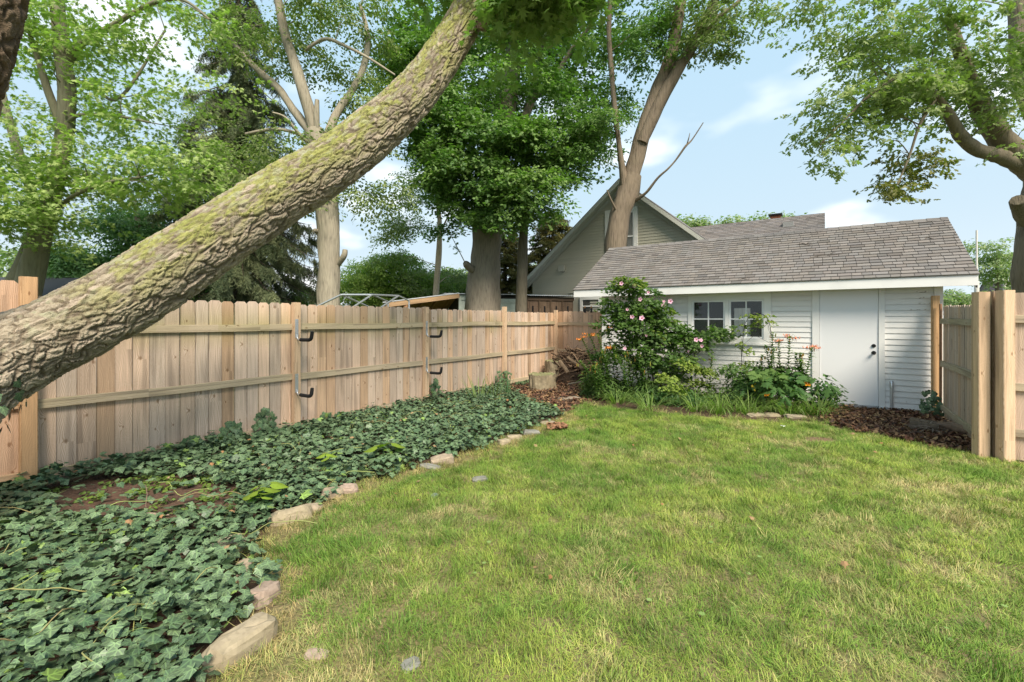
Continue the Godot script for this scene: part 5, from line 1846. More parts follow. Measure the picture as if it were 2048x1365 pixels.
# ---------------------------------------------------------------- the leaning tree in front
func bark_trunk(knots: Array, per: int, sides: int, amp: float, mossy: float, bark: Color) -> ArrayMesh:
	var s := smooth(knots, per)
	var pts: Array = s[0]
	var rad: Array = s[1]
	var cell := FastNoiseLite.new()
	cell.noise_type = FastNoiseLite.TYPE_CELLULAR
	cell.seed = 17
	cell.frequency = 1.0
	cell.fractal_type = FastNoiseLite.FRACTAL_NONE
	cell.cellular_jitter = 1.0
	cell.cellular_return_type = FastNoiseLite.RETURN_DISTANCE2_SUB
	var tone := FastNoiseLite.new()
	tone.noise_type = FastNoiseLite.TYPE_CELLULAR
	tone.seed = 17
	tone.frequency = 1.0
	tone.fractal_type = FastNoiseLite.FRACTAL_NONE
	tone.cellular_jitter = 1.0
	tone.cellular_return_type = FastNoiseLite.RETURN_CELL_VALUE
	var m := pts.size()
	var mb := MB.new()
	var p := PackedVector3Array()
	var cols := PackedColorArray()
	var d0: Vector3 = (pts[1] - pts[0]).normalized()
	var x := Vector3.BACK.cross(d0).normalized()
	var run := 0.0
	for i in m:
		var d: Vector3 = (pts[mini(i + 1, m - 1)] - pts[maxi(i - 1, 0)]).normalized()
		x = (x - d * x.dot(d)).normalized()
		var y := d.cross(x)
		if i:
			run += pts[i].distance_to(pts[i - 1])
		for k in sides:
			var an := TAU * k / sides
			var o := x * cos(an) + y * sin(an)
			var r: float = rad[i]
			var lx := cos(an) * r
			var ly := sin(an) * r
			var wa := n2.get_noise_3d(run * 5.0, lx * 9.0, ly * 9.0) * 0.035
			var wb := n2.get_noise_3d(run * 5.0 + 40.0, lx * 9.0, ly * 9.0) * 0.05
			var q := Vector3((run + wb) * 4.0, (lx + wa) * 17.0, (ly - wa) * 17.0)
			var c1 := cell.get_noise_3dv(q) + 1.0
			var c2 := cell.get_noise_3dv(q * 2.5 + Vector3(9, 3, 5)) + 1.0
			var tv := tone.get_noise_3dv(q)
			var big := n1.get_noise_3d(run * 1.3, lx * 3.0, ly * 3.0)
			var plate := smoothstep(0.01, 0.17, c1)
			var small := smoothstep(0.02, 0.22, c2)
			var h := plate * 0.75 + small * 0.45 * (0.4 + 0.6 * plate) + tv * 0.28 * plate + 0.18 * n2.get_noise_3dv(q * 3.1)
			p.append(pts[i] + o * (r * (1.0 + 0.07 * big) + amp * (h - 0.6)))
			var up := o.y
			# bark tone by plate; bare pinkish plates; moss and lichen where it grows, on the upper side
			var c := bark * (1.0 + 0.25 * tv + 0.12 * big)
			c = c.lerp(Color(0.47, 0.38, 0.30), smoothstep(0.55, 0.8, tv) * 0.7 * plate)
			c = c.lerp(Color(0.085, 0.06, 0.04), (1.0 - plate * (0.5 + 0.5 * small)) * 0.75)
			var mn := n1.get_noise_3d(run * 3.0 + 7.0, lx * 6.0, ly * 6.0) + 0.5 * n2.get_noise_3dv(q * 1.7)
			var reach := smoothstep(1.5, 2.9, run) * smoothstep(-0.6, 0.2, up + 0.25 * big)
			var mk := smoothstep(-0.35, 0.15, mn) * reach * mossy
			var moss := Color(0.215, 0.235, 0.055).lerp(Color(0.355, 0.36, 0.10), clampf(0.5 + n2.get_noise_3dv(q * 2.9), 0, 1))
			c = c.lerp(moss, clampf(mk * (0.35 + 0.55 * plate), 0, 0.85))
			var lk := smoothstep(0.35, 0.55, n2.get_noise_3d(run * 7.0 + 90.0, lx * 14.0, ly * 14.0)) * smoothstep(-0.2, 0.5, up)
			c = c.lerp(Color(0.42, 0.42, 0.28), lk * 0.6)
			c.a = 1.0
			cols.append(c)
	for i in m:
		for k in sides + 1:
			var kk := k % sides
			mb.v.append(p[i * sides + kk])
			mb.c.append(cols[i * sides + kk])
			mb.t.append(Vector2(float(k) / sides, i * 0.02))
			var a := p[i * sides + (kk + 1) % sides] - p[i * sides + (kk + sides - 1) % sides]
			var b := p[mini(i + 1, m - 1) * sides + kk] - p[maxi(i - 1, 0) * sides + kk]
			var nn := a.cross(b).normalized()
			if nn.dot(p[i * sides + kk] - pts[i]) < 0.0:
				nn = -nn
			mb.n.append(nn)
	for i in m - 1:
		for k in sides:
			var a := i * (sides + 1) + k
			var b := a + sides + 1
			mb.ix.append_array([a, b, a + 1, b, b + 1, a + 1])
	for e in [0, m - 1]:
		var nn: Vector3 = (pts[0] - pts[1]).normalized() if e == 0 else (pts[m - 1] - pts[m - 2]).normalized()
		for k in sides:
			mb.tri(pts[e], p[e * sides + k], p[e * sides + (k + 1) % sides], nn, bark)
	return mb.mesh()

var lean_knots := []

func build_leaning_tree():
	var t := new_tree("leaning_maple", "huge mossy trunk leaning across the yard from the left edge")
	t.bark = Color(0.385, 0.325, 0.245)
	lean_knots = [kn(-235, 1130, 2.92, 122), kn(-215, 1000, 2.95, 106), kn(-160, 866, 3.05, 94), kn(-65, 762, 3.2, 84), kn(37, 702, 3.4, 76), kn(150, 650, 3.6, 70), kn(300, 564, 3.85, 65), kn(425, 480, 4.1, 61), kn(565, 389, 4.4, 54), kn(683, 315, 4.65, 49), kn(765, 250, 4.85, 45), kn(835, 182, 5.0, 40), kn(893, 100, 5.2, 35), kn(942, 14, 5.35, 33), kn(985, -90, 5.5, 34), kn(1010, -220, 5.7, 30), kn(1020, -420, 5.9, 24)]
	put("trunk", bark_trunk(lean_knots, 58, 210, 0.019, 1.0, t.bark), mats.mossy_bark, t.node)
	var second := [kn(-240, 1100, 2.90, 78), kn(-235, 800, 2.85, 75), kn(-185, 500, 2.8, 62), kn(-106, 250, 2.75, 55), kn(-56, 110, 2.7, 52), kn(-24, -20, 2.7, 50), kn(20, -220, 2.7, 46), kn(70, -450, 2.7, 40)]
	var o := put("trunk", bark_trunk(second, 34, 110, 0.026, 0.1, Color(0.15, 0.105, 0.075)), mats.mossy_bark, t.node)
	o.set_meta("label", "dark second stem in the top left corner")
	# the hollow stub at the top
	var mb := MB.new()
	var s := smooth([kn(962, 60, 5.22, 12), kn(970, 20, 5.15, 13), kn(972, -6, 5.12, 12), kn(973, -24, 5.1, 10)], 5)
	mb.tube(s[0], s[1], 12, Color(0.26, 0.17, 0.12), true, 0.25, n2)
	part("branch_stub", mb, mats.bark, t.node)
	for k in lean_knots:
		if k[0].y > 5.0:
			t.skeleton.append(k)
	# limbs that leave the trunk above the picture, with leaves that hang into it
	limb(t, "limb", [kn(985, -90, 5.5, 16), kn(1060, -130, 5.2, 12), kn(1150, -130, 5.0, 8), kn(1260, -160, 4.9, 4)], mats.bark, 10)
	limb(t, "limb", [kn(1000, -160, 5.6, 14), kn(900, -220, 5.3, 10), kn(780, -240, 5.0, 6), kn(640, -260, 4.9, 3)], mats.bark, 10)
	var a := Color(0.19, 0.29, 0.09)
	var b := Color(0.30, 0.40, 0.14)
	blob(t, 1070, -30, 4.9, 75, 50, 0.3, 9, 18, 0.30, a, b, 0.8)
	blob(t, 1150, -55, 4.9, 75, 50, 0.3, 8, 18, 0.30, a, b, 0.8)
	blob(t, 820, -150, 5.0, 120, 60, 0.5, 8, 18, 0.34, a, b, 0.6)
	var leaves := []
	for k in 3:
		leaves.append(cluster_mesh(outline_silver, 8, 0.115, 0.30, 0.11, 0.5, 600 + k))
	finish(t, leaves, mats.leaf)

# ---------------------------------------------------------------- lawn
func tuft_mesh(count: int, radius: float, h0: float, h1: float, width: float, seed_: int) -> ArrayMesh:
	var keep := rng.state
	rng.seed = seed_
	var mb := MB.new()
	for i in count:
		var an := rr(0, TAU)
		var d := radius * sqrt(rng.randf())
		var p := Vector3(cos(an) * d, -0.004, sin(an) * d)
		var yaw := rr(0, TAU)
		var steep := rr(0.55, 1.35)
		var dir := Vector3(cos(yaw) * cos(steep), sin(steep), sin(yaw) * cos(steep))
		var k := rr(0.75, 1.2)
		var dry := rng.randf()
		var c := Color(k, k, k)
		if dry < 0.16:
			c = Color(k * 1.55, k * 1.08, k * 1.5)
		elif dry < 0.36:
			c = Color(k * 0.55, k * 0.72, k * 0.6)
		elif dry < 0.46:
			c = Color(k * 0.9, k * 1.15, k * 1.3)
		mb.blade(p, dir, rr(h0, h1), width * rr(0.7, 1.3), rr(0.2, 1.3), 3, c, c * 1.12, 0.5)
	rng.state = keep
	return mb.mesh()

func lawn_allowed(q: Vector2) -> bool:
	return not (inside(q, bed) or inside(q, mulch_back) or inside(q, mulch_door) or inside(q, border) or inside(q, dirt))

func edge_noise(x: float, z: float) -> Vector2:
	return Vector2(n1.get_noise_2d(x * 3.0, z * 3.0), n1.get_noise_2d(x * 3.0 + 50.0, z * 3.0)) * 0.16

func build_lawn_grass():
	var meshes := []
	for k in 4:
		meshes.append(tuft_mesh(34, 0.056, 0.024, 0.066, 0.0029, 900 + k))
	var xs := [[], [], [], []]
	var cs := [[], [], [], []]
	var green := Color(0.230, 0.335, 0.055)
	var deep := Color(0.125, 0.225, 0.036)
	var lime := Color(0.44, 0.475, 0.095)
	var straw := Color(0.60, 0.475, 0.235)
	var x := -6.0
	var st := 0.043
	while x < 3.4:
		var z := -10.3
		while z < 1.4:
			var px_ := x + rr(-0.5, 0.5) * st
			var pz := z + rr(-0.5, 0.5) * st
			z += st
			# only the part that can come into view, with a margin
			var depth := -px_ * sin(YAW) - pz * cos(YAW)
			var across := px_ * cos(YAW) - pz * sin(YAW)
			if depth < 1.1 or absf(across) > depth * 1.25 + 0.8:
				continue
			if px_ > 1.42 and pz < -7.25:
				continue
			var q := Vector2(px_, pz)
			if not lawn_allowed(q + edge_noise(px_, pz)):
				continue
			if inside(q, bed) or inside(q, border):
				if rng.randf() < 0.8:
					continue
			var wear := n1.get_noise_2d(px_ * 0.9 + 31.0, pz * 0.9)
			var patch := n2.get_noise_2d(px_ * 3.6, pz * 3.6)
			if rng.randf() < 0.10 + 0.4 * smoothstep(0.32, 0.6, patch + wear * 0.4):
				continue
			var yellow := clampf(0.30 + 0.05 * (px_ + 1.5) + 0.55 * wear + 0.25 * n2.get_noise_2d(px_ * 1.3 + 9.0, pz * 1.3) + 0.30 * n2.get_noise_2d(px_ * 5.5 + 3.0, pz * 5.5) + 0.17 * rng.randfn(), 0, 1)
			var c := deep.lerp(green, clampf(0.5 + 0.9 * n1.get_noise_2d(px_ * 1.9, pz * 1.9 + 70.0) + 0.5 * n2.get_noise_2d(px_ * 7.0, pz * 7.0 + 13.0) + 0.12 * (px_ + 2.0), 0, 1)).lerp(lime, clampf(0.25 + 0.07 * (px_ + 2.0) + 0.55 * n2.get_noise_2d(px_ * 0.7 + 20.0, pz * 0.7), 0, 0.8))
			c = c.lerp(straw, smoothstep(0.40, 0.95, yellow) * 0.9)
			# thick dark clumps, and a worn dry strip along the bed's stones
			var clump := smoothstep(0.05, 0.55, n2.get_noise_2d(px_ * 2.9 + 17.0, pz * 2.9))
			c = c.lerp(deep * 1.05, clump * 0.55 * (1.0 - smoothstep(0.4, 0.9, yellow)))
			if inside(q + Vector2(-0.26, 0.06) + edge_noise(px_, pz), bed) or inside(q + Vector2(-0.12, -0.16) + edge_noise(px_, pz), bed):
				if rng.randf() < 0.45:
					continue
				c = c.lerp(Color(0.50, 0.36, 0.17), rr(0.25, 0.95))
			var k := rng.randi_range(0, 3)
			var s := rr(0.55, 1.2) * (1.0 + 0.45 * n2.get_noise_2d(px_ * 6.5 + 40.0, pz * 6.5) + 0.75 * clump)
			var lay := n1.get_noise_2d(px_ * 1.5 + 77.0, pz * 1.5) * 5.0
			var lean := Basis(Vector3(cos(lay), 0, sin(lay)), rr(0.0, 0.55) * (0.5 + clump))
			xs[k].append(Transform3D(lean * Basis(Vector3.UP, rr(0, TAU)).scaled(Vector3(1.0, s, 1.0)), Vector3(px_, relief(px_, pz), pz)))
			cs[k].append(c * rr(0.70, 1.28))
		x += st
	var o := thing("lawn_grass", "short patchy lawn of green and straw coloured grass", "grass")
	o.set_meta("kind", "stuff")
	for k in 4:
		scatter("grass", meshes[k], mats.grass, xs[k], cs[k], o)
	# rank grass along the bed's edge and round the border
	var tall := tuft_mesh(26, 0.06, 0.08, 0.20, 0.0042, 950)
	var tx := []
	var tc := []
	for poly in [bed, border]:
		for i in poly.size():
			var a: Vector2 = poly[i]
			var b: Vector2 = poly[(i + 1) % poly.size()]
			if (a.x < -5.9 or b.x < -5.9) or (a.y > 1.0 or b.y > 1.0) or (a.y < -10.0 or b.y < -10.0):
				continue
			var n := int(a.distance_to(b) * 13.0)
			for k in n:
				var q := a.lerp(b, rng.randf()) + Vector2(rr(-0.12, 0.12), rr(-0.12, 0.12))
				if rng.randf() < 0.35:
					continue
				var s := rr(0.5, 1.0)
				tx.append(Transform3D(Basis(Vector3.UP, rr(0, TAU)).scaled(Vector3(1, s, 1)), Vector3(q.x, relief(q.x, q.y), q.y)))
				tc.append(green.lerp(straw, pow(rng.randf(), 1.6)))
	scatter("grass", tall, mats.grass, tx, tc, o)
	# clover and other broad leaves in the grass
	var weed := MB.new()
	for i in 7:
		var an := TAU * i / 7.0
		weed.leaf(Transform3D(facing(Vector3(cos(an), 0.25, sin(an))), Vector3(0, 0.03, 0)), outline_heart, 0.017, 0.2, Color.WHITE)
	tx = []
	tc = []
	for i in 320:
		var q := Vector2(rr(-4.5, 2.0), rr(-9.5, -0.6))
		if not lawn_allowed(q) or n1.get_noise_2d(q.x * 0.8, q.y * 0.8 + 11.0) < 0.02:
			continue
		tx.append(Transform3D(Basis(Vector3.UP, rr(0, TAU)).scaled(Vector3.ONE * rr(0.5, 1.1)), Vector3(q.x, relief(q.x, q.y) + rr(0.0, 0.02), q.y)))
		tc.append(Color(0.20, 0.31, 0.085).lerp(Color(0.27, 0.37, 0.12), rng.randf()))
	scatter("broad_leaves", weed.mesh(), mats.grass, tx, tc, o)

# ---------------------------------------------------------------- ivy
func ivy_leaf(seed_: int) -> ArrayMesh:
	var mb := MB.new()
	var r := RandomNumberGenerator.new()
	r.seed = seed_
	var outline := PackedVector2Array()
	for p in outline_ivy:
		outline.append(p * Vector2(r.randf_range(0.9, 1.1), r.randf_range(0.94, 1.06)))
	mb.leaf(Transform3D.IDENTITY, outline, 1.0, r.randf_range(-0.06, 0.14), Color.WHITE, r.randf_range(0.05, 0.25))
	return mb.mesh()

func ivy_color() -> Color:
	var f := rng.randf()
	var c := Color(0.100, 0.175, 0.092).lerp(Color(0.215, 0.310, 0.170), f)
	if rng.randf() < 0.03:
		c = Color(0.28, 0.42, 0.11)
	return c * rr(0.8, 1.2)

func ivy_pose(p: Vector3, tilt: float, size: float) -> Transform3D:
	var b := Basis.from_euler(Vector3(rr(-tilt * 1.25, tilt * 0.45), rr(0, TAU), rr(-tilt, tilt) * 0.6))
	return Transform3D(b.scaled(Vector3.ONE * size), p)

func build_ivy():
	var leaves := [ivy_leaf(1), ivy_leaf(2), ivy_leaf(3)]
	var o := thing("ivy_bed", "dark green ivy ground cover filling the bed along the long fence", "ivy")
	o.set_meta("kind", "stuff")
	var all := []
	var x := -6.05
	var st := 0.030
	while x < -1.6:
		var z := -9.2
		while z < 1.7:
			var px_ := x + rr(-0.6, 0.6) * st
			var pz := z + rr(-0.6, 0.6) * st
			z += st
			var q := Vector2(px_, pz)
			var w := q + edge_noise(px_, pz) * 1.2
			if not inside(w, bed):
				continue
			var depth := -px_ * sin(YAW) - pz * cos(YAW)
			var across := px_ * cos(YAW) - pz * sin(YAW)
			if depth < 0.7 or absf(across) > depth * 1.3 + 0.8:
				continue
			if inside(q + edge_noise(px_, pz) * 0.5, bare) and rng.randf() < 0.90:
				continue
			if inside(w, mulch_back) and rng.randf() < 0.85:
				continue
			var bare_stone := false
			for sp in stone_spots:
				if q.distance_to(sp[0]) < sp[1]:
					bare_stone = true
			if bare_stone and rng.randf() < 0.9:
				continue
			var lump := 0.5 + 0.6 * n1.get_noise_2d(px_ * 1.8, pz * 1.8) + 0.3 * n2.get_noise_2d(px_ * 6.0, pz * 6.0)
			var far := smoothstep(-3.0, -6.0, pz)
			var edge := 0.06 * smoothstep(-5.5, -6.0, px_)
			var y := relief(px_, pz) + 0.02 + pow(rng.randf(), 0.7) * (0.05 + 0.13 * clampf(lump, 0, 1)) + edge * rng.randf()
			var size := rr(0.030, 0.066) * lerpf(1.0, 0.85, far)
			if rng.randf() < 0.12:
				size *= 1.45
			all.append([Vector3(px_, y, pz), size])
		x += st
	all.sort_custom(func(a, b): return EYE.distance_squared_to(a[0]) > EYE.distance_squared_to(b[0]))
	# the leaves that show largest: near, in view, and on top
	var single := []
	var xs := [[], [], []]
	var cs := [[], [], []]
	for i in range(all.size() - 1, -1, -1):
		var p: Vector3 = all[i][0]
		var size: float = all[i][1]
		var depth := -p.x * sin(YAW) - p.z * cos(YAW)
		var across := p.x * cos(YAW) - p.z * sin(YAW)
		var xf := ivy_pose(p, 0.75, size)
		if single.size() < 290 and depth > 1.9 and absf(across) < depth * 1.1 and p.y > relief(p.x, p.z) + 0.09 and size > 0.05:
			single.append([xf, i % 3])
			continue
		xs[i % 3].append(xf)
		cs[i % 3].append(ivy_color())
	for k in 3:
		scatter("leaves", leaves[k], mats.ivy, xs[k], cs[k], o)
	var tones := []
	for k in 6:
		var m: StandardMaterial3D = mats.ivy.duplicate()
		var c := ivy_color()
		m.albedo_color = Color(c.r, c.g, c.b).linear_to_srgb()
		tones.append(m)
	for s in single:
		put("leaf", leaves[s[1]], tones[rng.randi_range(0, 5)], o, s[0])
	var trails := MB.new()
	for i in 70:
		var q := Vector2(rr(-5.8, -2.2), rr(-8.0, 0.2))
		if not inside(q, bed):
			continue
		var an := rr(0, TAU)
		var pts := []
		for k in 6:
			pts.append([Vector3(q.x, relief(q.x, q.y) + rr(0.05, 0.16), q.y), 0.0032])
			an += rr(-0.6, 0.6)
			q += Vector2(cos(an), sin(an)) * 0.12
		var sp := smooth(pts, 3)
		trails.tube(sp[0], sp[1], 4, Color(0.26, 0.20, 0.10).lerp(Color(0.30, 0.36, 0.12), rng.randf()), false)
	part("trailing_stems", trails, mats.dead_wood, o, "stuff")
	var wisp := tuft_mesh(5, 0.03, 0.12, 0.26, 0.0036, 977)
	var wx := []
	var wc := []
	for i in 420:
		var q := Vector2(rr(-5.9, -1.9), rr(-8.8, 0.3))
		if inside(q, bed) and not inside(q, bare) and n1.get_noise_2d(q.x * 1.1, q.y * 1.1 + 5.0) > -0.05:
			wx.append(Transform3D(Basis(Vector3.UP, rr(0, TAU)), Vector3(q.x, relief(q.x, q.y) + 0.04, q.y)))
			wc.append(Color(0.22, 0.34, 0.08).lerp(Color(0.42, 0.40, 0.15), rng.randf()))
	scatter("grass_wisps", wisp, mats.grass, wx, wc, o)
	# sprigs that climb the fence
	var sprigs := [
		[385, 905, 55, 34, 130, "low mound of ivy against the fence left of the first sprig"], [460, 872, 20, 30, 60, "short ivy sprig climbing the fence, bright new leaf on top"],
		[524, 850, 17, 34, 70, "tallest thin ivy sprig on the fence left of the hook post"], [575, 875, 26, 26, 70, "ivy heaped round the foot of the nearer hook post"],
		[655, 848, 30, 26, 90, "rounded ivy mound on the fence right of the hook post"], [735, 835, 40, 18, 80, "low ivy fringe along the fence between the two hook posts"], [868, 780, 9, 24, 34, "thin ivy sprig on the fence right of the farther hook post"],
		[1003, 757, 22, 18, 60, "dark ivy mound at the foot of the tall fence post near irises"], [1045, 772, 24, 12, 44, "small ivy clump between irises and tree stumps"]]
	for s in sprigs:
		var node := thing("ivy_sprig", s[5], "ivy", Vector3.ZERO, 0.0, "ivy climbing the fence")
		var c := on_x(s[0], s[1], -6.0)
		var d: float = -c.x * sin(YAW) - c.z * cos(YAW)
		var lx := []
		var lc := []
		for i in int(s[4] * 1.6):
			var f := rr(-1, 1)
			var g := rr(-1, 1)
			if f * f + g * g > 1.0:
				continue
			var p := c + Vector3(rr(0.0, 0.13) * (1.0 - 0.5 * absf(g)), g * s[3] * d / FOCAL, f * s[2] * d / FOCAL / 0.8)
			p.x = maxf(p.x, -6.04)
			if p.y < 0.02:
				p.y = 0.02 + 0.1 * rng.randf()
			var b := facing(Vector3(rr(-0.2, 0.3), -0.9, rr(-0.6, 0.6)), Vector3(1, 0.35, rr(-0.4, 0.4)))
			lx.append(Transform3D(b.scaled(Vector3.ONE * rr(0.045, 0.08)), p))
			lc.append(ivy_color())
		scatter("leaves", leaves[0], mats.ivy, lx, lc, node)
		var st_ := MB.new()
		st_.tube([Vector3(c.x, 0.0, c.z), c, c + Vector3(0, s[3] * d / FOCAL * 0.9, 0.02)], [0.005, 0.004, 0.002], 5, Color(0.14, 0.10, 0.06))
		part("stem", st_, mats.dead_wood, node)
	# ivy on the leaning trunk's base, and on the post by the shed door
	var tr := thing("trunk_ivy", "blue-green ivy climbing the leaning trunk at the left edge", "ivy")
	var sm := smooth(lean_knots.slice(0, 5), 10)
	var lx := []
	var lc := []
	for i in 420:
		var k: int = int(rng.randf() * (sm[0].size() - 9))
		var an := rr(0, TAU)
		var d := Vector3(cos(an), rr(-0.3, 0.6), sin(an)).normalized()
		var p: Vector3 = sm[0][k] + d * (sm[1][k] * 1.05 + rr(0.0, 0.06))
		if p.y < 0.05:
			continue
		lx.append(Transform3D(facing(Vector3(rr(-0.5, 0.5), -0.9, rr(-0.5, 0.5)), d).scaled(Vector3.ONE * rr(0.05, 0.085)), p))
		lc.append(ivy_color() * 0.9)
	scatter("leaves", leaves[1], mats.ivy, lx, lc, tr)
	var pr := thing("post_ivy", "ivy sprig at the foot of the brown post by the shed corner", "ivy")
	lx = []
	lc = []
	for i in 70:
		var y := rr(0.02, 0.42)
		var p := Vector3(1.44 + rr(-0.16, 0.12) * (1.0 - y), y, -9.90 + rr(-0.05, 0.10))
		lx.append(Transform3D(facing(Vector3(rr(-0.6, 0.6), -0.8, rr(-0.3, 0.3)), Vector3(-0.4, 0.5, 1)).scaled(Vector3.ONE * rr(0.04, 0.075)), p))
		lc.append(ivy_color())
	scatter("leaves", leaves[2], mats.ivy, lx, lc, pr)

# ---------------------------------------------------------------- stones
func build_stones():
	var cream := Color(0.36, 0.295, 0.20)
	var tan_ := Color(0.36, 0.285, 0.205)
	var pinkish := Color(0.38, 0.285, 0.225)
	var pale := Color(0.25, 0.24, 0.21)
	# column, row of the middle, length, width, height, turn in degrees, colour, label
	var list := [
		[482, 1302, 0.33, 0.15, 0.17, 62, cream, "largest cream edging stone, long and ridged, nearest in the bed's edge"],
		[527, 1195, 0.19, 0.13, 0.12, 80, pinkish, "brown-pink edging stone just behind the largest cream one"],
		[487, 1142, 0.16, 0.10, 0.11, 120, tan_, "small tan edging stone half sunk in ivy, third from nearest"],
		[455, 1092, 0.22, 0.14, 0.16, 50, cream, "upright pale edging stone beside the ivy, fourth from nearest"],
		[580, 1034, 0.32, 0.10, 0.16, 38, cream, "long pale edging stone standing on edge in dry grass"],
		[622, 1015, 0.18, 0.12, 0.09, 30, tan_, "flat tan edging stone touching the long pale one"],
		[664, 987, 0.20, 0.14, 0.11, 20, tan_, "rounded tan edging stone, left one of a touching pair"],
		[697, 979, 0.17, 0.12, 0.10, 10, pinkish, "rounded tan edging stone, right one of a touching pair"],
		[884, 922, 0.26, 0.16, 0.13, 15, tan_, "lone tan edging stone at the middle of the bed's edge"],
		[862, 930, 0.24, 0.14, 0.04, 0, pale, "flat grey stone just before the lone tan edging stone"],
		[1008, 886, 0.17, 0.12, 0.09, 30, cream, "small pale edging stone, left end of the far cluster"],
		[1028, 876, 0.22, 0.14, 0.09, 5, cream, "pale flat edging stone in the middle of the far cluster"],
		[1063, 866, 0.24, 0.14, 0.08, 10, pale, "grey flat edging stone at the right end of the far cluster"],
		[1092, 845, 0.30, 0.17, 0.05, 12, tan_, "long low edging stone nearly covered beside fallen leaves"],
		[1135, 796, 0.50, 0.24, 0.07, 8, Color(0.27, 0.22, 0.17), "flat brown stepping stone before the mulch corner"],
		[960, 957, 0.15, 0.11, 0.045, 15, pale, "pale grey flat stone lying alone on the lawn"],
		[868, 990, 0.09, 0.06, 0.025, 70, Color(0.20, 0.235, 0.24), "small bluish flat stone in the lawn near the bed"],
		[822, 1322, 0.09, 0.07, 0.03, 40, pale, "small grey stone sunk in the lawn at the bottom"],
		[633, 1306, 0.11, 0.06, 0.03, 5, pinkish, "small pinkish stone in the grass right of largest edging stone"],
		[1512, 829, 0.30, 0.18, 0.08, 5, cream, "pale border stone before the daylilies, left of three"],
		[1545, 829, 0.24, 0.17, 0.08, -8, cream, "pale border stone before the daylilies, middle of three"],
		[1590, 833, 0.34, 0.18, 0.07, 0, Color(0.40, 0.33, 0.24), "pale border stone before the daylilies, right of three"],
	]
	for i in list.size():
		var q: Array = list[i]
		var p := on_ground(q[0], q[1], 0.02)
		var h: float = q[4]
		stone_spots.append([flat(p), q[2] * 0.42])
		var o := put("stone", stone_mesh(Vector3(q[2], h, q[3]), i, q[6], 9, 14), mats.stone, null, Transform3D(Basis.from_euler(Vector3(rr(-0.12, 0.12), YAW + deg_to_rad(q[5]), rr(-0.15, 0.15))), Vector3(p.x, relief(p.x, p.z) + h * 0.12, p.z)))
		tag(o, q[7], "stone", "stones edging the beds" if i < 15 or i > 18 else "stones lying in the lawn")

# ---------------------------------------------------------------- the border before the shed and other plants
func flower_disc(size: float, petals: int, inner: Color, outer: Color, cup: float) -> ArrayMesh:
	# looks along +z
	var mb := MB.new()
	for i in petals:
		var a := TAU * i / petals
		var w := PI / petals * 1.12
		var prev := Vector3.ZERO
		for k in 6:
			var f := k / 5.0
			var an := a + (f - 0.5) * 2.0 * w
			var r := size * (0.72 + 0.28 * sin(f * PI) + 0.05 * sin(f * 21.0))
			var p := Vector3(cos(an) * r, sin(an) * r, cup * size * (0.6 + 0.1 * float(i % 2)))
			if k:
				var m0 := prev * 0.35
				var m1 := p * 0.35
				mb.face(Vector3.ZERO, m0, m1, inner, Vector3(0, 0, 1))
				mb.face(m0, prev, p, outer, Vector3(0, 0, 1))
				mb.face(m0, p, m1, outer, Vector3(0, 0, 1))
			prev = p
	mb.tube([Vector3(0, 0, 0), Vector3(0, 0, size * 0.55)], [size * 0.10, size * 0.07], 6, Color(0.75, 0.68, 0.45))
	return mb.mesh()

func lily_flower(col: Color) -> ArrayMesh:
	# six recurved petals hanging from the origin
	var mb := MB.new()
	for i in 6:
		var an := TAU * i / 6.0
		var d := Vector3(cos(an), 0, sin(an))
		var side := Vector3(-d.z, 0, d.x)
		var pts := [Vector3.ZERO, d * 0.025 + Vector3(0, -0.028, 0), d * 0.055 + Vector3(0, -0.030, 0), d * 0.072 + Vector3(0, -0.008, 0), d * 0.066 + Vector3(0, 0.018, 0)]
		var ws := [0.004, 0.012, 0.013, 0.008, 0.0]
		for k in 4:
			var a: Vector3 = pts[k]
			var b: Vector3 = pts[k + 1]
			mb.face(a - side * ws[k], a + side * ws[k], b + side * ws[k + 1], col, Vector3.UP)
			mb.face(a - side * ws[k], b + side * ws[k + 1], b - side * ws[k + 1], col, Vector3.UP)
	for i in 4:
		var an := TAU * i / 4.0
		mb.tube([Vector3.ZERO, Vector3(cos(an) * 0.02, -0.075, sin(an) * 0.02)], [0.0015, 0.0015], 4, Color(0.25, 0.10, 0.03))
	return mb.mesh()

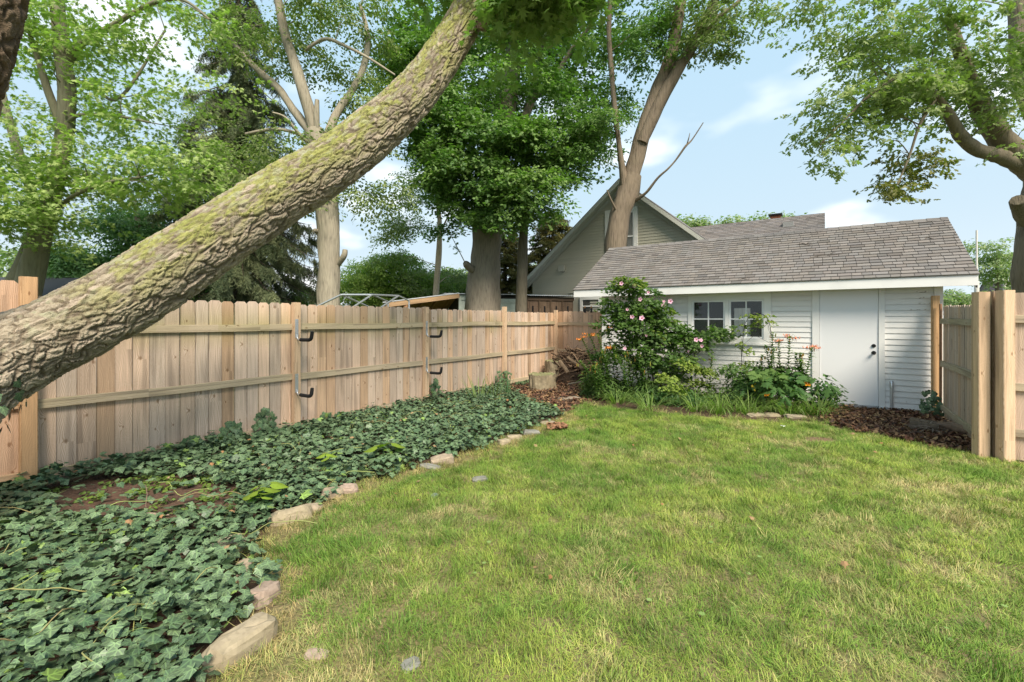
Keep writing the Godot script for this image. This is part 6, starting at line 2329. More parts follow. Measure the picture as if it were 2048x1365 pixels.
func lily(ub: float, vb: float, ut: float, vt: float, d: float, flowers: int, label: String, group: String, lf: ArrayMesh, fl: ArrayMesh):
	var base := at(ub, vb, d)
	base.y = 0.0
	var tip := at(ut, vt, d - 0.1)
	var o := thing("tiger_lily", label, "lily", base, 0.0, group)
	var e := tip - base
	var s := smooth([[Vector3.ZERO, 0.006], [e * 0.4 + Vector3(-e.x * 0.15, 0.03, 0), 0.005], [e * 0.75 + Vector3(-e.x * 0.08, 0.03, 0), 0.004], [e, 0.002]], 8)
	var mb := MB.new()
	mb.tube(s[0], s[1], 6, Color(0.10, 0.15, 0.04), false)
	part("stem", mb, mats.leaf, o)
	mb = MB.new()
	var m: int = s[0].size()
	var n := int(e.length() * 105.0)
	for i in n:
		var f := (i + 0.5) / n * 0.93 + 0.05
		var p: Vector3 = s[0][int(f * (m - 1))]
		var an := i * 2.4
		var len := lerpf(0.23, 0.085, f) * rr(0.8, 1.15)
		var c := Color(0.10, 0.185, 0.055).lerp(Color(0.23, 0.335, 0.10), clampf(f * 0.7 + rr(-0.2, 0.3), 0, 1))
		mb.blade(p, Vector3(cos(an), 0.55, sin(an)).normalized(), len, 0.029, rr(0.5, 1.3), 3, c, c, 0.7)
	part("leaves", mb, mats.leaf, o)
	for i in flowers:
		var an := TAU * i / maxf(flowers, 1) + ub
		var p := e + Vector3(cos(an) * 0.09, rr(-0.04, 0.04), sin(an) * 0.09)
		mb = MB.new()
		mb.tube([e * 0.97, e + Vector3(cos(an) * 0.05, 0.03, sin(an) * 0.05), p], [0.002, 0.002, 0.002], 4, Color(0.14, 0.17, 0.05), false)
		part("flower_stalk", mb, mats.leaf, o)
		put("flower", fl, mats.petal, o, Transform3D(Basis(Vector3.UP, rr(0, TAU)).scaled(Vector3.ONE * rr(0.8, 1.1)), p))
	for i in 3:
		var an := rr(0, TAU)
		mb = MB.new()
		var p := e + Vector3(cos(an) * 0.05, rr(-0.06, 0.01), sin(an) * 0.05)
		var cb := Color(0.42, 0.42, 0.10) if rng.randf() < 0.5 else Color(0.55, 0.30, 0.08)
		mb.tube([p, p + Vector3(0, -0.02, 0), p + Vector3(0, -0.05, 0), p + Vector3(0, -0.062, 0)], [0.003, 0.009, 0.008, 0.002], 6, cb)
		part("bud", mb, mats.leaf, o)

func strap_plant(called: String, label: String, category: String, group: String, u: float, v: float, count: int, l0: float, l1: float, width: float, steep: float, bend: float, a: Color, b: Color, spread := 0.12) -> Node3D:
	var p := on_ground(u, v)
	var o := thing(called, label, category, Vector3(p.x, relief(p.x, p.z), p.z), 0.0, group)
	var mb := MB.new()
	for i in count:
		var an := rr(0, TAU)
		var e := steep + rr(-0.3, 0.2)
		var q := Vector3(cos(an), 0, sin(an)) * spread * sqrt(rng.randf())
		var c := a.lerp(b, rng.randf())
		mb.blade(q, Vector3(cos(an) * cos(e), sin(e), sin(an) * cos(e)), rr(l0, l1), width * rr(0.7, 1.2), bend * rr(0.5, 1.3), 6, c, c.lerp(b, 0.4), 0.3)
	part("leaves", mb, mats.leaf, o)
	return o

func hosta(label: String, leaves: Array):
	# each leaf: column, row, length, turn
	var p := on_ground(leaves[0][0], leaves[0][1] + 18)
	var o := thing("hosta", label, "hosta", Vector3(p.x, 0.0, p.z), 0.0, "chartreuse hostas in the ivy bed")
	for q in leaves:
		var mb := MB.new()
		var c := Color(0.30, 0.42, 0.055) * rr(0.9, 1.15)
		var tip := on_ground(q[0], q[1], 0.19) - o.position
		var yaw := YAW + deg_to_rad(q[3])
		var dir := Vector3(sin(yaw), -0.18, cos(yaw)).normalized()
		var start: Vector3 = tip - dir * q[2] * 0.5
		mb.leaf(Transform3D(facing(dir, Vector3(0.15, 1, 0.2)), start), outline_heart, q[2], 0.22, c, 0.22)
		part("leaf", mb, mats.leaf, o)
		mb = MB.new()
		mb.tube([Vector3(0, 0, 0), start * 0.5 + Vector3(0, 0.05, 0), start], [0.005, 0.004, 0.003], 5, Color(0.25, 0.33, 0.08), false)
		part("stalk", mb, mats.leaf, o)

func build_border_plants():
	var small := []
	for k in 3:
		small.append(cluster_mesh(outline_maple, 9, 0.062, 0.20, 0.07, 0.15, 1100 + k))
	var fine := []
	for k in 2:
		fine.append(cluster_mesh(outline_simple, 11, 0.055, 0.22, 0.08, 0.15, 1200 + k))
	var vine := []
	for k in 2:
		vine.append(cluster_mesh(outline_heart, 7, 0.045, 0.14, 0.05, 0.2, 1300 + k))
	var narrow := []
	for k in 2:
		narrow.append(cluster_mesh(outline_narrow, 12, 0.17, 0.16, 0.05, 0.1, 1400 + k))
	var da := Color(0.072, 0.145, 0.040)
	var db := Color(0.185, 0.285, 0.080)
	var ya := Color(0.20, 0.29, 0.055)
	var yb := Color(0.37, 0.45, 0.10)
	# the flowering shrub
	var t := new_tree("hibiscus_shrub", "tall hibiscus shrub with pink flowers in front of the shed", "shrub")
	t.bark = Color(0.17, 0.13, 0.09)
	var root := at(1310, 789, 9.45)
	for q in [[1258, 570, 9.2], [1275, 600, 9.1], [1305, 625, 9.2], [1330, 610, 9.3], [1352, 670, 9.2], [1440, 668, 9.0], [1225, 650, 9.2], [1400, 690, 9.0], [1290, 680, 8.9]]:
		var e := at(q[0], q[1], q[2])
		limb(t, "stem", [[root + Vector3(rr(-0.1, 0.1), 0, rr(-0.06, 0.06)), 0.016], [root.lerp(e, 0.45) + Vector3(rr(-0.08, 0.08), 0.06, 0), 0.011], [e, 0.003]], mats.smooth_bark, 6, 0.05, 4)
	for q in [[1258, 572, 26, 20, 7], [1250, 605, 42, 22, 10], [1275, 625, 46, 26, 14], [1300, 590, 22, 20, 5], [1235, 640, 40, 16, 7], [1270, 665, 60, 26, 15], [1320, 645, 44, 30, 14], [1335, 680, 50, 26, 14], [1265, 705, 70, 30, 16], [1330, 725, 60, 30, 14], [1400, 685, 36, 16, 7], [1425, 668, 24, 12, 5], [1375, 660, 18, 14, 4], [1350, 770, 60, 24, 10]]:
		blob(t, q[0], q[1], 9.15, q[2], q[3], 0.22, q[4], 10, 0.16, da, db, 0.3)
	for q in [[1320, 640, 20, 40, 6], [1262, 566, 18, 12, 4]]:
		blob(t, q[0], q[1], 9.05, q[2], q[3], 0.2, q[4], 12, 0.14, ya * 0.8, yb * 0.8, 0.3)
	finish(t, small, mats.leaf)
	var pink := flower_disc(0.046, 5, Color(0.42, 0.04, 0.13), Color(0.74, 0.45, 0.58), 0.5)
	for q in [[1243, 567, 0.9], [1269, 572, 0.9], [1265, 563, 0.6], [1297, 585, 0.7], [1281, 599, 0.95], [1327, 611, 0.95], [1341, 603, 1.05], [1328, 603, 0.6], [1255, 619, 0.7], [1265, 634, 1.0], [1284, 637, 1.15], [1393, 680, 1.0], [1402, 681, 0.8], [1404, 692, 0.9], [1377, 703, 0.5], [1293, 671, 0.6], [1250, 697, 0.7]]:
		var p := at(q[0], q[1], 8.72)
		put("flower", pink, mats.petal, t.node, Transform3D(facing(Vector3(rr(-0.5, 0.3), rr(-0.5, 0.2), -1.0)).scaled(Vector3.ONE * q[2]), p))
	# lilies on both sides
	var lf: ArrayMesh = null
	var orange := lily_flower(Color(0.78, 0.26, 0.055))
	var coral := lily_flower(Color(0.80, 0.30, 0.17))
	var left := [
		[1205, 796, 1163, 676, 9.4, 2, "lily stalk leaning farthest left towards the wood heap"], [1215, 800, 1178, 668, 9.3, 2, "orange lily stalk against the short back fence"],
		[1222, 802, 1195, 668, 9.2, 1, "lily stalk at the shed's left corner trim"], [1232, 800, 1215, 655, 9.3, 1, "tallest left lily stalk beside the hibiscus foot"],
		[1240, 804, 1226, 690, 9.0, 1, "lily stalk with one bloom low before the left clapboards"], [1200, 806, 1158, 722, 9.0, 0, "budding lily stalk drooping over the mulch"],
		[1250, 806, 1250, 705, 8.9, 0, "budding lily stalk under the hibiscus, left group"], [1262, 808, 1275, 712, 8.9, 0, "lily stalk with yellow buds right of the left group"],
		[1212, 808, 1186, 735, 8.8, 0, "short leafy lily stalk at the front left of the border"], [1272, 808, 1300, 722, 8.8, 0, "leafy lily stalk in the middle of the hibiscus foot"], [1228, 806, 1205, 712, 9.0, 0, "leafy lily stalk before the corner trim"]]
	for q in left:
		lily(q[0], q[1], q[2], q[3], q[4], q[5], q[6], "lilies left of the hibiscus", lf, orange)
	var right := [
		[1540, 800, 1546, 664, 8.45, 0, "tall bare-topped lily stalk beside the vine arch"], [1560, 800, 1558, 680, 8.4, 2, "lily stalk third from the door with a pale bud"],
		[1575, 802, 1580, 672, 8.3, 3, "tallest right lily stalk with hanging orange blooms"], [1595, 804, 1603, 705, 8.15, 0, "budding lily stalk between the two flowering right ones"],
		[1605, 804, 1626, 694, 8.1, 3, "coral flowering lily stalk nearest the white door"], [1545, 804, 1532, 690, 8.5, 0, "leafy lily stalk just right of the window sill"],
		[1420, 806, 1424, 712, 9.0, 0, "lone leafy stalk below the windows"], [1452, 806, 1462, 728, 9.0, 0, "short leafy stalk under the right window"]]
	for q in right:
		lily(q[0], q[1], q[2], q[3], q[4], q[5], q[6], "lilies between vine arch and door", lf, coral)
	for i in 15:
		var u := rr(1178, 1300)
		lily(u + rr(-10, 20), rr(796, 808), u - rr(0, 22), rr(690, 752), rr(8.75, 9.35), 0, "leafy lily stalk in the dense clump before the shed's left corner", "lilies left of the hibiscus", lf, orange)
	for i in 9:
		var u := rr(1525, 1618)
		lily(u + rr(-8, 8), rr(798, 806), u + rr(-8, 10), rr(690, 745), 10.15 / -ray(u, 700).z - rr(0.25, 0.6), 0, "leafy lily stalk in the clump between the vine arch and the door", "lilies between vine arch and door", lf, coral)
	# leafy filling: each plant its own
	t = new_tree("leafy_plant", "narrow leaved green clump at the left end of the border", "plant")
	blob(t, 1215, 775, 9.2, 45, 30, 0.3, 22, 12, 0.2, da, db)
	blob(t, 1290, 785, 9.0, 55, 26, 0.3, 20, 12, 0.2, da, db)
	finish(t, narrow, mats.leaf)
	t = new_tree("leafy_plant", "rounded green weeds low in the middle of the border", "plant")
	blob(t, 1345, 800, 8.6, 45, 22, 0.25, 18, 14, 0.18, Color(0.05, 0.12, 0.04), Color(0.12, 0.22, 0.06))
	blob(t, 1420, 795, 8.7, 45, 24, 0.25, 18, 14, 0.18, da, db)
	finish(t, fine, mats.leaf)
	t = new_tree("yellow_vine", "yellow-green vine sprawling over the middle of the border", "vine")
	limb(t, "stem", [[at(1360, 800, 8.8), 0.008], [at(1365, 740, 8.8), 0.006], [at(1390, 715, 8.7), 0.003]], mats.smooth_bark, 5, 0.0, 4)
	blob(t, 1372, 728, 8.75, 30, 14, 0.2, 8, 10, 0.13, ya, yb, 0.6)
	blob(t, 1345, 765, 8.6, 30, 20, 0.2, 8, 10, 0.13, ya, yb, 0.6)
	blob(t, 1400, 750, 8.7, 18, 22, 0.2, 6, 12, 0.12, ya * 0.7, yb * 0.7, 0.6)
	finish(t, vine, mats.leaf)
	t = new_tree("leafy_plant", "broad leaved green plant under the right window", "plant")
	limb(t, "stem", [[at(1500, 805, 8.55), 0.010], [at(1495, 760, 8.55), 0.007], [at(1490, 725, 8.55), 0.003]], mats.smooth_bark, 5, 0.0, 4)
	blob(t, 1480, 755, 8.6, 34, 36, 0.25, 16, 12, 0.18, da, db)
	finish(t, fine, mats.leaf)
	t = new_tree("leafy_plant", "big lobed leaf plant left of the white door", "plant")
	limb(t, "stem", [[at(1560, 808, 8.05), 0.010], [at(1556, 770, 8.05), 0.007], [at(1550, 740, 8.05), 0.003]], mats.smooth_bark, 5, 0.0, 4)
	blob(t, 1560, 762, 8.05, 62, 26, 0.25, 13, 5, 0.24, Color(0.07, 0.155, 0.045), Color(0.13, 0.235, 0.07), 0.5)
	blob(t, 1530, 745, 8.25, 40, 22, 0.25, 8, 5, 0.2, da, db, 0.5)
	finish(t, [cluster_mesh(outline_oak, 5, 0.17, 0.22, 0.10, 0.2, 1501), cluster_mesh(outline_maple, 5, 0.15, 0.22, 0.10, 0.2, 1502)], mats.leaf)
	t = new_tree("leafy_plant", "small round leaved plant at the foot of the white door", "plant")
	blob(t, 1645, 785, 7.9, 24, 22, 0.2, 12, 9, 0.14, Color(0.05, 0.13, 0.04), Color(0.11, 0.21, 0.06))
	finish(t, vine, mats.leaf)
	# the vine on its wire arch
	t = new_tree("vine_arch", "leafy vine on a thin wire arch before the right window", "vine")
	t.bark = Color(0.05, 0.05, 0.045)
	var arch := [[at(1478, 800, 8.6), 0.006], [at(1485, 700, 8.6), 0.006], [at(1490, 650, 8.6), 0.006], [at(1508, 627, 8.6), 0.006], [at(1530, 632, 8.6), 0.006], [at(1541, 655, 8.6), 0.006], [at(1548, 720, 8.6), 0.006], [at(1552, 800, 8.6), 0.006]]
	limb(t, "wire_arch", arch, mats.black_metal, 6, 0.0, 6)
	limb(t, "wire_stay", [[at(1487, 690, 8.6), 0.003], [at(1545, 640, 8.6), 0.003]], mats.black_metal, 4, 0.0, 2)
	limb(t, "wire_stay", [[at(1490, 660, 8.6), 0.003], [at(1546, 690, 8.6), 0.003]], mats.black_metal, 4, 0.0, 2)
	for q in [[1486, 655, 9, 14, 6], [1487, 690, 9, 18, 7], [1489, 725, 11, 16, 7], [1506, 630, 12, 7, 6], [1524, 634, 10, 6, 5], [1514, 655, 9, 10, 5], [1538, 642, 7, 6, 4], [1485, 760, 12, 20, 7]]:
		blob(t, q[0], q[1], 8.6, q[2], q[3], 0.06, int(q[4] * 0.8), 2, 0.06, ya * 0.75, yb * 0.8, 0.2)
	finish(t, vine, mats.leaf)
	# daylilies and grasses along the front
	var ga := Color(0.13, 0.215, 0.05)
	var gb := Color(0.28, 0.38, 0.11)
	for q in [[1235, 806, "daylily tuft at the left end of the shed border"], [1300, 812, "daylily tuft before the hibiscus foot"], [1395, 818, "daylily tuft right of the yellow vine"], [1440, 820, "daylily tuft below the left window"], [1475, 818, "daylily tuft behind the left border stone"], [1500, 820, "daylily tuft left of the three border stones"], [1535, 818, "daylily tuft behind the middle border stone"], [1580, 822, "daylily tuft behind the right border stone"], [1615, 826, "daylily tuft arching towards the white door"], [1640, 828, "rightmost daylily tuft spilling onto the dry leaves"]]:
		strap_plant("daylily", q[2], "daylily", "daylily tufts in the shed border", q[0], q[1] + rr(0, 8), 64, 0.30, 0.62, 0.016, 1.1, 1.7, ga, gb, 0.2)
	var gold := flower_disc(0.06, 6, Color(0.75, 0.25, 0.02), Color(0.85, 0.36, 0.03), 0.7)
	for q in [[1615, 769, "orange daylily bloom against the white door's left foot", 1.15], [1533, 790, "orange daylily bloom low among the strap leaves", 0.9]]:
		var p := at(q[0], q[1], 7.95)
		var o := thing("daylily_flower", q[2], "daylily flower", p, 0.0, "daylily blooms")
		put("petals", gold, mats.petal, o, Transform3D(facing(Vector3(-0.1, -0.6, -0.6)).scaled(Vector3.ONE * q[3]), Vector3.ZERO))
		var mb := MB.new()
		var s := smooth([[Vector3(0, 0, -0.01), 0.004], [Vector3(-0.08, 0.02, -0.06), 0.004], [Vector3(-0.16, -p.y * 0.4, -0.1), 0.004], [Vector3(-0.2, -p.y, -0.12), 0.005]], 5)
		mb.tube(s[0], s[1], 5, ga, false)
		part("stalk", mb, mats.leaf, o)
	var yl := MB.new()
	for i in 16:
		var p := at(rr(1505, 1540), rr(752, 782), 8.0)
		yl.leaf(Transform3D(facing(Vector3(rr(-1, 1), -0.6, rr(-1, 1))), p), outline_simple, 0.06, 0.3, Color(0.55, 0.40, 0.03))
	tag(put("yellow_leaves", yl.mesh(), mats.petal), "yellowed leaves hanging among the plants right of the vine arch", "leaves", "", "stuff")
	# hostas in the ivy
	hosta("chartreuse hosta nearest the bare soil in the ivy bed", [[522, 985, 0.17, 200], [500, 985, 0.18, 250], [545, 975, 0.16, 150], [560, 968, 0.13, 120], [510, 972, 0.13, 230], [533, 992, 0.13, 170]])
	hosta("smallest chartreuse hosta, middle of the ivy bed", [[650, 915, 0.14, 240], [664, 909, 0.12, 130], [640, 911, 0.10, 270]])
	hosta("two-leaved chartreuse hosta farthest along the ivy bed", [[760, 888, 0.20, 200], [797, 886, 0.24, 150], [740, 896, 0.16, 260]])
	# irises
	strap_plant("iris", "pale green iris fan left of the tall fence post", "iris", "irises by the fence", 958, 808, 14, 0.40, 0.62, 0.026, 1.35, 0.5, Color(0.20, 0.30, 0.09), Color(0.30, 0.38, 0.13), 0.20)
	strap_plant("iris", "dark upright iris blades just before the tall fence post", "iris", "irises by the fence", 1014, 800, 6, 0.40, 0.62, 0.034, 1.45, 0.2, Color(0.08, 0.17, 0.08), Color(0.13, 0.22, 0.10), 0.07)
	strap_plant("iris", "single straw-tipped iris blades between the two iris fans", "iris", "irises by the fence", 990, 805, 5, 0.35, 0.6, 0.024, 1.4, 0.4, Color(0.16, 0.26, 0.08), Color(0.30, 0.32, 0.12), 0.1)
	# weeds in the bare soil
	t = new_tree("seedling", "small pale weeds coming up in the bare soil of the bed", "weed")
	t.node.set_meta("kind", "stuff")
	for i in 40:
		var q := bare[rng.randi_range(0, bare.size() - 1)].lerp(bare[rng.randi_range(0, bare.size() - 1)], rng.randf())
		for k in 3:
			t.xfs.append(Transform3D(Basis.from_euler(Vector3(rr(-0.2, 0.3), rr(0, TAU), 0)).scaled(Vector3.ONE * rr(0.5, 0.9)), Vector3(q.x, relief(q.x, q.y) + 0.03, q.y)))
			t.cols.append(ya.lerp(db, rng.randf()))
	finish(t, vine, mats.leaf)

# ---------------------------------------------------------------- heaps of wood and leaves
func stick(mb: MB, p: Vector3, dir: Vector3, l: float, r: float, col: Color):
	var side := dir.cross(Vector3.UP)
	side = (Vector3.RIGHT if side.length() < 0.01 else side).normalized()
	var s := smooth([[p - dir * l * 0.5, r], [p - dir * l * 0.15 + side * l * rr(-0.07, 0.07) + Vector3(0, l * 0.03, 0), r * 0.9], [p + dir * l * 0.2 + side * l * rr(-0.07, 0.07), r * 0.75], [p + dir * l * 0.5, r * 0.5]], 2)
	mb.tube(s[0], s[1], 6, col)

func log_mesh(l: float, r: float, bark: Color, cut: Color, k: int) -> ArrayMesh:
	var mb := MB.new()
	var s := smooth([[Vector3(-l / 2, 0, 0), r], [Vector3(-l * 0.2, 0, r * 0.12), r * 1.04], [Vector3(l * 0.2, 0.0, -r * 0.1), r * 0.97], [Vector3(l / 2, 0, 0), r * 0.95]], 6)
	mb.tube(s[0], s[1], 18, bark, false, 0.22, n2)
	for i in mb.c.size():
		var q := mb.v[i]
		mb.c[i] = bark * (1.0 + 0.4 * n2.get_noise_3d(q.x * 7.0 + k * 5.0, q.y * 50.0, q.z * 50.0))
	for e in [0, s[0].size() - 1]:
		var c: Vector3 = s[0][e]
		var nn := Vector3(-1 if e == 0 else 1, 0, 0)
		for ring in 4:
			for a in 18:
				var i0: int = e * 19 + a
				var p0 := mb.v[i0]
				var p1 := mb.v[i0 + 1]
				var f0 := ring / 4.0
				var f1 := (ring + 1) / 4.0
				var cc := cut * (0.85 if ring % 2 else 1.05)
				mb.quad(c.lerp(p0, f0), c.lerp(p1, f0), c.lerp(p1, f1), c.lerp(p0, f1), nn, cc)
	return mb.mesh()

func stump(o: Node3D, r: float, h: float, k: int):
	# furrowed bark all round, a sawn top set a little down inside it
	var mb := MB.new()
	var top := MB.new()
	var n := 44
	var rows := 7
	var prev := []
	for i in rows + 1:
		var row := []
		var y := -0.05 + (h + 0.05) * i / rows
		for j in n:
			var a := TAU * j / n
			var w := 1.0 + 0.10 * n1.get_noise_2d(cos(a) * 1.3 + k, sin(a) * 1.3) + 0.06 * n2.get_noise_3d(cos(a) * 9.0 + k, y * 3.0, sin(a) * 9.0) + 0.22 * maxf(0.0, 1.0 - y / (h * 0.5)) * (0.3 + 0.3 * sin(a * 4.0 + k))
			var yy := y + (0.03 * n2.get_noise_2d(cos(a) * 4.0, sin(a) * 4.0 + k) if i == rows else 0.0)
			row.append(Vector3(cos(a) * r * w, yy, sin(a) * r * w))
		if i:
			for j in n:
				var j2 := (j + 1) % n
				var c: Vector3 = row[j]
				var f := 0.75 + 0.5 * absf(n2.get_noise_3d(c.x * 22.0, c.y * 5.0, c.z * 22.0))
				var col := Color(0.27, 0.22, 0.145) * f
				mb.face(prev[j], row[j], row[j2], col, c * Vector3(1, 0, 1))
				mb.face(prev[j], row[j2], prev[j2], col, c * Vector3(1, 0, 1))
		prev = row
	part("bark", mb, mats.dead_wood, o)
	for ring in 7:
		var f0 := ring / 7.0
		var f1 := (ring + 1) / 7.0
		for j in n:
			var p0: Vector3 = prev[j]
			var p1: Vector3 = prev[(j + 1) % n]
			var c := Vector3(0, h - 0.012, 0)
			var e := Color(0.24, 0.205, 0.12).lerp(Color(0.17, 0.19, 0.08), 0.5 + 0.5 * n2.get_noise_2d(p0.x * f1 * 12.0, p0.z * f1 * 12.0)) * (0.85 if ring % 2 else 1.05)
			top.face(c.lerp(p0, f0), c.lerp(p0, f1), c.lerp(p1, f1), e)
			if ring:
				top.face(c.lerp(p0, f0), c.lerp(p1, f1), c.lerp(p1, f0), e)
	part("sawn_top", top, mats.dead_wood, o)

func build_heaps():
	var dry := MB.new()
	dry.leaf(Transform3D(Basis.IDENTITY, Vector3(0, 0, 0.5)), outline_maple, 1.0, 0.35, Color.WHITE, 0.5)
	var dry2 := MB.new()
	dry2.leaf(Transform3D(Basis.IDENTITY, Vector3(0, 0, 0.5)), outline_simple, 1.0, -0.6, Color.WHITE, -0.5)
	var leaf_meshes := [dry.mesh(), dry2.mesh()]
	var reds := [Color(0.12, 0.055, 0.035), Color(0.17, 0.085, 0.048), Color(0.22, 0.125, 0.07), Color(0.065, 0.04, 0.03), Color(0.27, 0.17, 0.085)]
	# litter by the door and in the back corner
	for area in [[mulch_door, 2600, "brown leaf litter between the white door and right fence"], [mulch_back, 2300, "reddish leaf litter in the back corner by the stumps"]]:
		var poly: PackedVector2Array = area[0]
		var lo := poly[0]
		var hi := poly[0]
		for p in poly:
			lo = lo.min(p)
			hi = hi.max(p)
		var xs := [[], []]
		var cs := [[], []]
		var many: int = area[1] * 2
		for i in many:
			var q := Vector2(rr(lo.x, hi.x), rr(lo.y, hi.y))
			if not inside(q + edge_noise(q.x, q.y), poly):
				continue
			if area[0] == mulch_back and q.y < -9.9 and q.x > -5.6 and rng.randf() < 0.5:
				continue
			var k: int = i % 2
			var s := rr(0.035, 0.08)
			xs[k].append(Transform3D(Basis.from_euler(Vector3(rr(-0.6, 0.6), rr(0, TAU), rr(-0.6, 0.6))).scaled(Vector3.ONE * s), Vector3(q.x, relief(q.x, q.y) + rr(0.005, 0.05), q.y)))
			cs[k].append(reds[rng.randi_range(0, 4)] * rr(0.75, 1.25))
		var o := thing("leaf_litter", area[2], "fallen leaves")
		o.set_meta("kind", "stuff")
		for k in 2:
			scatter("leaves", leaf_meshes[k], mats.dry_leaf, xs[k], cs[k], o)
	# single fallen leaves on lawn and ivy
	var fx := []
	var fc := []
	for i in 260:
		var q := Vector2(rr(-5.9, 1.3), rr(-9.6, -0.8))
		var y := relief(q.x, q.y) + 0.045
		if inside(q, bed):
			y += 0.10
		elif rng.randf() < 0.72:
			continue
		fx.append(Transform3D(Basis.from_euler(Vector3(rr(-0.5, 0.5), rr(0, TAU), rr(-0.5, 0.5))).scaled(Vector3.ONE * rr(0.025, 0.055)), Vector3(q.x, y, q.y)))
		fc.append(Color(0.30, 0.14, 0.06).lerp(Color(0.30, 0.22, 0.12), rng.randf()))
	for i in 90:
		var p := on_ground(1110 + rr(-14, 22), 857 + rr(-5, 5))
		fx.append(Transform3D(Basis.from_euler(Vector3(rr(-0.5, 0.5), rr(0, TAU), rr(-0.5, 0.5))).scaled(Vector3.ONE * rr(0.05, 0.08)), p + Vector3(0, 0.05, 0)))
		fc.append(Color(0.27, 0.135, 0.075) * rr(0.6, 1.2))
	var fo := thing("fallen_leaves", "scattered dry orange-brown leaves on the lawn and ivy", "fallen leaves")
	fo.set_meta("kind", "stuff")
	scatter("leaves", leaf_meshes[0], mats.dry_leaf, fx, fc, fo)
	# stumps
	var bark := Color(0.21, 0.175, 0.12)
	for q in [[1084, 778, 0.30, 0.34, "nearer mossy tree stump before the wood heap"], [1112, 762, 0.27, 0.52, "taller stump standing behind the nearer mossy one"]]:
		var p := on_ground(q[0], q[1])
		var o := thing("tree_stump", q[4], "stump", Vector3(p.x, 0, p.z), 0.0, "stumps in the back corner")
		stump(o, q[2], q[3], int(q[0]))
	# the heap of branches
	var c := Vector3(-5.15, 0.0, -10.35)
	var core := MB.new()
	var rings := 9
	var prev := []
	for i in rings + 1:
		var row := []
		var f := float(i) / rings
		for j in 20:
			var a := TAU * j / 20
			var w := 1.0 + 0.3 * n1.get_noise_2d(cos(a) * 1.5 + 3.0, sin(a) * 1.5 + f)
			row.append(c + Vector3(cos(a) * 0.85 * f * w, 0.74 * (1.0 - f * f) + 0.05 * n2.get_noise_2d(cos(a) * f * 9.0, sin(a) * f * 9.0) - 0.02, sin(a) * 0.50 * f * w))
		if i:
			for j in 20:
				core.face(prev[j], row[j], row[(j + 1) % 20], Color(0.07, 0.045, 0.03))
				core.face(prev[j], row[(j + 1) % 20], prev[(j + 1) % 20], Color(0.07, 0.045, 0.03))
		prev = row
	var heap := thing("brush_heap", "heap of dead branches and bark in the fence corner", "wood heap")
	heap.set_meta("kind", "stuff")
	part("mulch_core", core, mats.soil, heap, "stuff")
	var sticks := MB.new()
	for i in 260:
		var a := rr(0, TAU)
		var f := sqrt(rng.randf())
		var p := c + Vector3(cos(a) * 0.85 * f, 0.72 * (1.0 - f * f) + rr(0.0, 0.09), sin(a) * 0.5 * f)
		var dir := Vector3(rr(-1, 1), rr(-0.5, 0.35), rr(-0.6, 0.6)).normalized()
		var col := Color(0.075, 0.048, 0.032).lerp(Color(0.24, 0.165, 0.105), pow(rng.randf(), 2.6))
		stick(sticks, p, dir, rr(0.12, 0.6), rr(0.005, 0.024), col)
	part("sticks", sticks, mats.dead_wood, heap, "stuff")
	var logs := [
		[1128, 735, 10.7, 0.42, 0.05, Vector3(0.6, -0.5, 0.3), Color(0.22, 0.155, 0.10), "thick split log sloping down the left of the wood heap"],
		[1150, 727, 10.8, 0.46, 0.045, Vector3(0.5, -0.35, -0.1), Color(0.20, 0.14, 0.09), "pale log near the top of the wood heap"],
		[1165, 764, 10.2, 0.7, 0.018, Vector3(1, 0.22, -0.1), Color(0.34, 0.27, 0.20), "grey bare branch lying across the foot of the wood heap"],
		[1858, 870, 6.45, 0.40, 0.052, Vector3(1.0, -0.06, 0.45), Color(0.15, 0.11, 0.075), "longest log of the low pile by the right fence"],
		[1905, 872, 6.2, 0.28, 0.06, Vector3(0.9, 0.0, 0.5), Color(0.19, 0.13, 0.09), "dark log in the middle of the low pile by right fence"],
		[1925, 874, 6.1, 0.34, 0.06, Vector3(0.8, -0.03, 0.7), Color(0.23, 0.16, 0.11), "log with round cut end nearest the right fence"],
		[1850, 880, 6.3, 0.30, 0.055, Vector3(1, 0, 0.2), Color(0.14, 0.105, 0.075), "short log under the longest one by right fence"]]
	for i in logs.size():
		var q: Array = logs[i]
		var p := at(q[0], q[1], q[2])
		if i > 2:
			p.y = q[4] + 0.035
		var dirv: Vector3 = q[5].normalized()
		var zz := dirv.cross(Vector3.UP).normalized()
		var o := put("log", log_mesh(q[3], q[4], q[6], Color(0.28, 0.18, 0.11), i), mats.bark, null, Transform3D(Basis(dirv, zz.cross(dirv), zz), p))
		tag(o, q[7], "log", "logs in the wood piles")
	var tw := MB.new()
	for i in 60:
		var p := at(rr(1830, 1940), rr(862, 892), 6.25)
		p.y = rr(0.03, 0.12)
		stick(tw, p, Vector3(rr(-1, 1), rr(-0.12, 0.12), rr(-0.7, 0.7)).normalized(), rr(0.15, 0.5), rr(0.003, 0.008), Color(0.13, 0.095, 0.07).lerp(Color(0.24, 0.19, 0.15), rng.randf()))
	tag(put("twigs", tw.mesh(), mats.dead_wood), "thin twigs strewn over the low log pile", "twigs", "", "stuff")

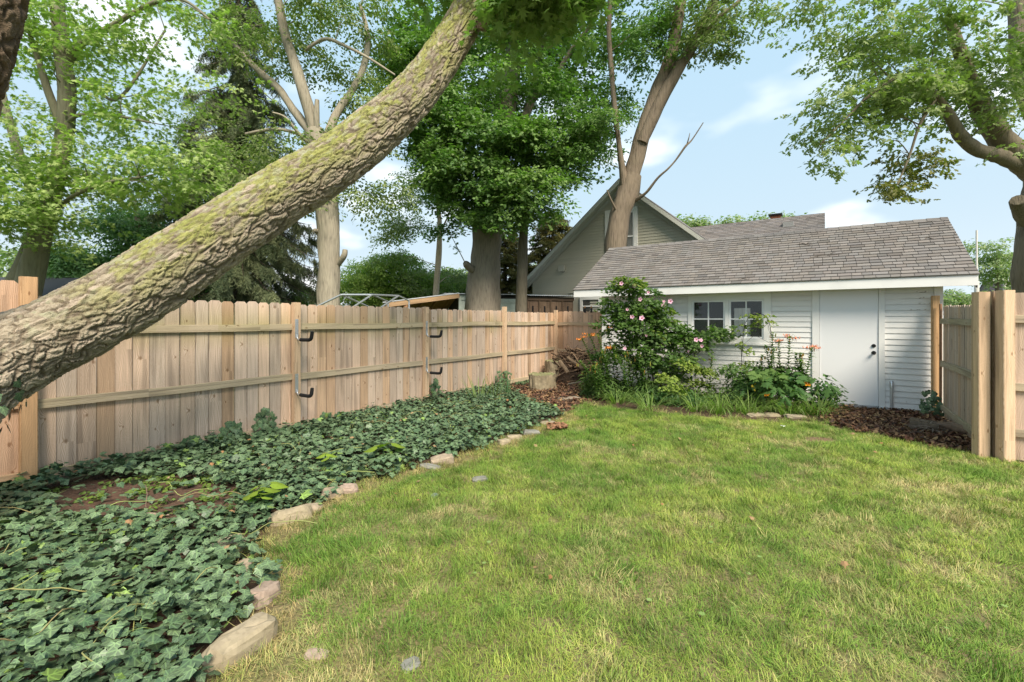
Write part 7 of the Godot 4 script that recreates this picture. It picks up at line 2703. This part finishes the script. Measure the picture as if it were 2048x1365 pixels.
# ---------------------------------------------------------------- bits
func build_bits():
	for q in [[1170, 603, "dark clip with an orange tip on the back fence, left one"], [1183, 602, "dark clip with an orange tip on the back fence, right one"]]:
		var p := on_z(q[0], q[1], -10.96)
		var o := thing("fence_clip", q[2], "clip", Vector3(p.x, 1.76, -10.975), 0.0, "clips on the back fence")
		slab(o, "clip_body", Vector3(-0.025, -0.02, 0.008), Vector3(0.025, 0.10, 0.03), mats.black_metal)
		slab(o, "tip", Vector3(-0.016, 0.10, 0.009), Vector3(0.016, 0.145, 0.028), mats.siding, Color(0.55, 0.26, 0.08))
	# a scrap of paper on the lawn, a torn label on the fence
	var p := on_ground(1566, 852, 0.05)
	var mb := MB.new()
	for i in 4:
		var a := TAU * i / 4.0
		mb.face(Vector3.ZERO, Vector3(cos(a) * 0.04, rr(-0.01, 0.02), sin(a) * 0.03), Vector3(cos(a + 1.4) * 0.05, rr(-0.01, 0.02), sin(a + 1.4) * 0.03), Color(0.8, 0.8, 0.8))
	tag(put("paper_scrap", mb.mesh(), mats.siding, null, Transform3D(Basis.IDENTITY, p)), "small white paper scrap on the lawn before the border stones", "paper")
	mb = MB.new()
	for q in [[62, 856, 0.03, 0.045], [66, 872, 0.035, 0.03], [70, 884, 0.02, 0.03], [56, 898, 0.022, 0.012]]:
		var c := on_x(q[0], q[1], -6.098)
		var prev := Vector3.ZERO
		for i in 9:
			var a := TAU * i / 8.0
			var k := 0.6 + 0.4 * absf(sin(i * 2.3 + q[0]))
			var e := c + Vector3(0.0, sin(a) * q[3] * k, cos(a) * q[2] * k)
			if i:
				mb.tri(c, prev, e, Vector3.RIGHT, Color(0.62, 0.33, 0.13))
			prev = e
	tag(put("torn_sticker", mb.mesh(), mats.siding), "torn orange scraps stuck to the boards by the first post", "sticker")
	# dead stalk and root in the bare soil
	mb = MB.new()
	var r := on_ground(292, 1026)
	stick(mb, r + Vector3(0, 0.10, 0), Vector3(0.05, 1, 0.05).normalized(), 0.26, 0.004, Color(0.30, 0.20, 0.16))
	var r2 := on_ground(305, 1036)
	stick(mb, r2 + Vector3(0, 0.02, 0), Vector3(cos(YAW), 0.02, -sin(YAW)), 0.26, 0.012, Color(0.30, 0.23, 0.18))
	tag(put("dead_stalk", mb.mesh(), mats.dead_wood), "thin dead stalk and root standing in the bare soil", "stalk")
